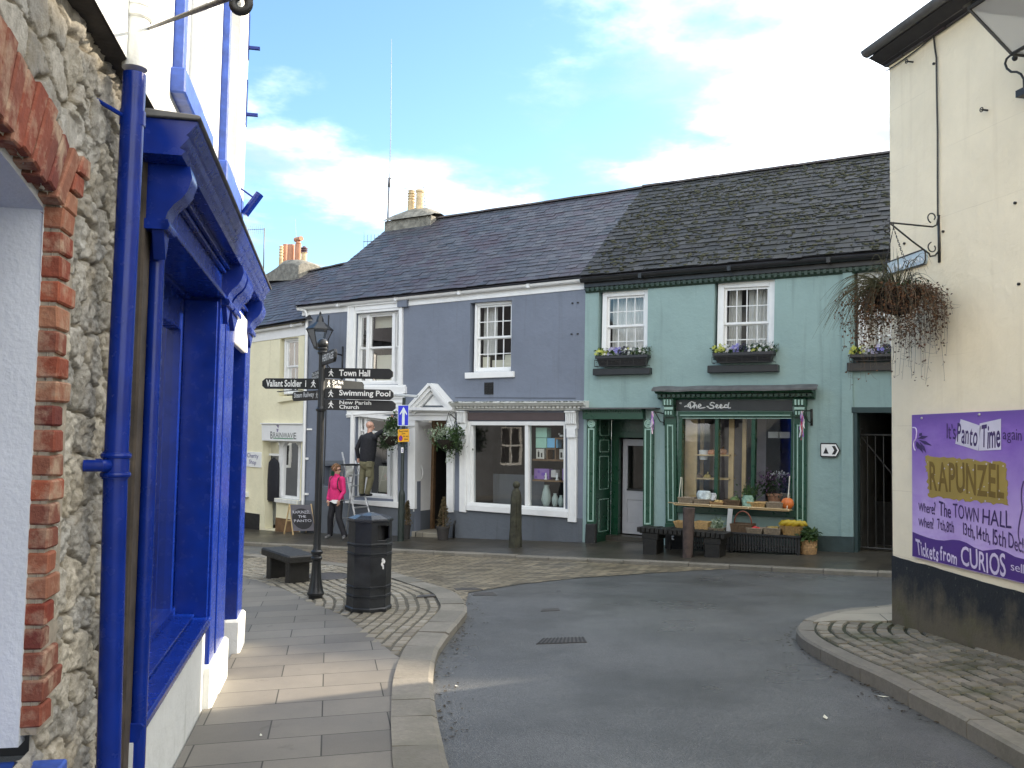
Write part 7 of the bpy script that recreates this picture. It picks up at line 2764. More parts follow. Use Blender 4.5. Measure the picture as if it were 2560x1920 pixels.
def bag(x0, x1, y0, y1, d, col, label, stems=None):
 u0, u1 = F.u('E', x0, y1, d), F.u('E', x1, y1, d)
 z0, z1 = F.z('E', x0, y1, d), F.z('E', x0, y0, d)
 pos = F.P((u0 + u1) / 2, z0, d - .08)
 mb = MB()
 n, m = 14, 8
 vs, fs = [], []
 for j in range(m + 1):
  t = j / m
  for i in range(n):
   a = 2 * math.pi * i / n
   w_ = (u1 - u0) / 2 * (.85 + .25 * math.sin(math.pi * t)) * (1 + .16 * noise.noise(Vector((i * .9, j * .8, x0))))
   dd_ = .09 * (1 - .55 * t) * (1 + .3 * noise.noise(Vector((i * .7, j, 3 + x0))))
   vs.append(pos + ROW.U * math.cos(a) * w_ + ROW.N * math.sin(a) * dd_ + Vector((0, 0, (z1 - z0) * t + .02 * noise.noise(Vector((i, j, 9))))))
 for j in range(m):
  for i in range(n):
   fs.append((j * n + i, j * n + (i + 1) % n, (j + 1) * n + (i + 1) % n, (j + 1) * n + i))
 fs.append(tuple(range(m * n, m * n + n)))
 mb.add(vs, fs)
 t_ = thing('produce_bag', label, 'bag', pos)
 mb.build('film', M('bag_%d' % x0, col, .25, .3, 12, .8, 18, c2=sc_(col, 1.7), dist=.03), t_, smooth=True)
 if stems:
  mb = MB()
  for i in range(22):
   b_ = pos + ROW.U * rr.uniform(-.1, .12) + Vector((0, 0, (z1 - z0) * .6))
   mb.tube([b_, b_ + ROW.U * rr.uniform(-.1, .18) + Vector((0, 0, rr.uniform(.1, .3)))], .007, 4)
  leaves(mb, pos + Vector((0, 0, z1 - z0 + .05)), 50, (.1, .05, .07), .08, rr)
  mb.build('stems', mt['leaf_g'], t_, fix=False)
bag(395, 590, 150, 280, dF - .06, (.42, .47, .46), 'clear plastic bag of salad leaves lying in the low basket')
bag(585, 665, 185, 285, dF - .12, (.45, .46, .48), 'smaller clear bag of radishes beside the larger salad bag')
bag(1035, 1195, 215, 385, dF, (.20, .32, .24), 'clear bag of celery standing on the hanging shelf', stems=True)
u_, z_ = F.uz(K('E', 1672, 385), dF)
PK = thing('pumpkin', 'orange pumpkin at the right end of the hanging shelf', 'pumpkin', F.P(u_, hz(u_), dF - .12))
def pumpkin(parent, pos, r, hh, mat, loc=None):
 mb = MB()
 n, m = 40, 10
 vs, fs = [], []
 for j in range(m + 1):
  t = math.pi * j / m
  for i in range(n):
   a = 2 * math.pi * i / n
   q = r * max(.03, math.sin(t)) * (1 + .07 * abs(math.sin(a * 5)))
   vs.append(pos + Vector((math.cos(a) * q, math.sin(a) * q, hh * (.5 - .5 * math.cos(t)) - (.03 * hh * (1 if j > 8 else 0)))))
 for j in range(m):
  for i in range(n):
   fs.append((j * n + i, j * n + (i + 1) % n, (j + 1) * n + (i + 1) % n, (j + 1) * n + i))
 mb.add(vs, fs)
 o = mb.build('flesh' if parent else 'pumpkin', mat, parent, smooth=True, loc=loc)
 mb = MB()
 mb.tube([pos + Vector((0, 0, hh * .9)), pos + Vector((.01, 0, hh * 1.12)), pos + Vector((.03, .0, hh * 1.2))], [.02, .015, .013], 7)
 mb.build('stalk', mt['leaf_b'], parent or o, smooth=True)
 return o
kk = CROPS['E'][2] * F.P(u_, 0, dF).y / 2200
pumpkin(PK, OFF[PK.name], 82 * kk, F.z('E', 1672, 250, dF) - hz(u_), mt['pumpkin'])
for x, y0, y1, w_, lab, col in ((362, 590, 680, 84, 'orange pumpkin on the upper shelf inside the window, next to the white pot', (.55, .24, .12)), (455, 580, 682, 80, 'pale orange pumpkin right of the window bar on the upper shelf', (.50, .27, .17)), (530, 615, 690, 78, 'greyish pumpkin behind the pale timber post', (.33, .25, .22))):
 u_, z_ = F.uz(K('l', x, y1), -.5)
 zS = sub(qGW, 0, 1, .5615, 1)[3][1]
 p_ = F.P(u_, max(z_, zS - .02), -.5)
 kk = CROPS['l'][2] * p_.y / 2200
 o = pumpkin(None, p_, w_ / 2 * kk, F.z('l', x, y0, -.5) - p_.z, M('window_pumpkin_%d' % x, col, .5, .15), loc=p_)
 tag(o, lab, 'pumpkin')
u_, z_ = F.uz(K('l', 285, 682), -.45)
p_ = F.P(u_, z_, -.45)
kk = CROPS['l'][2] * p_.y / 2200
mb = MB()
hh = F.z('l', 285, 595, -.45) - z_
mb.lathe([(34 * kk, 0), (44 * kk, hh), (41 * kk, hh), (38 * kk, hh * .85)], p_, 20)
o = mb.build('plant_pot', mt['white'], None, smooth=30, loc=p_)
tag(o, 'plain white pot on the upper shelf inside the green shop window', 'pot')
for x, lab, mm in ((240, 'dark round gourd on the lower shelf inside the window', 'wicker_dark'), (318, 'yellow gourd on the lower shelf inside the window', 'gold')):
 u_, z_ = F.uz(K('l', x, 865), -.45)
 p_ = F.P(u_, z_, -.45)
 mb = MB()
 mb.ball(p_ + Vector((0, 0, .06)), .065, 12, 8, (1.2, 1, .9))
 mb.tube([p_ + Vector((0, 0, .11)), p_ + Vector((.02, 0, .16))], .015, 6)
 tag(mb.build('gourd', mt[mm], None, smooth=True, loc=p_), lab, 'gourd')
u_, z_ = F.uz(K('l', 925, 1065), -.3)
p_ = F.P(u_, z_, -.3)
FP = thing('flower_pot', 'terracotta pot of purple and white flowers inside the green shop window', 'potted plant', p_)
mb = MB()
mb.lathe([(.10, -.05), (.13, .12), (.145, .12), (.145, .16), (.11, .15)], p_, 18)
mb.build('pot', mt['terracotta'], FP, smooth=30)
mb = MB()
leaves(mb, p_ + Vector((0, 0, .30)), 240, (.20, .1, .08), .07, rr)
mb.cur = 1
leaves(mb, p_ + Vector((-.05, 0, .42)), 160, (.18, .08, .07), .05, rr, .8)
mb.cur = 2
leaves(mb, p_ + ROW.U * .1 + Vector((0, .05, .52)), 60, (.07, .05, .025), .045, rr, .9)
leaves(mb, p_ + ROW.U * .42 + Vector((0, 0, .38)), 60, (.06, .04, .05), .045, rr, .9)
mb.build('bloom', [mt['leaf_d'], leafmat('mauve_petals', (.10, .05, .12), (.28, .16, .30)), leafmat('white_petals', (.6, .6, .6), (.75, .75, .75))], FP, fix=False)
op = gnd(K('5', 1166, 975), rowpave_z)
OP = thing('road_sign', 'blue one-way arrow sign on a dark green pole', 'road sign', op)
zo = lambda y: zat(K('5', 1166, y), op) - op.z
w5 = lambda n: wpx('5', n, op) / 2
dkp = M('dark_green_pole', (.018, .028, .024), .45, .3, 8)
zj = lambda y: zat(K('j', 1360, y), op) - op.z
mb = MB()
mb.lathe([(w5(46), -.05), (w5(46), zo(660)), (w5(42), zo(645)), (w5(24), zo(620)), (w5(23), zj(1185))], op, 16)
mb.build('pole', dkp, OP, smooth=30)
FO = Face(92, Vector((op.x, op.y, 0)))
mb = MB()
q_ = FO.Q('j', [(1296, 1288), (1450, 1284), (1446, 1574), (1296, 1574)], .09)
mb.qblk(FO, q_, 0, 1, 0, 1, .08, .088)
mb.cur = 1
for a in ((0, .045, 0, 1), (.955, 1, 0, 1), (.045, .955, .975, 1), (.045, .955, 0, .025)):
 mb.qblk(FO, q_, *a, .088, .0905)
ar = [(.5, .93), (.83, .60), (.83, .52), (.62, .66), (.62, .05), (.38, .05), (.38, .66), (.17, .52), (.17, .60)]
b0 = sub(q_, 0, 1, 0, 1)
pts = [(lerp(b0[3][0], b0[2][0], a), lerp(b0[3][1], b0[0][1], b)) for a, b in ar]
tri = geometry.tessellate_polygon([[Vector((a, b, 0)) for a, b in pts]])
mb.add([FO.P(a, b, .0905) for a, b in pts], [tuple(t) for t in tri])
mb.build('arrow_plate', [M('sign_blue_face', (.02, .03, .55), .35, .05), M('pale_arrow', (.62, .70, .74), .4, .05)], OP)
mb = MB()
mb.blk(FO, -.03, .03, op.z + zj(1540), op.z + zj(1500), -.035, .08)
mb.blk(FO, -.03, .03, op.z + zj(1360), op.z + zj(1320), -.035, .08)
mb.build('clip', mt['alu'], OP)
YS = thing('parking_sign', 'yellow restricted zone parking plate on the one-way sign pole', 'sign', FO.P(0, op.z + zo(250), .08))
q_ = FO.Q('w', [(792, 372), (986, 360), (988, 582), (792, 590)], .09)
mb = MB()
mb.qblk(FO, q_, 0, 1, 0, 1, .08, .088)
bd = mb.build('plate', M('sign_yellow', (.72, .36, .01), .4, .05), YS, bev=.003)
mb = MB()
mb.qtext(FO, sub(q_, .12, .88, .78, .93), 'Restricted', .0895, .02)
mb.qtext(FO, sub(q_, .33, .66, .60, .74), 'Zone', .0895, .02)
mb.qtext(FO, sub(q_, .47, .95, .33, .52), 'At any', .0895, .02)
mb.qtext(FO, sub(q_, .56, .88, .13, .30), 'time', .0895, .02)
mb.cur = 1
bl_ = sub(q_, .08, .44, .08, .54)
cx_, cz_ = (bl_[0][0] + bl_[1][0]) / 2, (bl_[0][1] + bl_[3][1]) / 2
ra, rb = (bl_[1][0] - bl_[0][0]) / 2, (bl_[0][1] - bl_[3][1]) / 2
mb.poly(FO, [(cx_ + ra * math.cos(t * .26), cz_ + rb * math.sin(t * .26)) for t in range(24)], .0892)
mb.cur = 2
mb.poly(FO, [(cx_ + ra * .75 * math.cos(t * .26), cz_ + rb * .75 * math.sin(t * .26)) for t in range(24)], .0898)
mb.cur = 1
mb.poly(FO, [(cx_ - ra * .65, cz_ + rb * .5), (cx_ - ra * .5, cz_ + rb * .65), (cx_ + ra * .65, cz_ - rb * .5), (cx_ + ra * .5, cz_ - rb * .65)], .0904)
mb.build('lettering', [M('sign_ink', (.03, .01, .0), .5), M('sign_red', (.45, .01, .01), .4), M('roundel_blue', (.03, .03, .35), .4)], bd, fix=False)
mb = MB()
mb.blk(FO, -.04, .04, op.z + zo(262), op.z + zo(240), -.035, .08)
mb.build('clip', mt['alu'], YS)
mb = MB()
q_ = FO.Q('w', [(846, 680), (886, 680), (886, 776), (846, 776)], .045)
mb.qblk(FO, q_, 0, 1, 0, 1, .032, .040)
mb.cur = 1
mb.qtext(FO, sub(q_, .25, .85, .2, .75), '2', .0415, .02)
mb.build('number_sticker', [sgw, M('sticker_blue', (.05, .05, .3), .4)], OP)
mb = MB()
q_ = FO.Q('j', [(1255, 1128), (1585, 1150), (1560, 1186), (1255, 1160)], .0)
mb.qblk(FO, q_, 0, 1, 0, 1, -.05, .05)
mb.build('lamp_head', M('lamp_grey', (.45, .48, .50), .4, .08), OP, bev=.01)
F = ROW
dl = .62
lu, lzb = F.uz(K('m', 772, 1500), dl)
lz = lambda y: F.z('m', 775, y, dl)
LN = thing('wall_lantern', 'black hexagonal street lantern bracketed off the grey house', 'lantern', F.P(lu, lzb, dl))
c = F.P(lu, 0, dl)
kk = CROPS['m'][2] * c.y / 2200 / 2
cz = Vector((c.x, c.y, 0))
mb = MB()
mb.lathe([(330 * kk, lz(1300)), (332 * kk, lz(1285)), (300 * kk, lz(1270)), (120 * kk, lz(1205)), (95 * kk, lz(1195)), (85 * kk, lz(1160)), (60 * kk, lz(1125)), (28 * kk, lz(1115)), (22 * kk, lz(1105)), (30 * kk, lz(1090)), (10 * kk, lz(1068))], cz, 6, phase=.3)
mb.build('hood', mt['black'], LN, smooth=20)
mb = MB()
for k in range(6):
 a = .3 + k * math.pi / 3
 t, b = Vector((math.cos(a) * 310 * kk, math.sin(a) * 310 * kk, lz(1295))), Vector((math.cos(a) * 130 * kk, math.sin(a) * 130 * kk, lz(1500)))
 mb.tube([cz + t, cz + b], .011, 6)
mb.lathe([(140 * kk, lz(1500)), (140 * kk, lz(1515)), (60 * kk, lz(1540))], cz, 6, phase=.3)
mb.build('frame', mt['black'], LN)
mb = MB()
vs = [cz + Vector((math.cos(.3 + k * math.pi / 3) * r * kk, math.sin(.3 + k * math.pi / 3) * r * kk, lz(y))) for r, y in ((305, 1297), (128, 1500)) for k in range(6)]
mb.add(vs, [(k, (k + 1) % 6, 6 + (k + 1) % 6, 6 + k) for k in range(6)])
mb.build('glazing', mt['glass'], LN, fix=False)
mb = MB()
zq = lz(1530)
mb.tube([F.P(lu, zq, dl), F.P(lu, zq - .12, dl - .02), F.P(lu + .12, zq - .05, dl * .6), F.P(lu + .22, zq - .1, .03)], .018, 7)
mb.tube([F.P(lu + .22, zq + .12, .03), F.P(lu + .22, zq - .75, .03)], .02, 7)
mb.tube([F.P(lu, zq - .12, dl - .02), F.P(lu + .14, zq - .5, .3), F.P(lu + .22, zq - .7, .03)], .012, 6)
mb.build('bracket', mt['black'], LN, smooth=True)
mb = MB()
mb.tube([F.P(lu - .28, ze(lu) - .25, .02), F.P(lu - .28, zb(lu) + 1.2, .02)], .012, 5)
mb.build('cable', mt['blackmat'], LN)
CS2 = thing('wall_sign', 'white pointed sign with black triangle and chevron on the teal wall', 'sign', F.P(*F.uz(K('i', 240, 260)), 0))
q_ = F.Q('i', [(188, 222), (292, 224), (292, 298), (188, 296)], .05)
W_, H_ = q_[1][0] - q_[0][0], q_[0][1] - q_[3][1]
pt = lambda a, b: (lerp(q_[3][0], q_[2][0], a), lerp((q_[3][1] + q_[2][1]) / 2, (q_[0][1] + q_[1][1]) / 2, b))
mb = MB()
out = [(.04, 0), (.80, 0), (1, .5), (.80, 1), (.04, 1), (0, .93), (0, .07)]
mb.prism(F, [pt(*p) for p in out], .04, .05)
mb.cur = 1
inn = [(.07, .09), (.78, .09), (.94, .5), (.78, .91), (.07, .91), (.05, .86), (.05, .14)]
mb.poly(F, [pt(*p) for p in inn], .0515)
mb.cur = 0
mb.poly(F, [pt(*p) for p in ((.15, .25), (.42, .25), (.285, .70))], .053)
mb.poly(F, [pt(*p) for p in ((.58, .20), (.74, .20), (.86, .5), (.70, .5))], .053)
mb.poly(F, [pt(*p) for p in ((.70, .5), (.86, .5), (.74, .80), (.58, .80))], .053)
mb.build('plate', [mt['black'], sgw], CS2)
mb = MB()
mb.blk(F, q_[0][0] + W_ * .3, q_[0][0] + W_ * .5, q_[3][1] + H_ * .4, q_[3][1] + H_ * .6, 0, .04)
mb.build('fixing', mt['black'], CS2)
for nm, bx, top, rib, lab in ((0, [(700, 140), (790, 215)], (690, 120), 'p', 'lilac and white ribbons on the iron bracket above the shop door'),
         (1, None, None, 'l', 'red and white ribbons on the iron bracket right of the shop window')):
 if nm == 0:
  a = F.uz(K('p', 796, 135), .02)
  tipq = F.uz(K('p', 690, 122), .05)
  w0 = F.uz(K('p', 796, 250), .02)
  r0_, r1_ = F.uz(K('p', 675, 120), .35), F.uz(K('p', 668, 350), .35)
 else:
  a = F.uz(K('l', 1258, 240), .02)
  tipq = F.uz(K('l', 1180, 255), .05)
  w0 = F.uz(K('l', 1258, 375), .02)
  r0_, r1_ = F.uz(K('l', 1172, 255), .35), F.uz(K('l', 1157, 520), .35)
 t_ = thing('ribbon_bracket', lab, 'bracket', F.P(*a, 0))
 mb = MB()
 mb.blk(F, a[0] - .02, a[0] + .02, w0[1], a[1] + .03, 0, .03)
 tip = F.P(r0_[0], r0_[1] + .02, .35)
 mb.tube([F.P(*a, .02), tip], .011, 6)
 mb.tube([F.P(w0[0], w0[1] + .05, .02), F.P(lerp(w0[0], r0_[0], .4), w0[1] + .07, .12), F.P(lerp(w0[0], r0_[0], .8), r0_[1] + .0, .27)], .009, 6)
 mb.build('arm', mt['iron'], t_, smooth=True)
 cols = [(.70, .66, .70), (.35, .16, .55), (.72, .5, .6)] if nm == 0 else [(.70, .68, .68), (.55, .08, .12), (.32, .14, .45)]
 L_ = r0_[1] - r1_[1]
 for j in range(6):
  mb = MB()
  x = rr.uniform(-.04, .04)
  ln = L_ * rr.uniform(.55, 1)
  vs, fs = [], []
  for i in range(9):
   t = i / 8
   c = tip + ROW.U * (x * (.3 + t) + .012 * math.sin(i * 1.3 + j)) + ROW.N * (.012 * math.cos(i * 1.1 + j)) + Vector((0, 0, -ln * t))
   ww = .013 + .006 * math.sin(i + j)
   an = i * .5 + j
   dv = ROW.U * math.cos(an) * ww + ROW.N * math.sin(an) * ww
   vs += [c - dv, c + dv, c + dv + ROW.N * .002, c - dv + ROW.N * .002]
  for i in range(8):
   b = i * 4
   for e in range(4):
    fs.append((b + e, b + (e + 1) % 4, b + 4 + (e + 1) % 4, b + 4 + e))
  mb.add(vs, fs)
  mb.build('ribbon', M('ribbon_%d_%d' % (nm, j % 3), cols[j % 3], .5, .1), t_)
F = YEL
ab0, ab1 = [(lambda q: Vector((q.x, q.y, rowpave_z(q.x, q.y))))(F.P(F.u('o', x, 1562, .45), 0, .45)) for x in (612, 738)]
AB = thing('pavement_board', 'folding chalkboard advertising sign on pale wooden legs by the yellow shop', 'sign board', ab0)
zt = zat(K('o', 660, 1218), (ab0 + ab1) / 2)
topc = Vector(((ab0.x + ab1.x) / 2, (ab0.y + ab1.y) / 2, zt))
wdir = Vector((1, .25, 0)).normalized()
wid = .52
fd = (ab1 - ab0) / 2
mb = MB()
for sgn in (1, -1):
 for s in (0, 1):
  mb.tube([topc + wdir * wid * s, topc + fd * sgn + wdir * wid * s + Vector((0, 0, ab0.z - zt))], .018, 6)
 zl = zt - .12
 mb.tube([topc.lerp(topc + fd * sgn + Vector((0, 0, ab0.z - zt)), .55), topc.lerp(topc + fd * sgn + Vector((0, 0, ab0.z - zt)), .55) + wdir * wid], .012, 6)
mb.build('frame', mt['pine'], AB)
A0, A1 = topc + Vector((0, 0, -.02)), topc + fd + Vector((0, 0, ab0.z - zt + .1))
def AP(a, b, d=0.0):
 n = (A1 - A0).cross(wdir).normalized()
 if n.y > 0:
  n = -n
 return A1.lerp(A0, b) + wdir * (a * wid) + n * d
mb = MB()
mb.hexa([AP(0, 0, 0), AP(1, 0, 0), AP(1, 0, .012), AP(0, 0, .012), AP(0, 1, 0), AP(1, 1, 0), AP(1, 1, .012), AP(0, 1, .012)])
mb.cur = 1
mb.add([AP(.5 + .47 * math.cos(t * .2618), .46 + .40 * math.sin(t * .2618), .014) for t in range(24)], [tuple(range(24))])
mb.build('panel', [M('grey_panel', (.10, .095, .11), .7, .1), M('chalk_black', (.012, .012, .015), .7, .2)], AB, fix=False)
mb = MB()
for txt, b0_, b1_ in (('RAPUNZEL', .66, .78), ('THE', .50, .60), ('PANTO', .33, .44)):
 mb.text(txt, lambda x, y, b0_=b0_, b1_=b1_, s=(.1 if txt != 'THE' else .32): AP(s + (1 - 2 * s) * x, lerp(b0_, b1_, y), .016), .0, .08)
mb.build('lettering', M('chalk', (.5, .5, .55), .8), AB, fix=False)
F = ROW
GR = lambda u, d: (lambda q: rowpave_z(q.x, q.y))(F.P(u, 0, d))
tu, tz_ = F.uz(K('k', 445, 745), .55)
T0 = F.P(tu, tz_, .55)
e1 = (ROW.U * .95 + ROW.N * .3).normalized()
e2 = (ROW.U * .3 - ROW.N * .95).normalized()
LD = thing('step_ladder', 'aluminium step ladder standing against the grey house front', 'ladder', F.P(tu, GR(tu, .55), .55))
def foot(p):
 return Vector((p.x, p.y, rowpave_z(p.x, p.y)))
fr = {}
mb = MB()
for s in (-1, 1):
 top = T0 + e2 * .16 * s
 fr[s] = (top, foot(T0 + e1 * .84 + e2 * .22 * s))
 p, q = fr[s]
 mb.tube([p + (p - q).normalized() * (.32 if s < 0 else .1), p, q], .022, 6)
mb.build('front_frame', mt['alu'], LD)
NT_ = 7
for i in range(1, NT_):
 t = i / NT_
 a, b = fr[-1][0].lerp(fr[-1][1], t), fr[1][0].lerp(fr[1][1], t)
 mb = MB()
 dpt = e1 * .045
 z_ = Vector((0, 0, .012))
 mb.hexa([a - dpt - z_, b - dpt - z_, b + dpt - z_, a + dpt - z_, a - dpt + z_, b - dpt + z_, b + dpt + z_, a + dpt + z_])
 mb.build('tread', mt['alu'], LD, bev=.003)
mb = MB()
for s in (-1, 1):
 top = T0 + e2 * .15 * s - e1 * .06
 q = foot(T0 - e1 * .46 + e2 * .19 * s)
 mb.tube([top, q], .017, 6)
 fr[s * 2] = (top, q)
for t in (.25, .5, .75):
 mb.tube([fr[-2][0].lerp(fr[-2][1], t), fr[2][0].lerp(fr[2][1], t)], .012, 6)
mb.build('rear_frame', mt['alu'], LD)
mb = MB()
mb.hexa([T0 + e1 * a + e2 * b + Vector((0, 0, c)) for c in (-.02, .02) for a, b in ((-.14, -.18), (.12, -.18), (.12, .18), (-.14, .18))])
mb.build('tool_tray', mt['black'], LD, bev=.005)
ladder_tread = [fr[-1][0].lerp(fr[-1][1], i / NT_).lerp(fr[1][0].lerp(fr[1][1], i / NT_), .5) for i in range(NT_)]
ladder_edge = [(fr[-1][0].lerp(fr[-1][1], i / NT_), fr[1][0].lerp(fr[1][1], i / NT_)) for i in range(NT_)]
mb = MB()
p = T0 + e1 * .05 - e2 * .12 + Vector((0, 0, -.02))
vs, fs = [], []
for i in range(7):
 for j in range(4):
  a = j / 3 - .5
  vs.append(p + e1 * (.1 + .012 * math.sin(i * 1.7 + j)) + e2 * (a * .18 + .01 * math.sin(i)) + ROW.N * (.02 * math.cos(i + j * 2)) + Vector((0, 0, -.26 * i / 6)))
fs = [(i * 4 + j, i * 4 + j + 1, (i + 1) * 4 + j + 1, (i + 1) * 4 + j) for i in range(6) for j in range(3)]
mb.add(vs, fs)
mb.add([v + ROW.N * .01 for v in vs], fs)
o = mb.build('cloth', M('rag', (.45, .46, .44), .85, .1), None, smooth=True, loc=p)
tag(o, 'pale cloth draped over the top of the step ladder', 'cloth')
def thin(name, label, cat, segs, r, mat, loc, smooth=True):
 mb = MB()
 for s in segs:
  mb.tube(s, r if not isinstance(s, tuple) else r, 6)
 o = mb.build(name, mat, None, smooth=smooth, loc=loc)
 return tag(o, label, cat)
dm = -3.2
mp = lambda c, x, y, d=dm: ROW.P(*ROW.uz(K(c, x, y), d), d)
MS = thing('radio_mast', 'very tall thin radio aerial rising behind the grey roof', 'aerial', mp('r', 208, 1600))
mb = MB()
mb.tube([mp('r', 207, 1620), mp('r', 225, 1120)], .025, 8)
mb.tube([mp('r', 222, 1190), mp('r', 227, 1120)], .04, 8)
mb.build('mast', M('mast_grey', (.10, .10, .11), .5), MS, smooth=True)
mb = MB()
mb.tube([mp('r', 227, 1125), mp('r', 235, 830), mp('r', 239, 430), mp('r', 242, 55)], [.014, .012, .010, .006], 6)
for y in (828, 628, 430, 238):
 mb.ball(mp('r', 236 + (830 - y) * .007, y), .018, 6, 5)
mb.build('whip', M('whip_white', (.32, .34, .38), .5), MS, smooth=True)
mb = MB()
mb.tube([mp('r', 178, 1108), mp('r', 225, 1124), mp('r', 296, 1122)], .010, 5)
mb.build('radial', mt['iron'], MS)
def yagi(name, label, boom, els, eh, mast, r=.008):
 t_ = thing(name, label, 'aerial', boom[0])
 mb = MB()
 mb.tube(boom, r * 1.3, 6)
 for i in range(els):
  p = boom[0].lerp(boom[1], (i + .2) / els)
  mb.tube([p - eh * (1 if i else 1.4), p + eh * (1 if i else 1.4)], r, 5)
 mb.build('array', M('aerial_grey', (.18, .19, .2), .5), t_)
 if mast:
  mb = MB()
  mb.tube(mast, .022, 7)
  mb.build('mast', M('aerial_mast', (.16, .16, .16), .5), t_, smooth=True)
 return t_
yagi('television_aerial', 'spiky horizontal television aerial just left of the tall radio mast', [mp('r', 25, 1610, -3.0), mp('r', 215, 1603, -3.0)], 7, Vector((0, 0, .2)), [mp('r', 205, 1625, -3.2), mp('r', 205, 1590, -3.2)])
c0 = [mp('r', 487, 1190, -3.5), mp('r', 480, 1360, -3.5)]
yagi('television_aerial', 'television aerial with stacked rods beside the two buff chimney pots', [mp('r', 487, 1185, -3.6), mp('r', 500, 1355, -3.6)], 6, ROW.U * .42 + ROW.N * -.1, None)
yq = lambda c, x, y, d=-3.2: YEL.P(*YEL.uz(K(c, x, y), d), d)
yagi('television_aerial', 'television aerial on a slim mast above the far yellow roof, pointing left', [yq('m', -120, 72), yq('m', 105, 62)], 9, Vector((0, 0, .16)), [yq('m', 92, 560), yq('m', 104, 50)])
p0, p1 = yq('m', 492, 200, -3.6), yq('m', 480, -60, -3.6)
p00 = yq('m', 498, 600, -3.6)
mb = MB()
mb.tube([p00, p0, p1], [.012, .008, .005], 5)
tag(mb.build('whip_aerial', M('aerial_wire', (.3, .32, .35), .5), None, loc=p00), 'hair-thin vertical aerial behind the terracotta chimney pots', 'aerial')
def cover(c, pts, zf, lift, label, name, mat, bars=0):
 w_ = [gnd(K(c, *p), zf) for p in pts]
 ctr = sum(w_, Vector()) / len(w_)
 mb = MB()
 n = len(w_)
 tp_ = [Vector((p.x, p.y, zf(p.x, p.y) + lift)) for p in w_]
 bt = [p - Vector((0, 0, .03)) for p in tp_]
 mb.add(bt + tp_, [tuple(range(n - 1, -1, -1)), tuple(range(n, 2 * n))] + [(i, (i + 1) % n, n + (i + 1) % n, n + i) for i in range(n)])
 mb.cur = 1
 for i in range(bars):
  t0, t1 = (i + .25) / bars, (i + .75) / bars
  q = [tp_[0].lerp(tp_[1], t0), tp_[0].lerp(tp_[1], t1), tp_[3].lerp(tp_[2], t1), tp_[3].lerp(tp_[2], t0)]
  e = Vector((0, 0, .004))
  mb.add([a + e for a in q], [(0, 1, 2, 3)])
 return tag(mb.build(name, mat if isinstance(mat, list) else [mat, mt['blackmat']], None, loc=ctr), label, 'cover')
im_ = M('worn_iron', (.045, .04, .035), .5, .5, 14, .4, 80)
cover('d', [(1158, 1392), (1268, 1388), (1262, 1377), (1172, 1380)], road_z, .005, 'slotted rectangular drain grating in the asphalt road', 'drain_grating', im_, 12)
cover('d', [(1168, 1321), (1210, 1319), (1206, 1314), (1172, 1316)], road_z, .005, 'small iron valve cover in the road ahead of the drain grating', 'manhole_cover', im_)
cover('g', [(1555, 505), (1722, 505), (1690, 484), (1570, 488)], road_z, .005, 'rectangular iron cover in the road close to the curved kerb', 'manhole_cover', im_)
cover('g', [(1450, 476), (1625, 470), (1570, 456), (1430, 462)], road_z, .012, 'long iron cover where the setts meet the asphalt', 'manhole_cover', im_)
cover('g', [(1180, 526), (1315, 516), (1290, 505), (1195, 512)], pl, .018, 'small rectangular cover set into the fan of setts', 'manhole_cover', im_)
pc = gnd(K('g', 595, 384), pl)
mb = MB()
mb.lathe([(.33, pl(pc.x, pc.y) - .02), (.33, pl(pc.x, pc.y) + .022), (.30, pl(pc.x, pc.y) + .022), (.30, pl(pc.x, pc.y) + .018), (.1, pl(pc.x, pc.y) + .018)], Vector((pc.x, pc.y, 0)), 28)
tag(mb.build('manhole_cover', im_, None, loc=pc), 'round iron cover in the pavement behind the signpost', 'cover')
mb = MB()
rr = random.Random(44)
for p in [('i', 515, 1537), ('i', 545, 1465), ('g', 1450, 1110), ('g', 140, 1440), ('d', 1120, 985), ('i', 215, 1645), ('i', 765, 1505)]:
 zf = pl if p[0] == 'g' and p[1] < 1000 else road_z
 c = gnd(K(*p), zf, .006)
 a = rr.uniform(0, 3)
 s = rr.uniform(.012, .03)
 mb.add([c + Vector((math.cos(a + k * 1.57) * s * (2 if k % 2 else .7), math.sin(a + k * 1.57) * s * (2 if k % 2 else .7), .004 * (k % 2))) for k in range(4)], [(0, 1, 2, 3)])
tag(mb.build('litter', mt['blind'], None, fix=False), kind='stuff')
mb = MB()
for path, sd_, zf in ((RP, 1, road_z), (KP, 1, road_z)):
 op_ = offset_path(path, -.03 if path is RP else .03)
 for p in op_:
  for k in range(5):
   if noise.noise(p * .9) + rr.uniform(-.4, .4) < -.1 or p.length > 15:
    continue
   e = abs(rr.gauss(0, .10))
   q = p + Vector((rr.uniform(-.06, .06), rr.uniform(-.06, .06), 0))
   i = path.index(min(path, key=lambda w: (w - q).length_squared)) if False else 0
   a = rr.uniform(0, 6.28)
   off_ = Vector((math.cos(a), math.sin(a), 0)) * e
   if path is RP and off_.x > .02:
    off_.x = -off_.x
   if path is KP and off_.x < -.02:
    off_.x = -off_.x
   q = q + off_
   s = rr.uniform(.004, .016)
   z0 = road_z(q.x, q.y) + .006
   mb.add([Vector((q.x + math.cos(a + j * 1.57) * s * (1.6 if j % 2 else .7), q.y + math.sin(a + j * 1.57) * s * (1.6 if j % 2 else .7), z0 + rr.uniform(0, .006))) for j in range(4)], [(0, 1, 2, 3)])
tag(mb.build('leaf_litter', leafmat('gutter_debris', (.012, .010, .006), (.07, .05, .025), .9, 0), None, fix=False), kind='stuff')
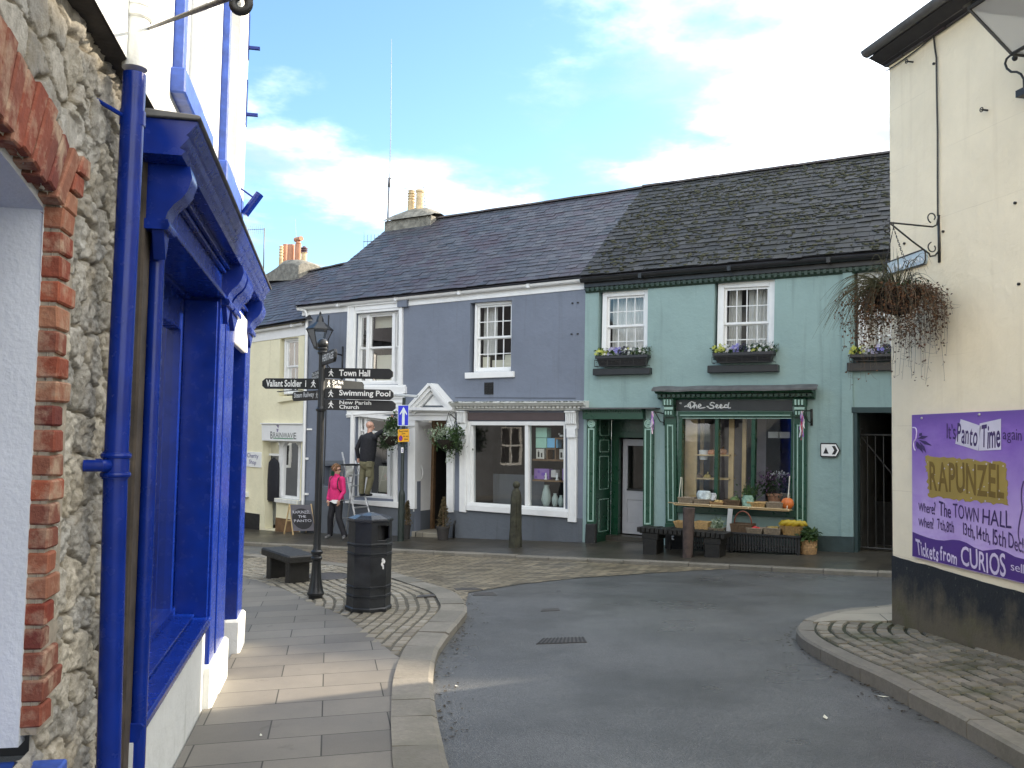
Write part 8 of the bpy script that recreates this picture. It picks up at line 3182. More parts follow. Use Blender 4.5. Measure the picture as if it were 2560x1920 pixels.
# --- poster, baskets, planting, lantern on the right
F = RIGHT
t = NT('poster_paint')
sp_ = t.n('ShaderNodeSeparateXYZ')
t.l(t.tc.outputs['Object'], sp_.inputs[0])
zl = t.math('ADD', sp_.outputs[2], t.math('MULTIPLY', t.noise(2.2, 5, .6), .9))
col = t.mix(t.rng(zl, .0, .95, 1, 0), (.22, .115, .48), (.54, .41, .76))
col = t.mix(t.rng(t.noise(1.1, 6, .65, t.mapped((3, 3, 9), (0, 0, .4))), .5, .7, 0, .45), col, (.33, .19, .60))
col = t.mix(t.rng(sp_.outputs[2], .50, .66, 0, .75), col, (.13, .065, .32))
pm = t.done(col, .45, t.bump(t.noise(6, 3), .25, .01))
tl, bl = F.uz(K('q', 65, 124), .03), F.uz(K('q', 70, 1297), .03)
tr, br = F.uz(K('q', 995, 80), .03), F.uz(K('q', 995, 1521), .03)
ex = lambda a, b: (a[0] + (b[0] - a[0]) * 1.75, a[1] + (b[1] - a[1]) * 1.75)
PO = thing('poster', 'hand-painted purple pantomime poster on the cream wall', 'poster', F.P((tl[0] + tr[0]) / 2, (tl[1] + bl[1]) / 2, .01))
mb = MB()
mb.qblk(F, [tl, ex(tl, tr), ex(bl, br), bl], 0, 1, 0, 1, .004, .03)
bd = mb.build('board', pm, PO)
ink = [M('poster_' + n, c, .5, .1) for n, c in (('dark', (.055, .03, .13)), ('band', (.075, .03, .22)), ('gold', (.34, .25, .06)), ('bronze', (.17, .11, .02)), ('tag', (.62, .60, .72)), ('pale', (.66, .58, .78)))]
mb = MB()
Q = lambda *p: F.Q('q', p, .033)
def flat(pts, d):
 tri = geometry.tessellate_polygon([[Vector((a, b, 0)) for a, b in pts]])
 mb.add([F.P(a, b, d) for a, b in pts], [tuple(t_) for t_ in tri])
mb.cur = 1
w_ = F.Q('q', [(70, 1092), (130, 1118), (200, 1142), (270, 1160), (330, 1166), (400, 1158), (460, 1164), (520, 1185), (580, 1222), (650, 1250), (720, 1242), (780, 1236), (850, 1262), (920, 1300), (995, 1320)], .033)
flat(w_ + [ex(bl, br), bl] if False else w_ + [(ex(tl, tr)[0], w_[-1][1] - .04), (ex(bl, br)[0], ex(bl, br)[1] + .005), (bl[0], bl[1] + .005)], .032)
rr = random.Random(6)
for ci, k, dd in ((2, 1.0, .0325),):
 mb.cur = ci
 g = []
 cs = [(172, 458), (845, 520), (862, 872), (205, 800)]
 for i in range(4):
  a, b = cs[i], cs[(i + 1) % 4]
  for j in range(26):
   t_ = j / 26
   g.append((lerp(a[0], b[0], t_) + rr.uniform(-9, 9), lerp(a[1], b[1], t_) + rr.uniform(-12, 12)))
 flat(F.Q('q', g, .033), dd)
mb.cur = 4
for g in ([(470, 158), (640, 215), (615, 420), (425, 362)], [(628, 195), (805, 155), (805, 412), (620, 420)]):
 flat(Q(*g), .0335)
for i in range(34):
 x, y = rr.uniform(190, 840), rr.uniform(490, 840)
 s = rr.uniform(5, 14)
 flat(Q((x, y - s), (x + s * .25, y - s * .2), (x + s, y), (x + s * .25, y + s * .2), (x, y + s), (x - s * .25, y + s * .2), (x - s, y), (x - s * .25, y - s * .2)), .0338)
TX = [(0, "It's", [(355, 190), (430, 205), (430, 330), (355, 320)], .0, .06), (0, 'Panto', [(445, 188), (618, 225), (605, 400), (440, 350)], .015, .12), (0, 'Time', [(645, 205), (800, 190), (800, 405), (640, 405)], .02, .1),
   (0, 'again', [(820, 245), (975, 240), (975, 372), (820, 350)], -.005, .05), (3, 'RAPUNZEL', [(208, 495), (830, 530), (830, 822), (215, 748)], .02, .05),
   (0, 'Where?', [(120, 848), (262, 845), (260, 955), (122, 920)], .005, .07), (0, 'The', [(290, 835), (390, 868), (390, 985), (290, 955)], .005, .06), (0, 'TOWN', [(405, 855), (620, 885), (618, 1025), (410, 978)], .0, .06), (0, 'HALL', [(650, 895), (892, 920), (892, 1072), (650, 1028)], .0, .05),
   (0, 'When?', [(120, 975), (246, 975), (246, 1080), (122, 1045)], .005, .07), (0, '7th,8th', [(275, 980), (415, 1005), (415, 1120), (280, 1085)], .005, .08), (0, '13th,', [(490, 1015), (588, 1040), (588, 1170), (492, 1130)], .005, .05), (0, '14th,', [(602, 1040), (716, 1068), (716, 1208), (604, 1165)], .005, .05), (0, '15th', [(735, 1065), (845, 1090), (845, 1228), (737, 1198)], .005, .05), (0, 'Dec!', [(865, 1090), (992, 1145), (992, 1275), (868, 1228)], .005, .06),
   (5, 'Tickets', [(95, 1148), (288, 1205), (285, 1345), (112, 1285)], .02, .09), (5, 'from', [(298, 1205), (440, 1265), (440, 1372), (302, 1335)], .02, .08), (5, 'CURIOS', [(470, 1208), (845, 1270), (845, 1478), (475, 1375)], .012, .09), (5, 'selling', [(885, 1340), (1110, 1392), (1110, 1500), (888, 1432)], -.005, .06)]
for ci, tx, q, bo_, ji in TX:
 mb.cur = ci
 mb.qtext(F, Q(*q), tx, .0345, bo_, ji)
mb.cur = 0
for a, b, c_, w in ((110, 320, 200, 300), (125, 300, 150, 272), (120, 330, 232, 378), (110, 345, 160, 442), (130, 345, 185, 440), (105, 340, 118, 410)):
 dx, dy = c_ - a, w - b
 L_ = math.hypot(dx, dy)
 nx_, ny_ = -dy / L_ * 14, dx / L_ * 14
 flat(Q((a, b), (a + dx * .5 + nx_, b + dy * .5 + ny_), (c_, w), (a + dx * .5 - nx_, b + dy * .5 - ny_)), .0345)
def line(pts, r, ci):
 mb.cur = ci
 P_ = [Vector((p.x, p.y, 0)) for p in smooth_path([Vector((*p, 0)) for p in pts], 8)]
 mb.tube([F.P(*F.uz(K('q', p.x, p.y), .033), .033) for p in P_], r, 5)
line([(72, 228), (95, 232), (104, 262), (98, 320), (80, 350), (84, 400), (98, 425)], .006, 5)
line([(992, 672), (976, 740), (974, 830), (980, 900), (962, 990), (948, 1090), (955, 1160), (972, 1192)], .005, 0)
mb.build('artwork', ink, bd, fix=False)
mb = MB()
for x, y in ((150, 150), (628, 120)):
 a = F.uz(K('q', x, y), .03)
 mb.ball(F.P(*a, .034), .012, 8, 5)
mb.build('screw', mt['alu'], PO)
NP = thing('name_plate', 'worn pale blue street name plate on the cream wall behind the hanging basket', 'sign', F.P(*F.uz(K('h', 570, 430)), 0))
q = F.Q('h', [(436, 432), (690, 340), (700, 365), (700, 415), (690, 440), (436, 518)], .03)
mb = MB()
mb.prism(F, q, .002, .03)
mb.cur = 1
for a, b in zip(q, q[1:] + q[:1]):
 mb.tube([F.P(*a, .03), F.P(*b, .03)], .007, 5)
mb.cur = 2
for i in range(11):
 if i == 5:
  continue
 x = 455 + i * 21
 yc = 474 - (x - 455) * .352
 for k in range(3):
  dx, dy = rr.uniform(0, 8), rr.uniform(-16, 10)
  mb.poly(F, F.Q('h', [(x + dx, yc + dy), (x + dx + 8, yc + dy - 3), (x + dx + 8, yc + dy + 9), (x + dx, yc + dy + 12)], .031), .0315 + .0004 * k)
mb.build('plate', [M('plate_blue', (.48, .58, .63), .5, .15, 12), mt['iron'], sgw], NP, fix=False)
pu, pzt = F.uz(K('h', 785, 105), .02)
pzb = F.z('h', 785, 432, .02)
az_ = F.z('h', 765, 195, .02)
tx = K('h', 452, 185)[0]
lo, hi = .0, 1.2
for _ in range(30):
 m_ = (lo + hi) / 2
 if proj(F.P(pu, az_, m_))[0] > tx:
  lo = m_
 else:
  hi = m_
AD = lo
BRK = thing('basket_bracket', 'rusty scrolled iron bracket on the cream wall carrying the dead hanging basket', 'bracket', F.P(pu, az_, 0))
mb = MB()
mb.blk(F, pu - .012, pu + .012, pzb, pzt, 0, .014)
curl = lambda cd, cz, r, a0, a1, n=16: [F.P(pu, cz + r * (1 - .03 * i) * math.sin(lerp(a0, a1, i / n)), cd + r * (1 - .03 * i) * math.cos(lerp(a0, a1, i / n))) for i in range(n + 1)]
mb.tube([F.P(pu, pzt - .03, .015), F.P(pu, az_ + .02, .03), F.P(pu, az_, .07), F.P(pu, az_ + .012, AD)], .008, 7)
mb.tube(curl(.075, az_ + .085, .05, -1.3, 3.9), .006, 6)
mb.tube([F.P(pu, az_ + .01, AD), F.P(pu, lerp(az_, pzb, .45), AD * .55), F.P(pu, pzb + .075, AD * .22), F.P(pu, pzb + .05, .10), F.P(pu, pzb + .06, .05), F.P(pu, pzb + .1, .015)], .008, 7)
mb.tube(curl(.075, pzb + .13, .05, 1.3, -3.9), .006, 6)
mb.tube(curl(AD + .02, az_ - .05, .04, 1.5, -4.5), .006, 6)
mb.build('arm', mt['iron'], BRK, smooth=True)
bc = F.P(pu, F.z('h', 510, 615, AD), AD - .07)
HB = thing('hanging_basket', 'large withered hanging basket trailing dead brown stems from the cream wall', 'hanging basket', bc)
R_ = .205
mb = MB()
mb.lathe([(.02, -.21), (.10, -.195), (.16, -.14), (.195, -.06), (R_, 0), (R_ * .9, .0), (R_ * .8, -.03), (.02, -.02)], bc, 22)
for i in range(20):
 a = i * .314
 mb.tube([bc + Vector((math.cos(a) * .02, math.sin(a) * .02, -.215)), bc + Vector((math.cos(a) * .165, math.sin(a) * .165, -.145)), bc + Vector((math.cos(a) * (R_ + .005), math.sin(a) * (R_ + .005), 0))], .003, 4)
mb.build('bowl', M('coir_liner', (.018, .013, .009), .95, .5, 20, .9, 40, dist=.02), HB, smooth=40)
mb = MB()
hk = F.P(pu, az_ - .03, AD - .04)
for i in range(4):
 a = i * 1.57 + .4
 e = bc + Vector((math.cos(a) * R_, math.sin(a) * R_, 0))
 n = 16
 for j in range(n):
  p, q = hk.lerp(e, j / n), hk.lerp(e, (j + .7) / n)
  mb.tube([p, q], .004, 4)
mb.tube([hk, hk + Vector((0, 0, .05))], .005, 5)
mb.build('chain', mt['iron'], HB)
rr = random.Random(15)
mb, ml, mg = MB(), MB(), MB()
lt = -F.U * 0 + F.N          # towards the left of the picture
for i in range(250):
 a = rr.uniform(0, 6.283)
 o_ = Vector((math.cos(a), math.sin(a), 0))
 r0 = R_ * rr.uniform(.2, 1)
 p = bc + o_ * r0 + Vector((0, 0, rr.uniform(-.02, .03)))
 L_ = rr.uniform(.15, .5) if i % 5 else rr.uniform(.4, .85)
 out = rr.uniform(.05, .30)
 pts = []
 n = 8
 w1, w2, w3 = rr.uniform(-.07, .07), rr.uniform(-.07, .07), rr.uniform(0, 6)
 for j in range(n + 1):
  t_ = j / n
  x = out * math.sin(min(1, t_ * 1.6) * 1.57) + w1 * t_ * t_
  zz_ = .05 * math.sin(t_ * 3.14) - L_ * t_ ** 1.4
  pts.append(p + o_ * x + Vector((-o_.y, o_.x, 0)) * (w2 * t_ + .02 * math.sin(t_ * 5 + w3)) + Vector((0, 0, zz_)))
 mb.tube(pts, [lerp(.0026, .0011, j / n) for j in range(n + 1)], 3)
 for j in range(2, n + 1):
  dens = rr.choice((1, 2, 4, 5)) if L_ < .5 else 1
  if rr.random() < .85:
   leaves(ml, pts[j], dens, (.018, .018, .02), .024, rr, -.2, .6, .7)
  if rr.random() < .45:
   q = pts[j] + Vector((rr.uniform(-.09, .09), rr.uniform(-.09, .09), rr.uniform(-.06, .03)))
   mb.tube([pts[j], pts[j].lerp(q, .5) + Vector((0, 0, -.008)), q], [.0015, .0012, .0009], 3)
mb.build('stems', mt['twig'], HB, fix=False)
leaves(ml, bc + Vector((0, 0, -.0)), 260, (.15, .15, .03), .035, rr, .2)
ml.build('dead_foliage', mt['leaf_dead'], HB, fix=False)
for i in range(150):
 left = i < 95
 a = rr.gauss(math.atan2(lt.y, lt.x), .55) if left else rr.uniform(0, 6.28)
 o_ = Vector((math.cos(a), math.sin(a), 0))
 L_ = rr.uniform(.25, .66) if left else rr.uniform(.12, .32)
 p = bc + o_ * .04 + F.N * (.07 if left else 0) + Vector((rr.uniform(-.07, .07), rr.uniform(-.07, .07), .0))
 up, dr_ = rr.uniform(.05, .22) * (1.6 if not left else 1), rr.uniform(.15, .5) if left else rr.uniform(0, .16)
 n = 9
 pts = [p + o_ * (L_ * (j / n)) + Vector((0, 0, up * math.sin(j / n * 2.4) - dr_ * (j / n) ** 2)) for j in range(n + 1)]
 mg.tube(pts, [(.0042 if i % 3 else .0065) * (1 - .85 * j / n) for j in range(n + 1)], 3)
for i in range(14):
 p = bc + F.N * .04 + Vector((rr.uniform(-.06, .06), rr.uniform(-.06, .06), .0))
 q = p + Vector((rr.uniform(-.08, .08), rr.uniform(-.08, .08), rr.uniform(.2, .42)))
 mg.tube([p, p.lerp(q, .5) + F.N * rr.uniform(-.03, .05), q], [.003, .002, .001], 3)
mg.build('sedge_blades', mt['grass'], HB, fix=False)
mb = MB()
leaves(mb, bc + Vector((0, 0, .025)), 380, (.13, .13, .02), .03, rr, .9)
mb.build('moss', mt['leaf_d'], HB, fix=False)
dl = .42
b0, t0 = F.uz(K('v', 770, 800), dl), F.uz(K('v', 390, 0), dl)
hb = .125
cuu = b0[0] - hb
slope = (t0[0] - b0[0]) / (t0[1] - b0[1])
hh = .42
LN2 = thing('wall_lantern', 'large frosted-glass lantern on a scroll bracket high on the cream wall', 'lantern', F.P(cuu, b0[1], dl))
def ring(z, h):
 return [F.P(cuu + sx * h, z, dl - hb + sy * h) for sx, sy in ((1, 1), (-1, 1), (-1, -1), (1, -1))]
zB, zT = b0[1], b0[1] + hh
hT = hb + slope * hh
B_, T_ = ring(zB, hb), ring(zT, hT)
mb = MB()
mb.add(B_ + T_, [(i, (i + 1) % 4, 4 + (i + 1) % 4, 4 + i) for i in range(4)] + [(3, 2, 1, 0)])
tm = NT('frosted_glass')
tdf = tm.n('ShaderNodeBsdfTranslucent')
tdf.inputs[0].default_value = (.75, .75, .72, 1)
tmx = tm.n('ShaderNodeMixShader')
tmx.inputs[0].default_value = .5
tm.done((.75, .75, .72), .3)
tm.l(tm.b.outputs[0], tmx.inputs[1])
tm.l(tdf.outputs[0], tmx.inputs[2])
tt_ = tm.n('ShaderNodeBsdfTransparent')
tm2 = tm.n('ShaderNodeMixShader')
tm2.inputs[0].default_value = .62
tm.l(tt_.outputs[0], tm2.inputs[1])
tm.l(tmx.outputs[0], tm2.inputs[2])
tm.l(tm2.outputs[0], tm.out.inputs[0])
mb.build('glazing', tm.m, LN2)
mb = MB()
for i in range(4):
 mb.tube([B_[i], T_[i]], .014, 6)
 mb.tube([B_[i], B_[(i + 1) % 4]], .014, 6)
 mb.tube([T_[i], T_[(i + 1) % 4]], .018, 6)
mb.build('frame', mt['iron'], LN2)
mb = MB()
ap = ring(zT + .03, hT + .03) + ring(zT + .2, .08) + ring(zT + .3, .02)
mb.add(ap, [(3, 2, 1, 0), (8, 9, 10, 11)] + [(k * 4 + i, k * 4 + (i + 1) % 4, k * 4 + 4 + (i + 1) % 4, k * 4 + 4 + i) for k in (0, 1) for i in range(4)])
mb.build('hood', mt['iron'], LN2)
mb = MB()
ab = F.uz(K('v', 850, 1380), .1)
mb.blk(F, ab[0] - .5, ab[0] + .02, ab[1] - .03, ab[1] + .025, .0, .10)
pts = [F.P(*F.uz(K('v', *p), .25), .25) for p in ((952, 1310), (945, 1170), (905, 1100), (840, 1065), (760, 1065), (695, 1015), (668, 940), (690, 870), (740, 825), (810, 800), (900, 790), (960, 800))]
mb.tube(pts, .009, 7)
mb.ball(F.P(*F.uz(K('v', 812, 862), .25), .25), .022, 9, 6)
mb.tube([F.P(cuu, zB, dl - hb), F.P(cuu, ab[1], .25), F.P(cuu, ab[1], .05)], .014, 7)
mb.build('bracket', mt['iron'], LN2, smooth=40)
F = ROW
rr = random.Random(33)
PET = [leafmat('petal_' + n, a, b, .5) for n, a, b in (('yellow', (.42, .45, .05), (.55, .56, .14)), ('white', (.6, .6, .58), (.75, .75, .72)), ('violet', (.18, .16, .50), (.32, .30, .62)), ('lilac', (.36, .33, .5), (.5, .48, .6)), ('black', (.012, .012, .02), (.03, .025, .05)))]
def window_box(c, x0, x1, yr, yb_, label, xe=None):
 d1 = .21
 u0, u1 = F.u(c, x0, yr, d1), F.u(c, x1, yr, d1)
 z1, z0 = F.z(c, x0, yr, d1), F.z(c, x0, yb_, .1) + .02
 if xe:
  u1 = u0 + xe
 t_ = thing('window_box', label, 'window box', F.P((u0 + u1) / 2, z0, .12), 'window boxes on the green house')
 mb = MB()
 w_ = .07
 mb.hexa([F.P(u0 + w_, z0, .02), F.P(u1 - w_, z0, .02), F.P(u1 - w_, z0, d1 - .05), F.P(u0 + w_, z0, d1 - .05), F.P(u0 + .02, z1, .01), F.P(u1 - .02, z1, .01), F.P(u1 - .02, z1, d1), F.P(u0 + .02, z1, d1)])
 mb.blk(F, u0, u1, z1 - .05, z1 + .01, .01, d1 + .015)
 mb.build('trough', M('black_trough', (.022, .022, .024), .4, .2, 10), t_, bev=.004)
 mb = MB()
 zg = lerp(z0, z1, .62)
 for z in (z0 - .005, zg):
  mb.tube([F.P(u0 + .0, z, .06), F.P(u0, z, d1 + .03), F.P(u1, z, d1 + .03), F.P(u1, z, .06)], .007, 5)
 for k in range(5):
  u = lerp(u0, u1, k / 4)
  mb.tube([F.P(u, z0, d1 + .03), F.P(u, zg, d1 + .03)], .006, 5)
 for k in range(4):
  u = lerp(u0, u1, (k + .5) / 4)
  s = (u1 - u0) / 10
  for sg in (-1, 1):
   mb.tube([F.P(u + sg * s * (1 - j / 10) * math.cos(j * .55), lerp(z0, zg, .5) + (zg - z0) * .4 * (1 - j / 12) * math.sin(j * .55), d1 + .03) for j in range(10)], .004, 4)
 mb.build('iron_guard', mt['iron'], t_)
 mb = MB()
 n = 16
 for k in range(n):
  leaves(mb, F.P(lerp(u0, u1, (k + .5) / n), z1 + .05, d1 - .13), 26, (.04, .05, .04), .07, rr, .8)
 mb.build('leaves', mt['leaf_g'], t_, fix=False)
 mb = MB()
 for k in range(10):
  u = lerp(u0, u1, .62 + .38 * k / 9)
  leaves(mb, F.P(u, z1 + .10, d1 - .14), 20, (.03, .05, .045), .06, rr, .9, .2, .3)
 mb.build('silver_foliage', leafmat('silver_leaves', (.10, .14, .12), (.28, .34, .32)), t_, fix=False)
 mb = MB()
 for k, (s0, s1, ci, cnt) in enumerate(((0, .2, 0, 26), (.16, .24, 1, 8), (.24, .42, 3, 14), (.34, .46, 2, 12), (.45, .62, 4, 18), (.6, .8, 1, 9), (.62, .72, 0, 3), (.82, .98, 1, 7))):
  mb.cur = ci
  for i in range(cnt):
   c_ = F.P(lerp(u0, u1, rr.uniform(s0, s1)), z1 + rr.uniform(.03, .17), d1 - rr.uniform(-.03, .16))
   fd = (F.N + Vector((rr.uniform(-.5, .5), 0, rr.uniform(-.2, .7)))).normalized()
   x = fd.orthogonal().normalized()
   y = fd.cross(x)
   r = rr.uniform(.022, .036)
   for j in range(5):
    a = j * 1.2566 + i
    e1_, e2_ = x * math.cos(a - .5) + y * math.sin(a - .5), x * math.cos(a + .5) + y * math.sin(a + .5)
    em = x * math.cos(a) + y * math.sin(a)
    mb.add([c_, c_ + e1_ * r * .8 + fd * .004, c_ + em * r * 1.1 + fd * .006, c_ + e2_ * r * .8 + fd * .004], [(0, 1, 2, 3)])
 mb.build('pansies', PET, t_, fix=False)
window_box('7', 102, 378, 492, 552, 'black window box of pansies under the smaller teal-house window, nearest the grey house')
window_box('7', 726, 1050, 476, 534, 'black window box of pansies under the middle teal-house window, above the shop')
window_box('h', 180, 415, 1072, 1124, 'black window box of pansies half hidden behind the dead hanging basket', 1.2)
def green_basket(c, x, y, rad_px, d, hook, label, lob):
 u, z = F.uz(K(c, x, y), d)
 pos = F.P(u, z, d)
 kk = CROPS[c][2] * pos.y / 2200
 r = rad_px * kk
 t_ = thing('hanging_basket', label, 'hanging basket', pos)
 mb = MB()
 mb.lathe([(.02, -.2), (r * .6, -.16), (r * .9, -.05), (r, .02), (r * .9, .02), (.02, 0)], pos, 18)
 mb.build('bowl', mt['soil'], t_, smooth=40)
 hu, hz_ = F.uz(K(c, *hook[1]), d)
 hp = F.P(hu, hz_, d)
 mb = MB()
 wu, wz = F.uz(K(c, *hook[0]), .02)
 mb.tube([F.P(wu, wz, .02), F.P(wu, wz, .02).lerp(hp, .6) + Vector((0, 0, .02)), hp, hp + Vector((.03, 0, .04)), hp + Vector((.06, 0, .0))], .011, 6)
 for i in range(3):
  a = i * 2.09
  mb.tube([hp, pos + Vector((math.cos(a) * r * .9, math.sin(a) * r * .9, .02))], .004, 4)
 mb.build('bracket', mt['iron'], t_)
 for nm, mat, cl in lob:
  mb = MB()
  for x_, y_, sx, sy, n, s in cl:
   uu_, zz_ = F.uz(K(c, x_, y_), d)
   leaves(mb, F.P(uu_, zz_, d), n, (sx * kk, .10, sy * kk), s, rr, .3)
  mb.build(nm, mt[mat], t_, fix=False)
green_basket('n', 470, 560, 110, .36, [(555, 352), (478, 290)], 'leafy green hanging basket between the pedimented door and the shop window',
    [('variegated_leaves', 'leaf_v', [(390, 500, 45, 40, 240, .055), (440, 450, 40, 30, 110, .05), (490, 715, 22, 28, 50, .04), (300, 535, 12, 12, 24, .04)]),
     ('dark_leaves', 'leaf_g', [(550, 500, 34, 50, 320, .07), (500, 590, 55, 35, 240, .06), (400, 570, 35, 30, 140, .06)]),
     ('trailing_leaves', 'leaf_d', [(560, 610, 30, 40, 160, .06), (590, 620, 14, 40, 50, .04), (500, 660, 25, 30, 70, .045), (440, 600, 40, 25, 120, .05)])])
green_basket('w', 690, 500, 170, .62, [(730, 120), (740, 75)], 'leafy green hanging basket that the man on the ladder is reaching for',
    [('variegated_leaves', 'leaf_v', [(700, 440, 60, 50, 260, .055), (620, 380, 30, 20, 50, .045), (670, 670, 30, 30, 50, .04), (760, 560, 30, 40, 60, .045)]),
     ('dark_leaves', 'leaf_g', [(720, 280, 50, 60, 320, .07), (640, 330, 40, 40, 130, .06)]),
     ('trailing_leaves', 'leaf_d', [(570, 560, 50, 70, 280, .06), (620, 620, 60, 50, 200, .05), (880, 620, 40, 40, 80, .045), (540, 640, 25, 40, 60, .045)])])
def cone(c, xa, ya, xb, w, yb_, yp, wp, d, label):
 u, z0 = F.uz(K(c, xb, yp), d)
 pos = F.P(u, rowpave_z(*F.P(u, 0, d).xy), d)
 kk = CROPS[c][2] * pos.y / 2200
 zr, za = F.z(c, xb, yb_, d) - pos.z, F.z(c, xa, ya, d) - pos.z
 t_ = thing('potted_conifer', label, 'potted plant', pos, 'potted conifers beside the pedimented door')
 mb = MB()
 r = wp * kk / 2
 mb.lathe([(r * .72, 0), (r * .95, zr * .85), (r * 1.05, zr * .86), (r * 1.05, zr), (r * .9, zr), (r * .85, zr * .9), (.01, zr * .9)], pos, 20)
 mb.build('pot', M('dark_pot', (.035, .032, .03), .7, .3, 8), t_, smooth=30)
 mb = MB()
 for i in range(900):
  t = rr.random() ** .75
  a = rr.uniform(0, 6.28)
  rad_ = w * kk / 2 * (1 - t) ** .85 * rr.uniform(.55, 1.05) * (1 + .12 * math.sin(a * 3 + t * 9))
  leaves(mb, pos + Vector((math.cos(a) * rad_, math.sin(a) * rad_, lerp(zr * .95, za, t))), 1, (.004, .004, .004), .055, rr, .9, .3, .3)
 mb.build('foliage', leafmat('bronzed_conifer', (.04, .04, .015), (.17, .12, .06), .7), t_, fix=False)
 mb = MB()
 mb.tube([pos + Vector((0, 0, zr * .8)), pos + Vector((0, 0, lerp(zr, za, .7)))], .015, 6)
 mb.build('stem', mt['wood'], t_)
cone('6', 228, 1256, 222, 74, 1400, 1460, 72, .34, 'brown cone-shaped conifer in a dark pot on the right of the doorstep')
cone('5', 1205, 700, 1205, 66, 862, 935, 62, .40, 'brown cone-shaped conifer in a dark pot behind the one-way sign pole')
# --- people
F = ROW
def grow(name, prims, mats, parent, vox=.011, smooth=6):
 """one continuous skin over tapered limbs: blended by voxel remeshing"""
 mb = MB()
 for a, b, ra, rb, mi, sq in prims:
  a, b = Vector(a), Vector(b)
  n = 8
  ax_ = (b - a)
  if ax_.length < 1e-6:
   mb.ball(a, ra, 16, 12, sq or (1, 1, 1))
   continue
  mb.ball(a, ra, 14, 10, sq or (1, 1, 1))
  mb.ball(b, rb, 14, 10, sq or (1, 1, 1))
  M_ = ax_.normalized().to_track_quat('Z', 'Y').to_matrix()
  if sq:
   vs = []
   for t, r in ((0, ra), (1, rb)):
    for k in range(16):
     an = k * math.pi / 8
     vs.append(a.lerp(b, t) + Vector((math.cos(an) * r * sq[0], math.sin(an) * r * sq[1], 0)))
   mb.add(vs, [tuple(range(15, -1, -1)), tuple(range(16, 32))] + [(k, (k + 1) % 16, 16 + (k + 1) % 16, 16 + k) for k in range(16)])
  else:
   mb.lathe([(ra, 0), (lerp(ra, rb, .5), ax_.length / 2), (rb, ax_.length)], a, 14, M_)
 o = mb.build(name, mats, parent)
 md = o.modifiers.new('blend', 'REMESH')
 md.mode = 'VOXEL'
 md.voxel_size = vox
 ms = o.modifiers.new('soften', 'SMOOTH')
 ms.factor = .5
 ms.iterations = smooth
 bpy.context.view_layer.update()
 me = bpy.data.meshes.new_from_object(o.evaluated_get(bpy.context.evaluated_depsgraph_get()))
 o.modifiers.clear()
 old = o.data
 o.data = me
 bpy.data.meshes.remove(old)
 me.materials.clear()
 for m in mats:
  me.materials.append(m)
 off = OFF.get(parent.name, Vector()) if parent else Vector()
 idx = []
 for p in me.polygons:
  c = p.center + off
  best, bi = 9, 0
  for a, b, ra, rb, mi, sq in prims:
   a, b = Vector(a), Vector(b)
   ab = b - a
   t = max(0, min(1, (c - a).dot(ab) / ab.length_squared)) if ab.length > 1e-6 else 0
   v = c - a.lerp(b, t)
   if sq:
    v = Vector((v.x / sq[0], v.y / sq[1], v.z / sq[2]))
   dd = v.length - lerp(ra, rb, t)
   if dd < best:
    best, bi = dd, mi
  idx.append(bi)
  p.use_smooth = True
 me.polygons.foreach_set('material_index', idx)
 return o
def rel(base, H):
 """body frame: right (picture), toward viewer, up; unit = metres scaled to height H"""
 k = H / 1.70
 return lambda x, y, z: base + ROW.U * (x * k) + ROW.N * (y * k) + Vector((0, 0, z * k))
def head(P, c, fx, fy, k, sk, hr, br_=None):
 """head at c facing (fx, fy) in the body frame; returns prims"""
 f = (ROW.U * fx + ROW.N * fy).normalized()
 s = Vector((f.y, -f.x, 0))
 up = Vector((0, 0, 1))
 W = lambda a, b, c_: c + (f * a + s * b + up * c_) * k
 pr = [(W(-.012, 0, .035), W(.012, 0, .03), .085 * k, .078 * k, sk, None), (W(.030, 0, -.035), W(.045, 0, -.06), .056 * k, .040 * k, sk, None),
    (W(.088, 0, .0), W(.104, 0, -.022), .011 * k, .016 * k, sk, None), (W(.07, .03, .025), W(.07, -.03, .025), .016 * k, .016 * k, sk, None),
    (W(-.005, .082, .0), W(-.01, .088, .03), .012 * k, .016 * k, sk, None), (W(-.005, -.082, .0), W(-.01, -.088, .03), .012 * k, .016 * k, sk, None),
    (W(.075, .018, -.055), W(.075, -.018, -.055), .011 * k, .011 * k, sk, None)]
 return pr, W
def face_bits(W, k, parent, glasses=False):
 mb = MB()
 for s in (-1, 1):
  mb.ball(W(.083, .031 * s, .008), .010 * k, 8, 6)
 mb.cur = 1
 for s in (-1, 1):
  mb.tube([W(.086, .05 * s, .028), W(.092, .03 * s, .033), W(.09, .015 * s, .028)], .005 * k, 4)
 mb.cur = 2
 mb.tube([W(.083, .024, -.054), W(.09, 0, -.051), W(.083, -.024, -.054)], .005 * k, 5)
 mb.build('face_features', [M('eye', (.04, .03, .025), .2), mt['hair'], M('lips', (.40, .15, .13), .5)], parent, smooth=True)
 if glasses:
  mb = MB()
  for s in (-1, 1):
   mb.tube([W(.098, .032 * s + .025 * math.cos(t * .63), .008 + .02 * math.sin(t * .63)) for t in range(10)], .0035 * k, 5, True)
   mb.tube([W(.096, .058 * s, .012), W(.0, .092 * s, .015)], .003 * k, 4)
  mb.build('glasses', mt['iron'], parent)
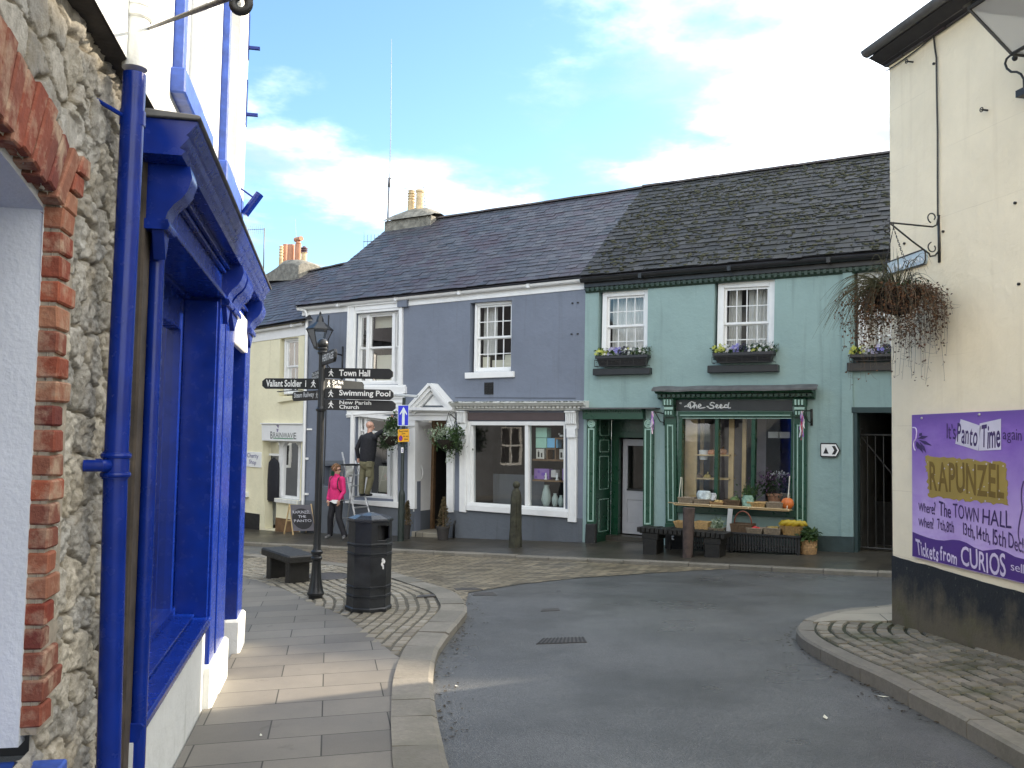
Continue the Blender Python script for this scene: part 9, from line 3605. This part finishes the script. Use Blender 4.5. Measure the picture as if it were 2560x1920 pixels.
def hand(prims, wr, d, side, k, sk, curl=.5):
 """palm, four unequal fingers bent at the knuckles and a thumb leaving the side of the palm"""
 d = Vector(d).normalized()
 side = (Vector(side) - d * Vector(side).dot(d)).normalized()
 nrm = d.cross(side)
 pe = wr + d * .085 * k
 prims.append((wr, pe - d * .02 * k, .026 * k, .030 * k, sk, None))
 for i, L_ in enumerate((.066, .076, .071, .056)):
  b = pe + side * (.030 - .020 * i) * k
  m = b + (d * math.cos(curl * .5) + nrm * math.sin(curl * .5)) * L_ * .5 * k
  e = m + (d * math.cos(curl * 1.5) + nrm * math.sin(curl * 1.5)) * L_ * .5 * k
  prims.append((b - d * .02 * k, m, .0095 * k, .009 * k, sk, None))
  prims.append((m, e, .009 * k, .0075 * k, sk, None))
 tb = wr + d * .025 * k + side * .028 * k
 te = tb + (d * .6 + side * .75).normalized() * .035 * k
 prims.append((tb, te, .012 * k, .0105 * k, sk, None))
 prims.append((te, te + (d * .9 + side * .25 + nrm * .4).normalized() * .03 * k, .0105 * k, .008 * k, sk, None))
wd_ = .84
ub = F.u('k', 272, 1555, wd_)
wb_ = F.P(ub, 0, wd_)
wb_.z = rowpave_z(wb_.x, wb_.y)
Hw = F.z('k', 265, 742, wd_) - wb_.z
print('woman height', Hw)
P = rel(wb_, Hw)
k = Hw / 1.70
WM = thing('person', 'woman in a bright pink fleece and black trousers walking past the grey house', 'person', wb_)
sk, pk, tr_, sh, wh = 0, 1, 2, 3, 4
pr, HW = head(P, P(.0, .03, 1.575), .97, -.2, k, sk, 0)
sqT = (1.28, .92, 1)
pr += [(P(0, .0, 1.42), P(0, .02, 1.52), .052 * k, .05 * k, sk, None), (P(0, .0, 1.40), P(0, .01, 1.465), .075 * k, .062 * k, pk, None),
    (P(-.005, 0, 1.30), P(-.01, .0, 1.12), .128 * k, .128 * k, pk, sqT), (P(-.01, .01, 1.12), P(-.01, 0, .93), .130 * k, .138 * k, pk, sqT), (P(.02, .07, 1.22), P(.02, .07, 1.20), .085 * k, .085 * k, pk, None),
    (P(-.15, 0, 1.375), P(.15, 0, 1.375), .062 * k, .062 * k, pk, None), (P(0, 0, .88), P(0, 0, .86), .128 * k, .125 * k, tr_, sqT)]
for s, el, wr in ((-1, P(-.235, -.03, 1.10), P(-.165, .10, .92)), (1, P(.215, .0, 1.09), P(.175, .11, .93))):
 pr += [(P(.165 * s, 0, 1.37), el, .062 * k, .050 * k, pk, None), (el, wr, .050 * k, .042 * k, pk, None)]
 hand(pr, wr + Vector((0, 0, -.02)), Vector((0, 0, -1)) + ROW.U * (.2 * -s), ROW.N, k, sk, .4)
for s, kn, an, toe in ((-1, P(-.125, .05, .50), P(-.185, -.02, .10), P(-.17, .13, .035)), (1, P(.13, .06, .49), P(.265, .0, .11), P(.35, .13, .06))):
 hp_ = P(.075 * s, 0, .87)
 pr += [(hp_, kn, .098 * k, .074 * k, tr_, None), (kn, an, .074 * k, .064 * k, tr_, None), (an - Vector((0, 0, .035)), toe, .042 * k, .036 * k, sh, None)]
wo = grow('body', pr, [mt['skin'], mt['pink'], mt['trouser'], M('grey_trainers', (.12, .12, .12), .6, .3, 20), mt['white']], WM)
face_bits(HW, k, WM, True)
mb = MB()
rr = random.Random(2)
for i in range(46):
 a, b = rr.uniform(-2.4, 2.4), rr.uniform(-.35, 1.45)
 r = .083
 p = HW(-.012 - r * math.cos(a) * math.cos(b) * 1.08 * (1 if abs(a) < 1.9 or b > .6 else .9), r * math.sin(a) * math.cos(b) * 1.12, .035 + r * math.sin(b) * 1.1)
 mb.ball(p, .028 * k * rr.uniform(.8, 1.25), 8, 6)
for i in range(7):
 mb.ball(HW(.055, -.06 + .02 * i, .088), .022 * k, 8, 6)
mb.build('hair', mt['hair'], WM, smooth=True)
mb = MB()
n = 20
hem = [P(.182 * math.cos(i * 6.283 / n) - .01, .136 * math.sin(i * 6.283 / n), .835 + (.022 * math.sin(i * 1.3))) for i in range(n)]
hemt = [P(.178 * math.cos(i * 6.283 / n) - .01, .132 * math.sin(i * 6.283 / n), .90) for i in range(n)]
mb.add(hem + hemt, [(i, (i + 1) % n, n + (i + 1) % n, n + i) for i in range(n)])
mb.build('shirt_hem', mt['white'], WM, smooth=True, fix=False)
BPk = thing('backpack', 'small black backpack worn by the woman in the pink fleece', 'backpack', P(-.1, -.16, 1.0))
mb = MB()
mb.ball(P(-.13, -.16, 1.12), .15 * k, 14, 10, (.8, .7, 1.5))
for s in (-1, 1):
 mb.tube([P(.105 * s, -.10, 1.40), P(.108 * s, .0, 1.435), P(.108 * s, .085, 1.38), P(.115 * s, .118, 1.28), P(.135 * s, .11, 1.16), P(.165 * s, .0, 1.04)], .013 * k, 6)
mb.build('pack', mt['blackmat'], BPk, smooth=True)
a_, b_ = ladder_edge[3]
zf = F.z('k', 610, 1142, .9)
i_ = min(range(1, NT_), key=lambda i: abs(ladder_tread[i].z - zf))
a_, b_ = ladder_edge[i_]
mid = ladder_tread[i_] + Vector((0, 0, .012))
print('tread', i_, mid.z, zf)
MN = thing('person', 'bald man in dark sweatshirt and olive trousers working from a step ladder', 'person', mid)
hd_ = ROW.N.dot(mid - ROW.O) - .02
Hm = F.z('k', 660, 250, hd_) - mid.z
P = rel(mid, Hm)
k = Hm / 1.70
off_ = F.u('k', 612, 1140, hd_) - (mid - ROW.O).dot(ROW.U)
sk, sw_, tr_, sh = 0, 1, 2, 3
X = lambda x, y: (F.u('k', x, y, hd_) - (mid - ROW.O).dot(ROW.U)) / k
Zk = lambda x, y: (F.z('k', x, y, hd_) - mid.z) / k
hc = P(X(668, 298), -.02, Zk(668, 305))
pr, HM = head(P, hc, .75, -.65, k, sk, 0)
hx, hz_ = X(640, 700), Zk(640, 700)
sx_, sz_ = X(672, 400), Zk(672, 400)
sqT = (1.3, .92, 1)
pr += [(P(sx_, -.0, sz_ + .0), hc - Vector((0, 0, .06)), .060 * k, .058 * k, sk, None),
    (P(sx_ - .01, 0, sz_ - .10), P(lerp(sx_, hx, .5), 0, lerp(sz_, hz_, .5)), .145 * k, .148 * k, sw_, sqT), (P(lerp(sx_, hx, .5), 0, lerp(sz_, hz_, .5)), P(hx + .01, 0, hz_ + .04), .148 * k, .140 * k, sw_, sqT),
    (P(sx_ - .15, 0, sz_ - .075), P(sx_ + .15, 0, sz_ - .05), .072 * k, .072 * k, sw_, None), (P(sx_ - .03, 0, sz_ - .02), P(sx_ + .02, 0, sz_), .082 * k, .07 * k, sw_, None),
    (P(hx, 0, hz_ - .06), P(hx, 0, hz_ - .08), .138 * k, .132 * k, tr_, sqT)]
sl, el, wl = P(X(585, 430), .0, Zk(585, 430)), P(X(540, 560), .05, Zk(540, 560)), P(X(538, 660), .0, Zk(538, 655))
pr += [(sl, el, .064 * k, .052 * k, sw_, None), (el, wl, .052 * k, .042 * k, sw_, None)]
hand(pr, wl, Vector((0, 0, -1)) + ROW.U * .1, -ROW.N + ROW.U * .4, k, sk, .6)
sr, er, wr = P(X(750, 400), -.02, Zk(750, 400)), P(X(838, 335), -.06, Zk(838, 340)), P(X(888, 235), -.10, Zk(888, 238))
pr += [(sr, er, .064 * k, .052 * k, sw_, None), (er, wr, .052 * k, .042 * k, sw_, None)]
hand(pr, wr, Vector((0, 0, 1)) + ROW.U * .25, -ROW.U + ROW.N * .3, k, sk, .7)
fz_ = mid.z
for kn, ft, h_ in (((590, 905), (575, 1118), -.075), ((690, 900), (645, 1118), .08)):
 hp_ = P(hx + h_, 0, hz_ - .07)
 kn_, an = P(X(*kn), .015, Zk(*kn)), P(X(*ft), .0, .10)
 toe = Vector((an.x, an.y, fz_)) - ROW.N * .11 + ROW.U * .02 + Vector((0, 0, .034))
 heel = Vector((an.x, an.y, fz_ + .040)) + ROW.N * .03
 pr += [(hp_, kn_, .096 * k, .076 * k, tr_, None), (kn_, an, .078 * k, .066 * k, tr_, None), (heel, toe, .038, .033, sh, None)]
grow('body', pr, [mt['skin'], mt['navy'], mt['khaki'], mt['black']], MN)
face_bits(HM, k, MN)
mb = MB()
for x, y, s in ((700, 740, .055), (690, 850, .05)):
 q_ = P(X(x, y), .10, Zk(x, y))
 mb.box(q_, (.15 * k, .05 * k, .14 * k), rad(-30))
mb.build('cargo_pocket', mt['khaki'], MN, bev=.012)
# --- pale house across the side street (it shows in the window panes)
OH = Face(8, Vector((-14.5, 13, 0)))
OHt = thing('opposite_house', 'pale house with slate roof mirrored in the upper windows of the row', 'house', OH.P(0, -1, 0))
q1 = [rect(u, u + 1.1, z, z + 1.6) for u in (-6, -2.5, 1, 4.5, 8, 11.5, 15) for z in (.4, 3.0)]
mb = MB()
wall(mb, OH, [(-9, -2.5), (20, -2.5), (20, 5.1), (-9, 5.1)], [list(reversed(q)) for q in q1], .2)
mb.add([OH.P(20, -2.5, 0), OH.P(20, -2.5, -6), OH.P(20, 5.1, -6), OH.P(20, 8, -3), OH.P(20, 5.1, 0)], [(0, 1, 2, 3, 4)])
mb.add([OH.P(-9, -2.5, 0), OH.P(-9, -2.5, -6), OH.P(-9, 5.1, -6), OH.P(-9, 8, -3), OH.P(-9, 5.1, 0)], [(0, 1, 2, 3, 4)])
mb.build('wall', M('pale_grey_render', (.11, .115, .125), .8, .1, 2), OHt)
mb = MB()
mb.add([OH.P(-9.2, 5.0, .3), OH.P(20.2, 5.0, .3), OH.P(20.2, 8.2, -3), OH.P(-9.2, 8.2, -3), OH.P(-9.2, 5, -6.3), OH.P(20.2, 5, -6.3)], [(0, 1, 2, 3), (3, 2, 5, 4)])
mb.build('roof', mt['deck'], OHt, fix=False)
for q in q1:
 mb = MB()
 for a in ((0, .08, 0, 1), (.92, 1, 0, 1), (.08, .92, .94, 1), (.08, .92, 0, .06), (.08, .92, .48, .53), (.48, .52, .06, .94)):
  mb.qblk(OH, q, *a, -.18, -.1)
 w = mb.build('window', mt['white'], OHt)
 mb = MB()
 mb.poly(OH, q, -.17)
 mb.build('pane', mt['dark'], w, fix=False)
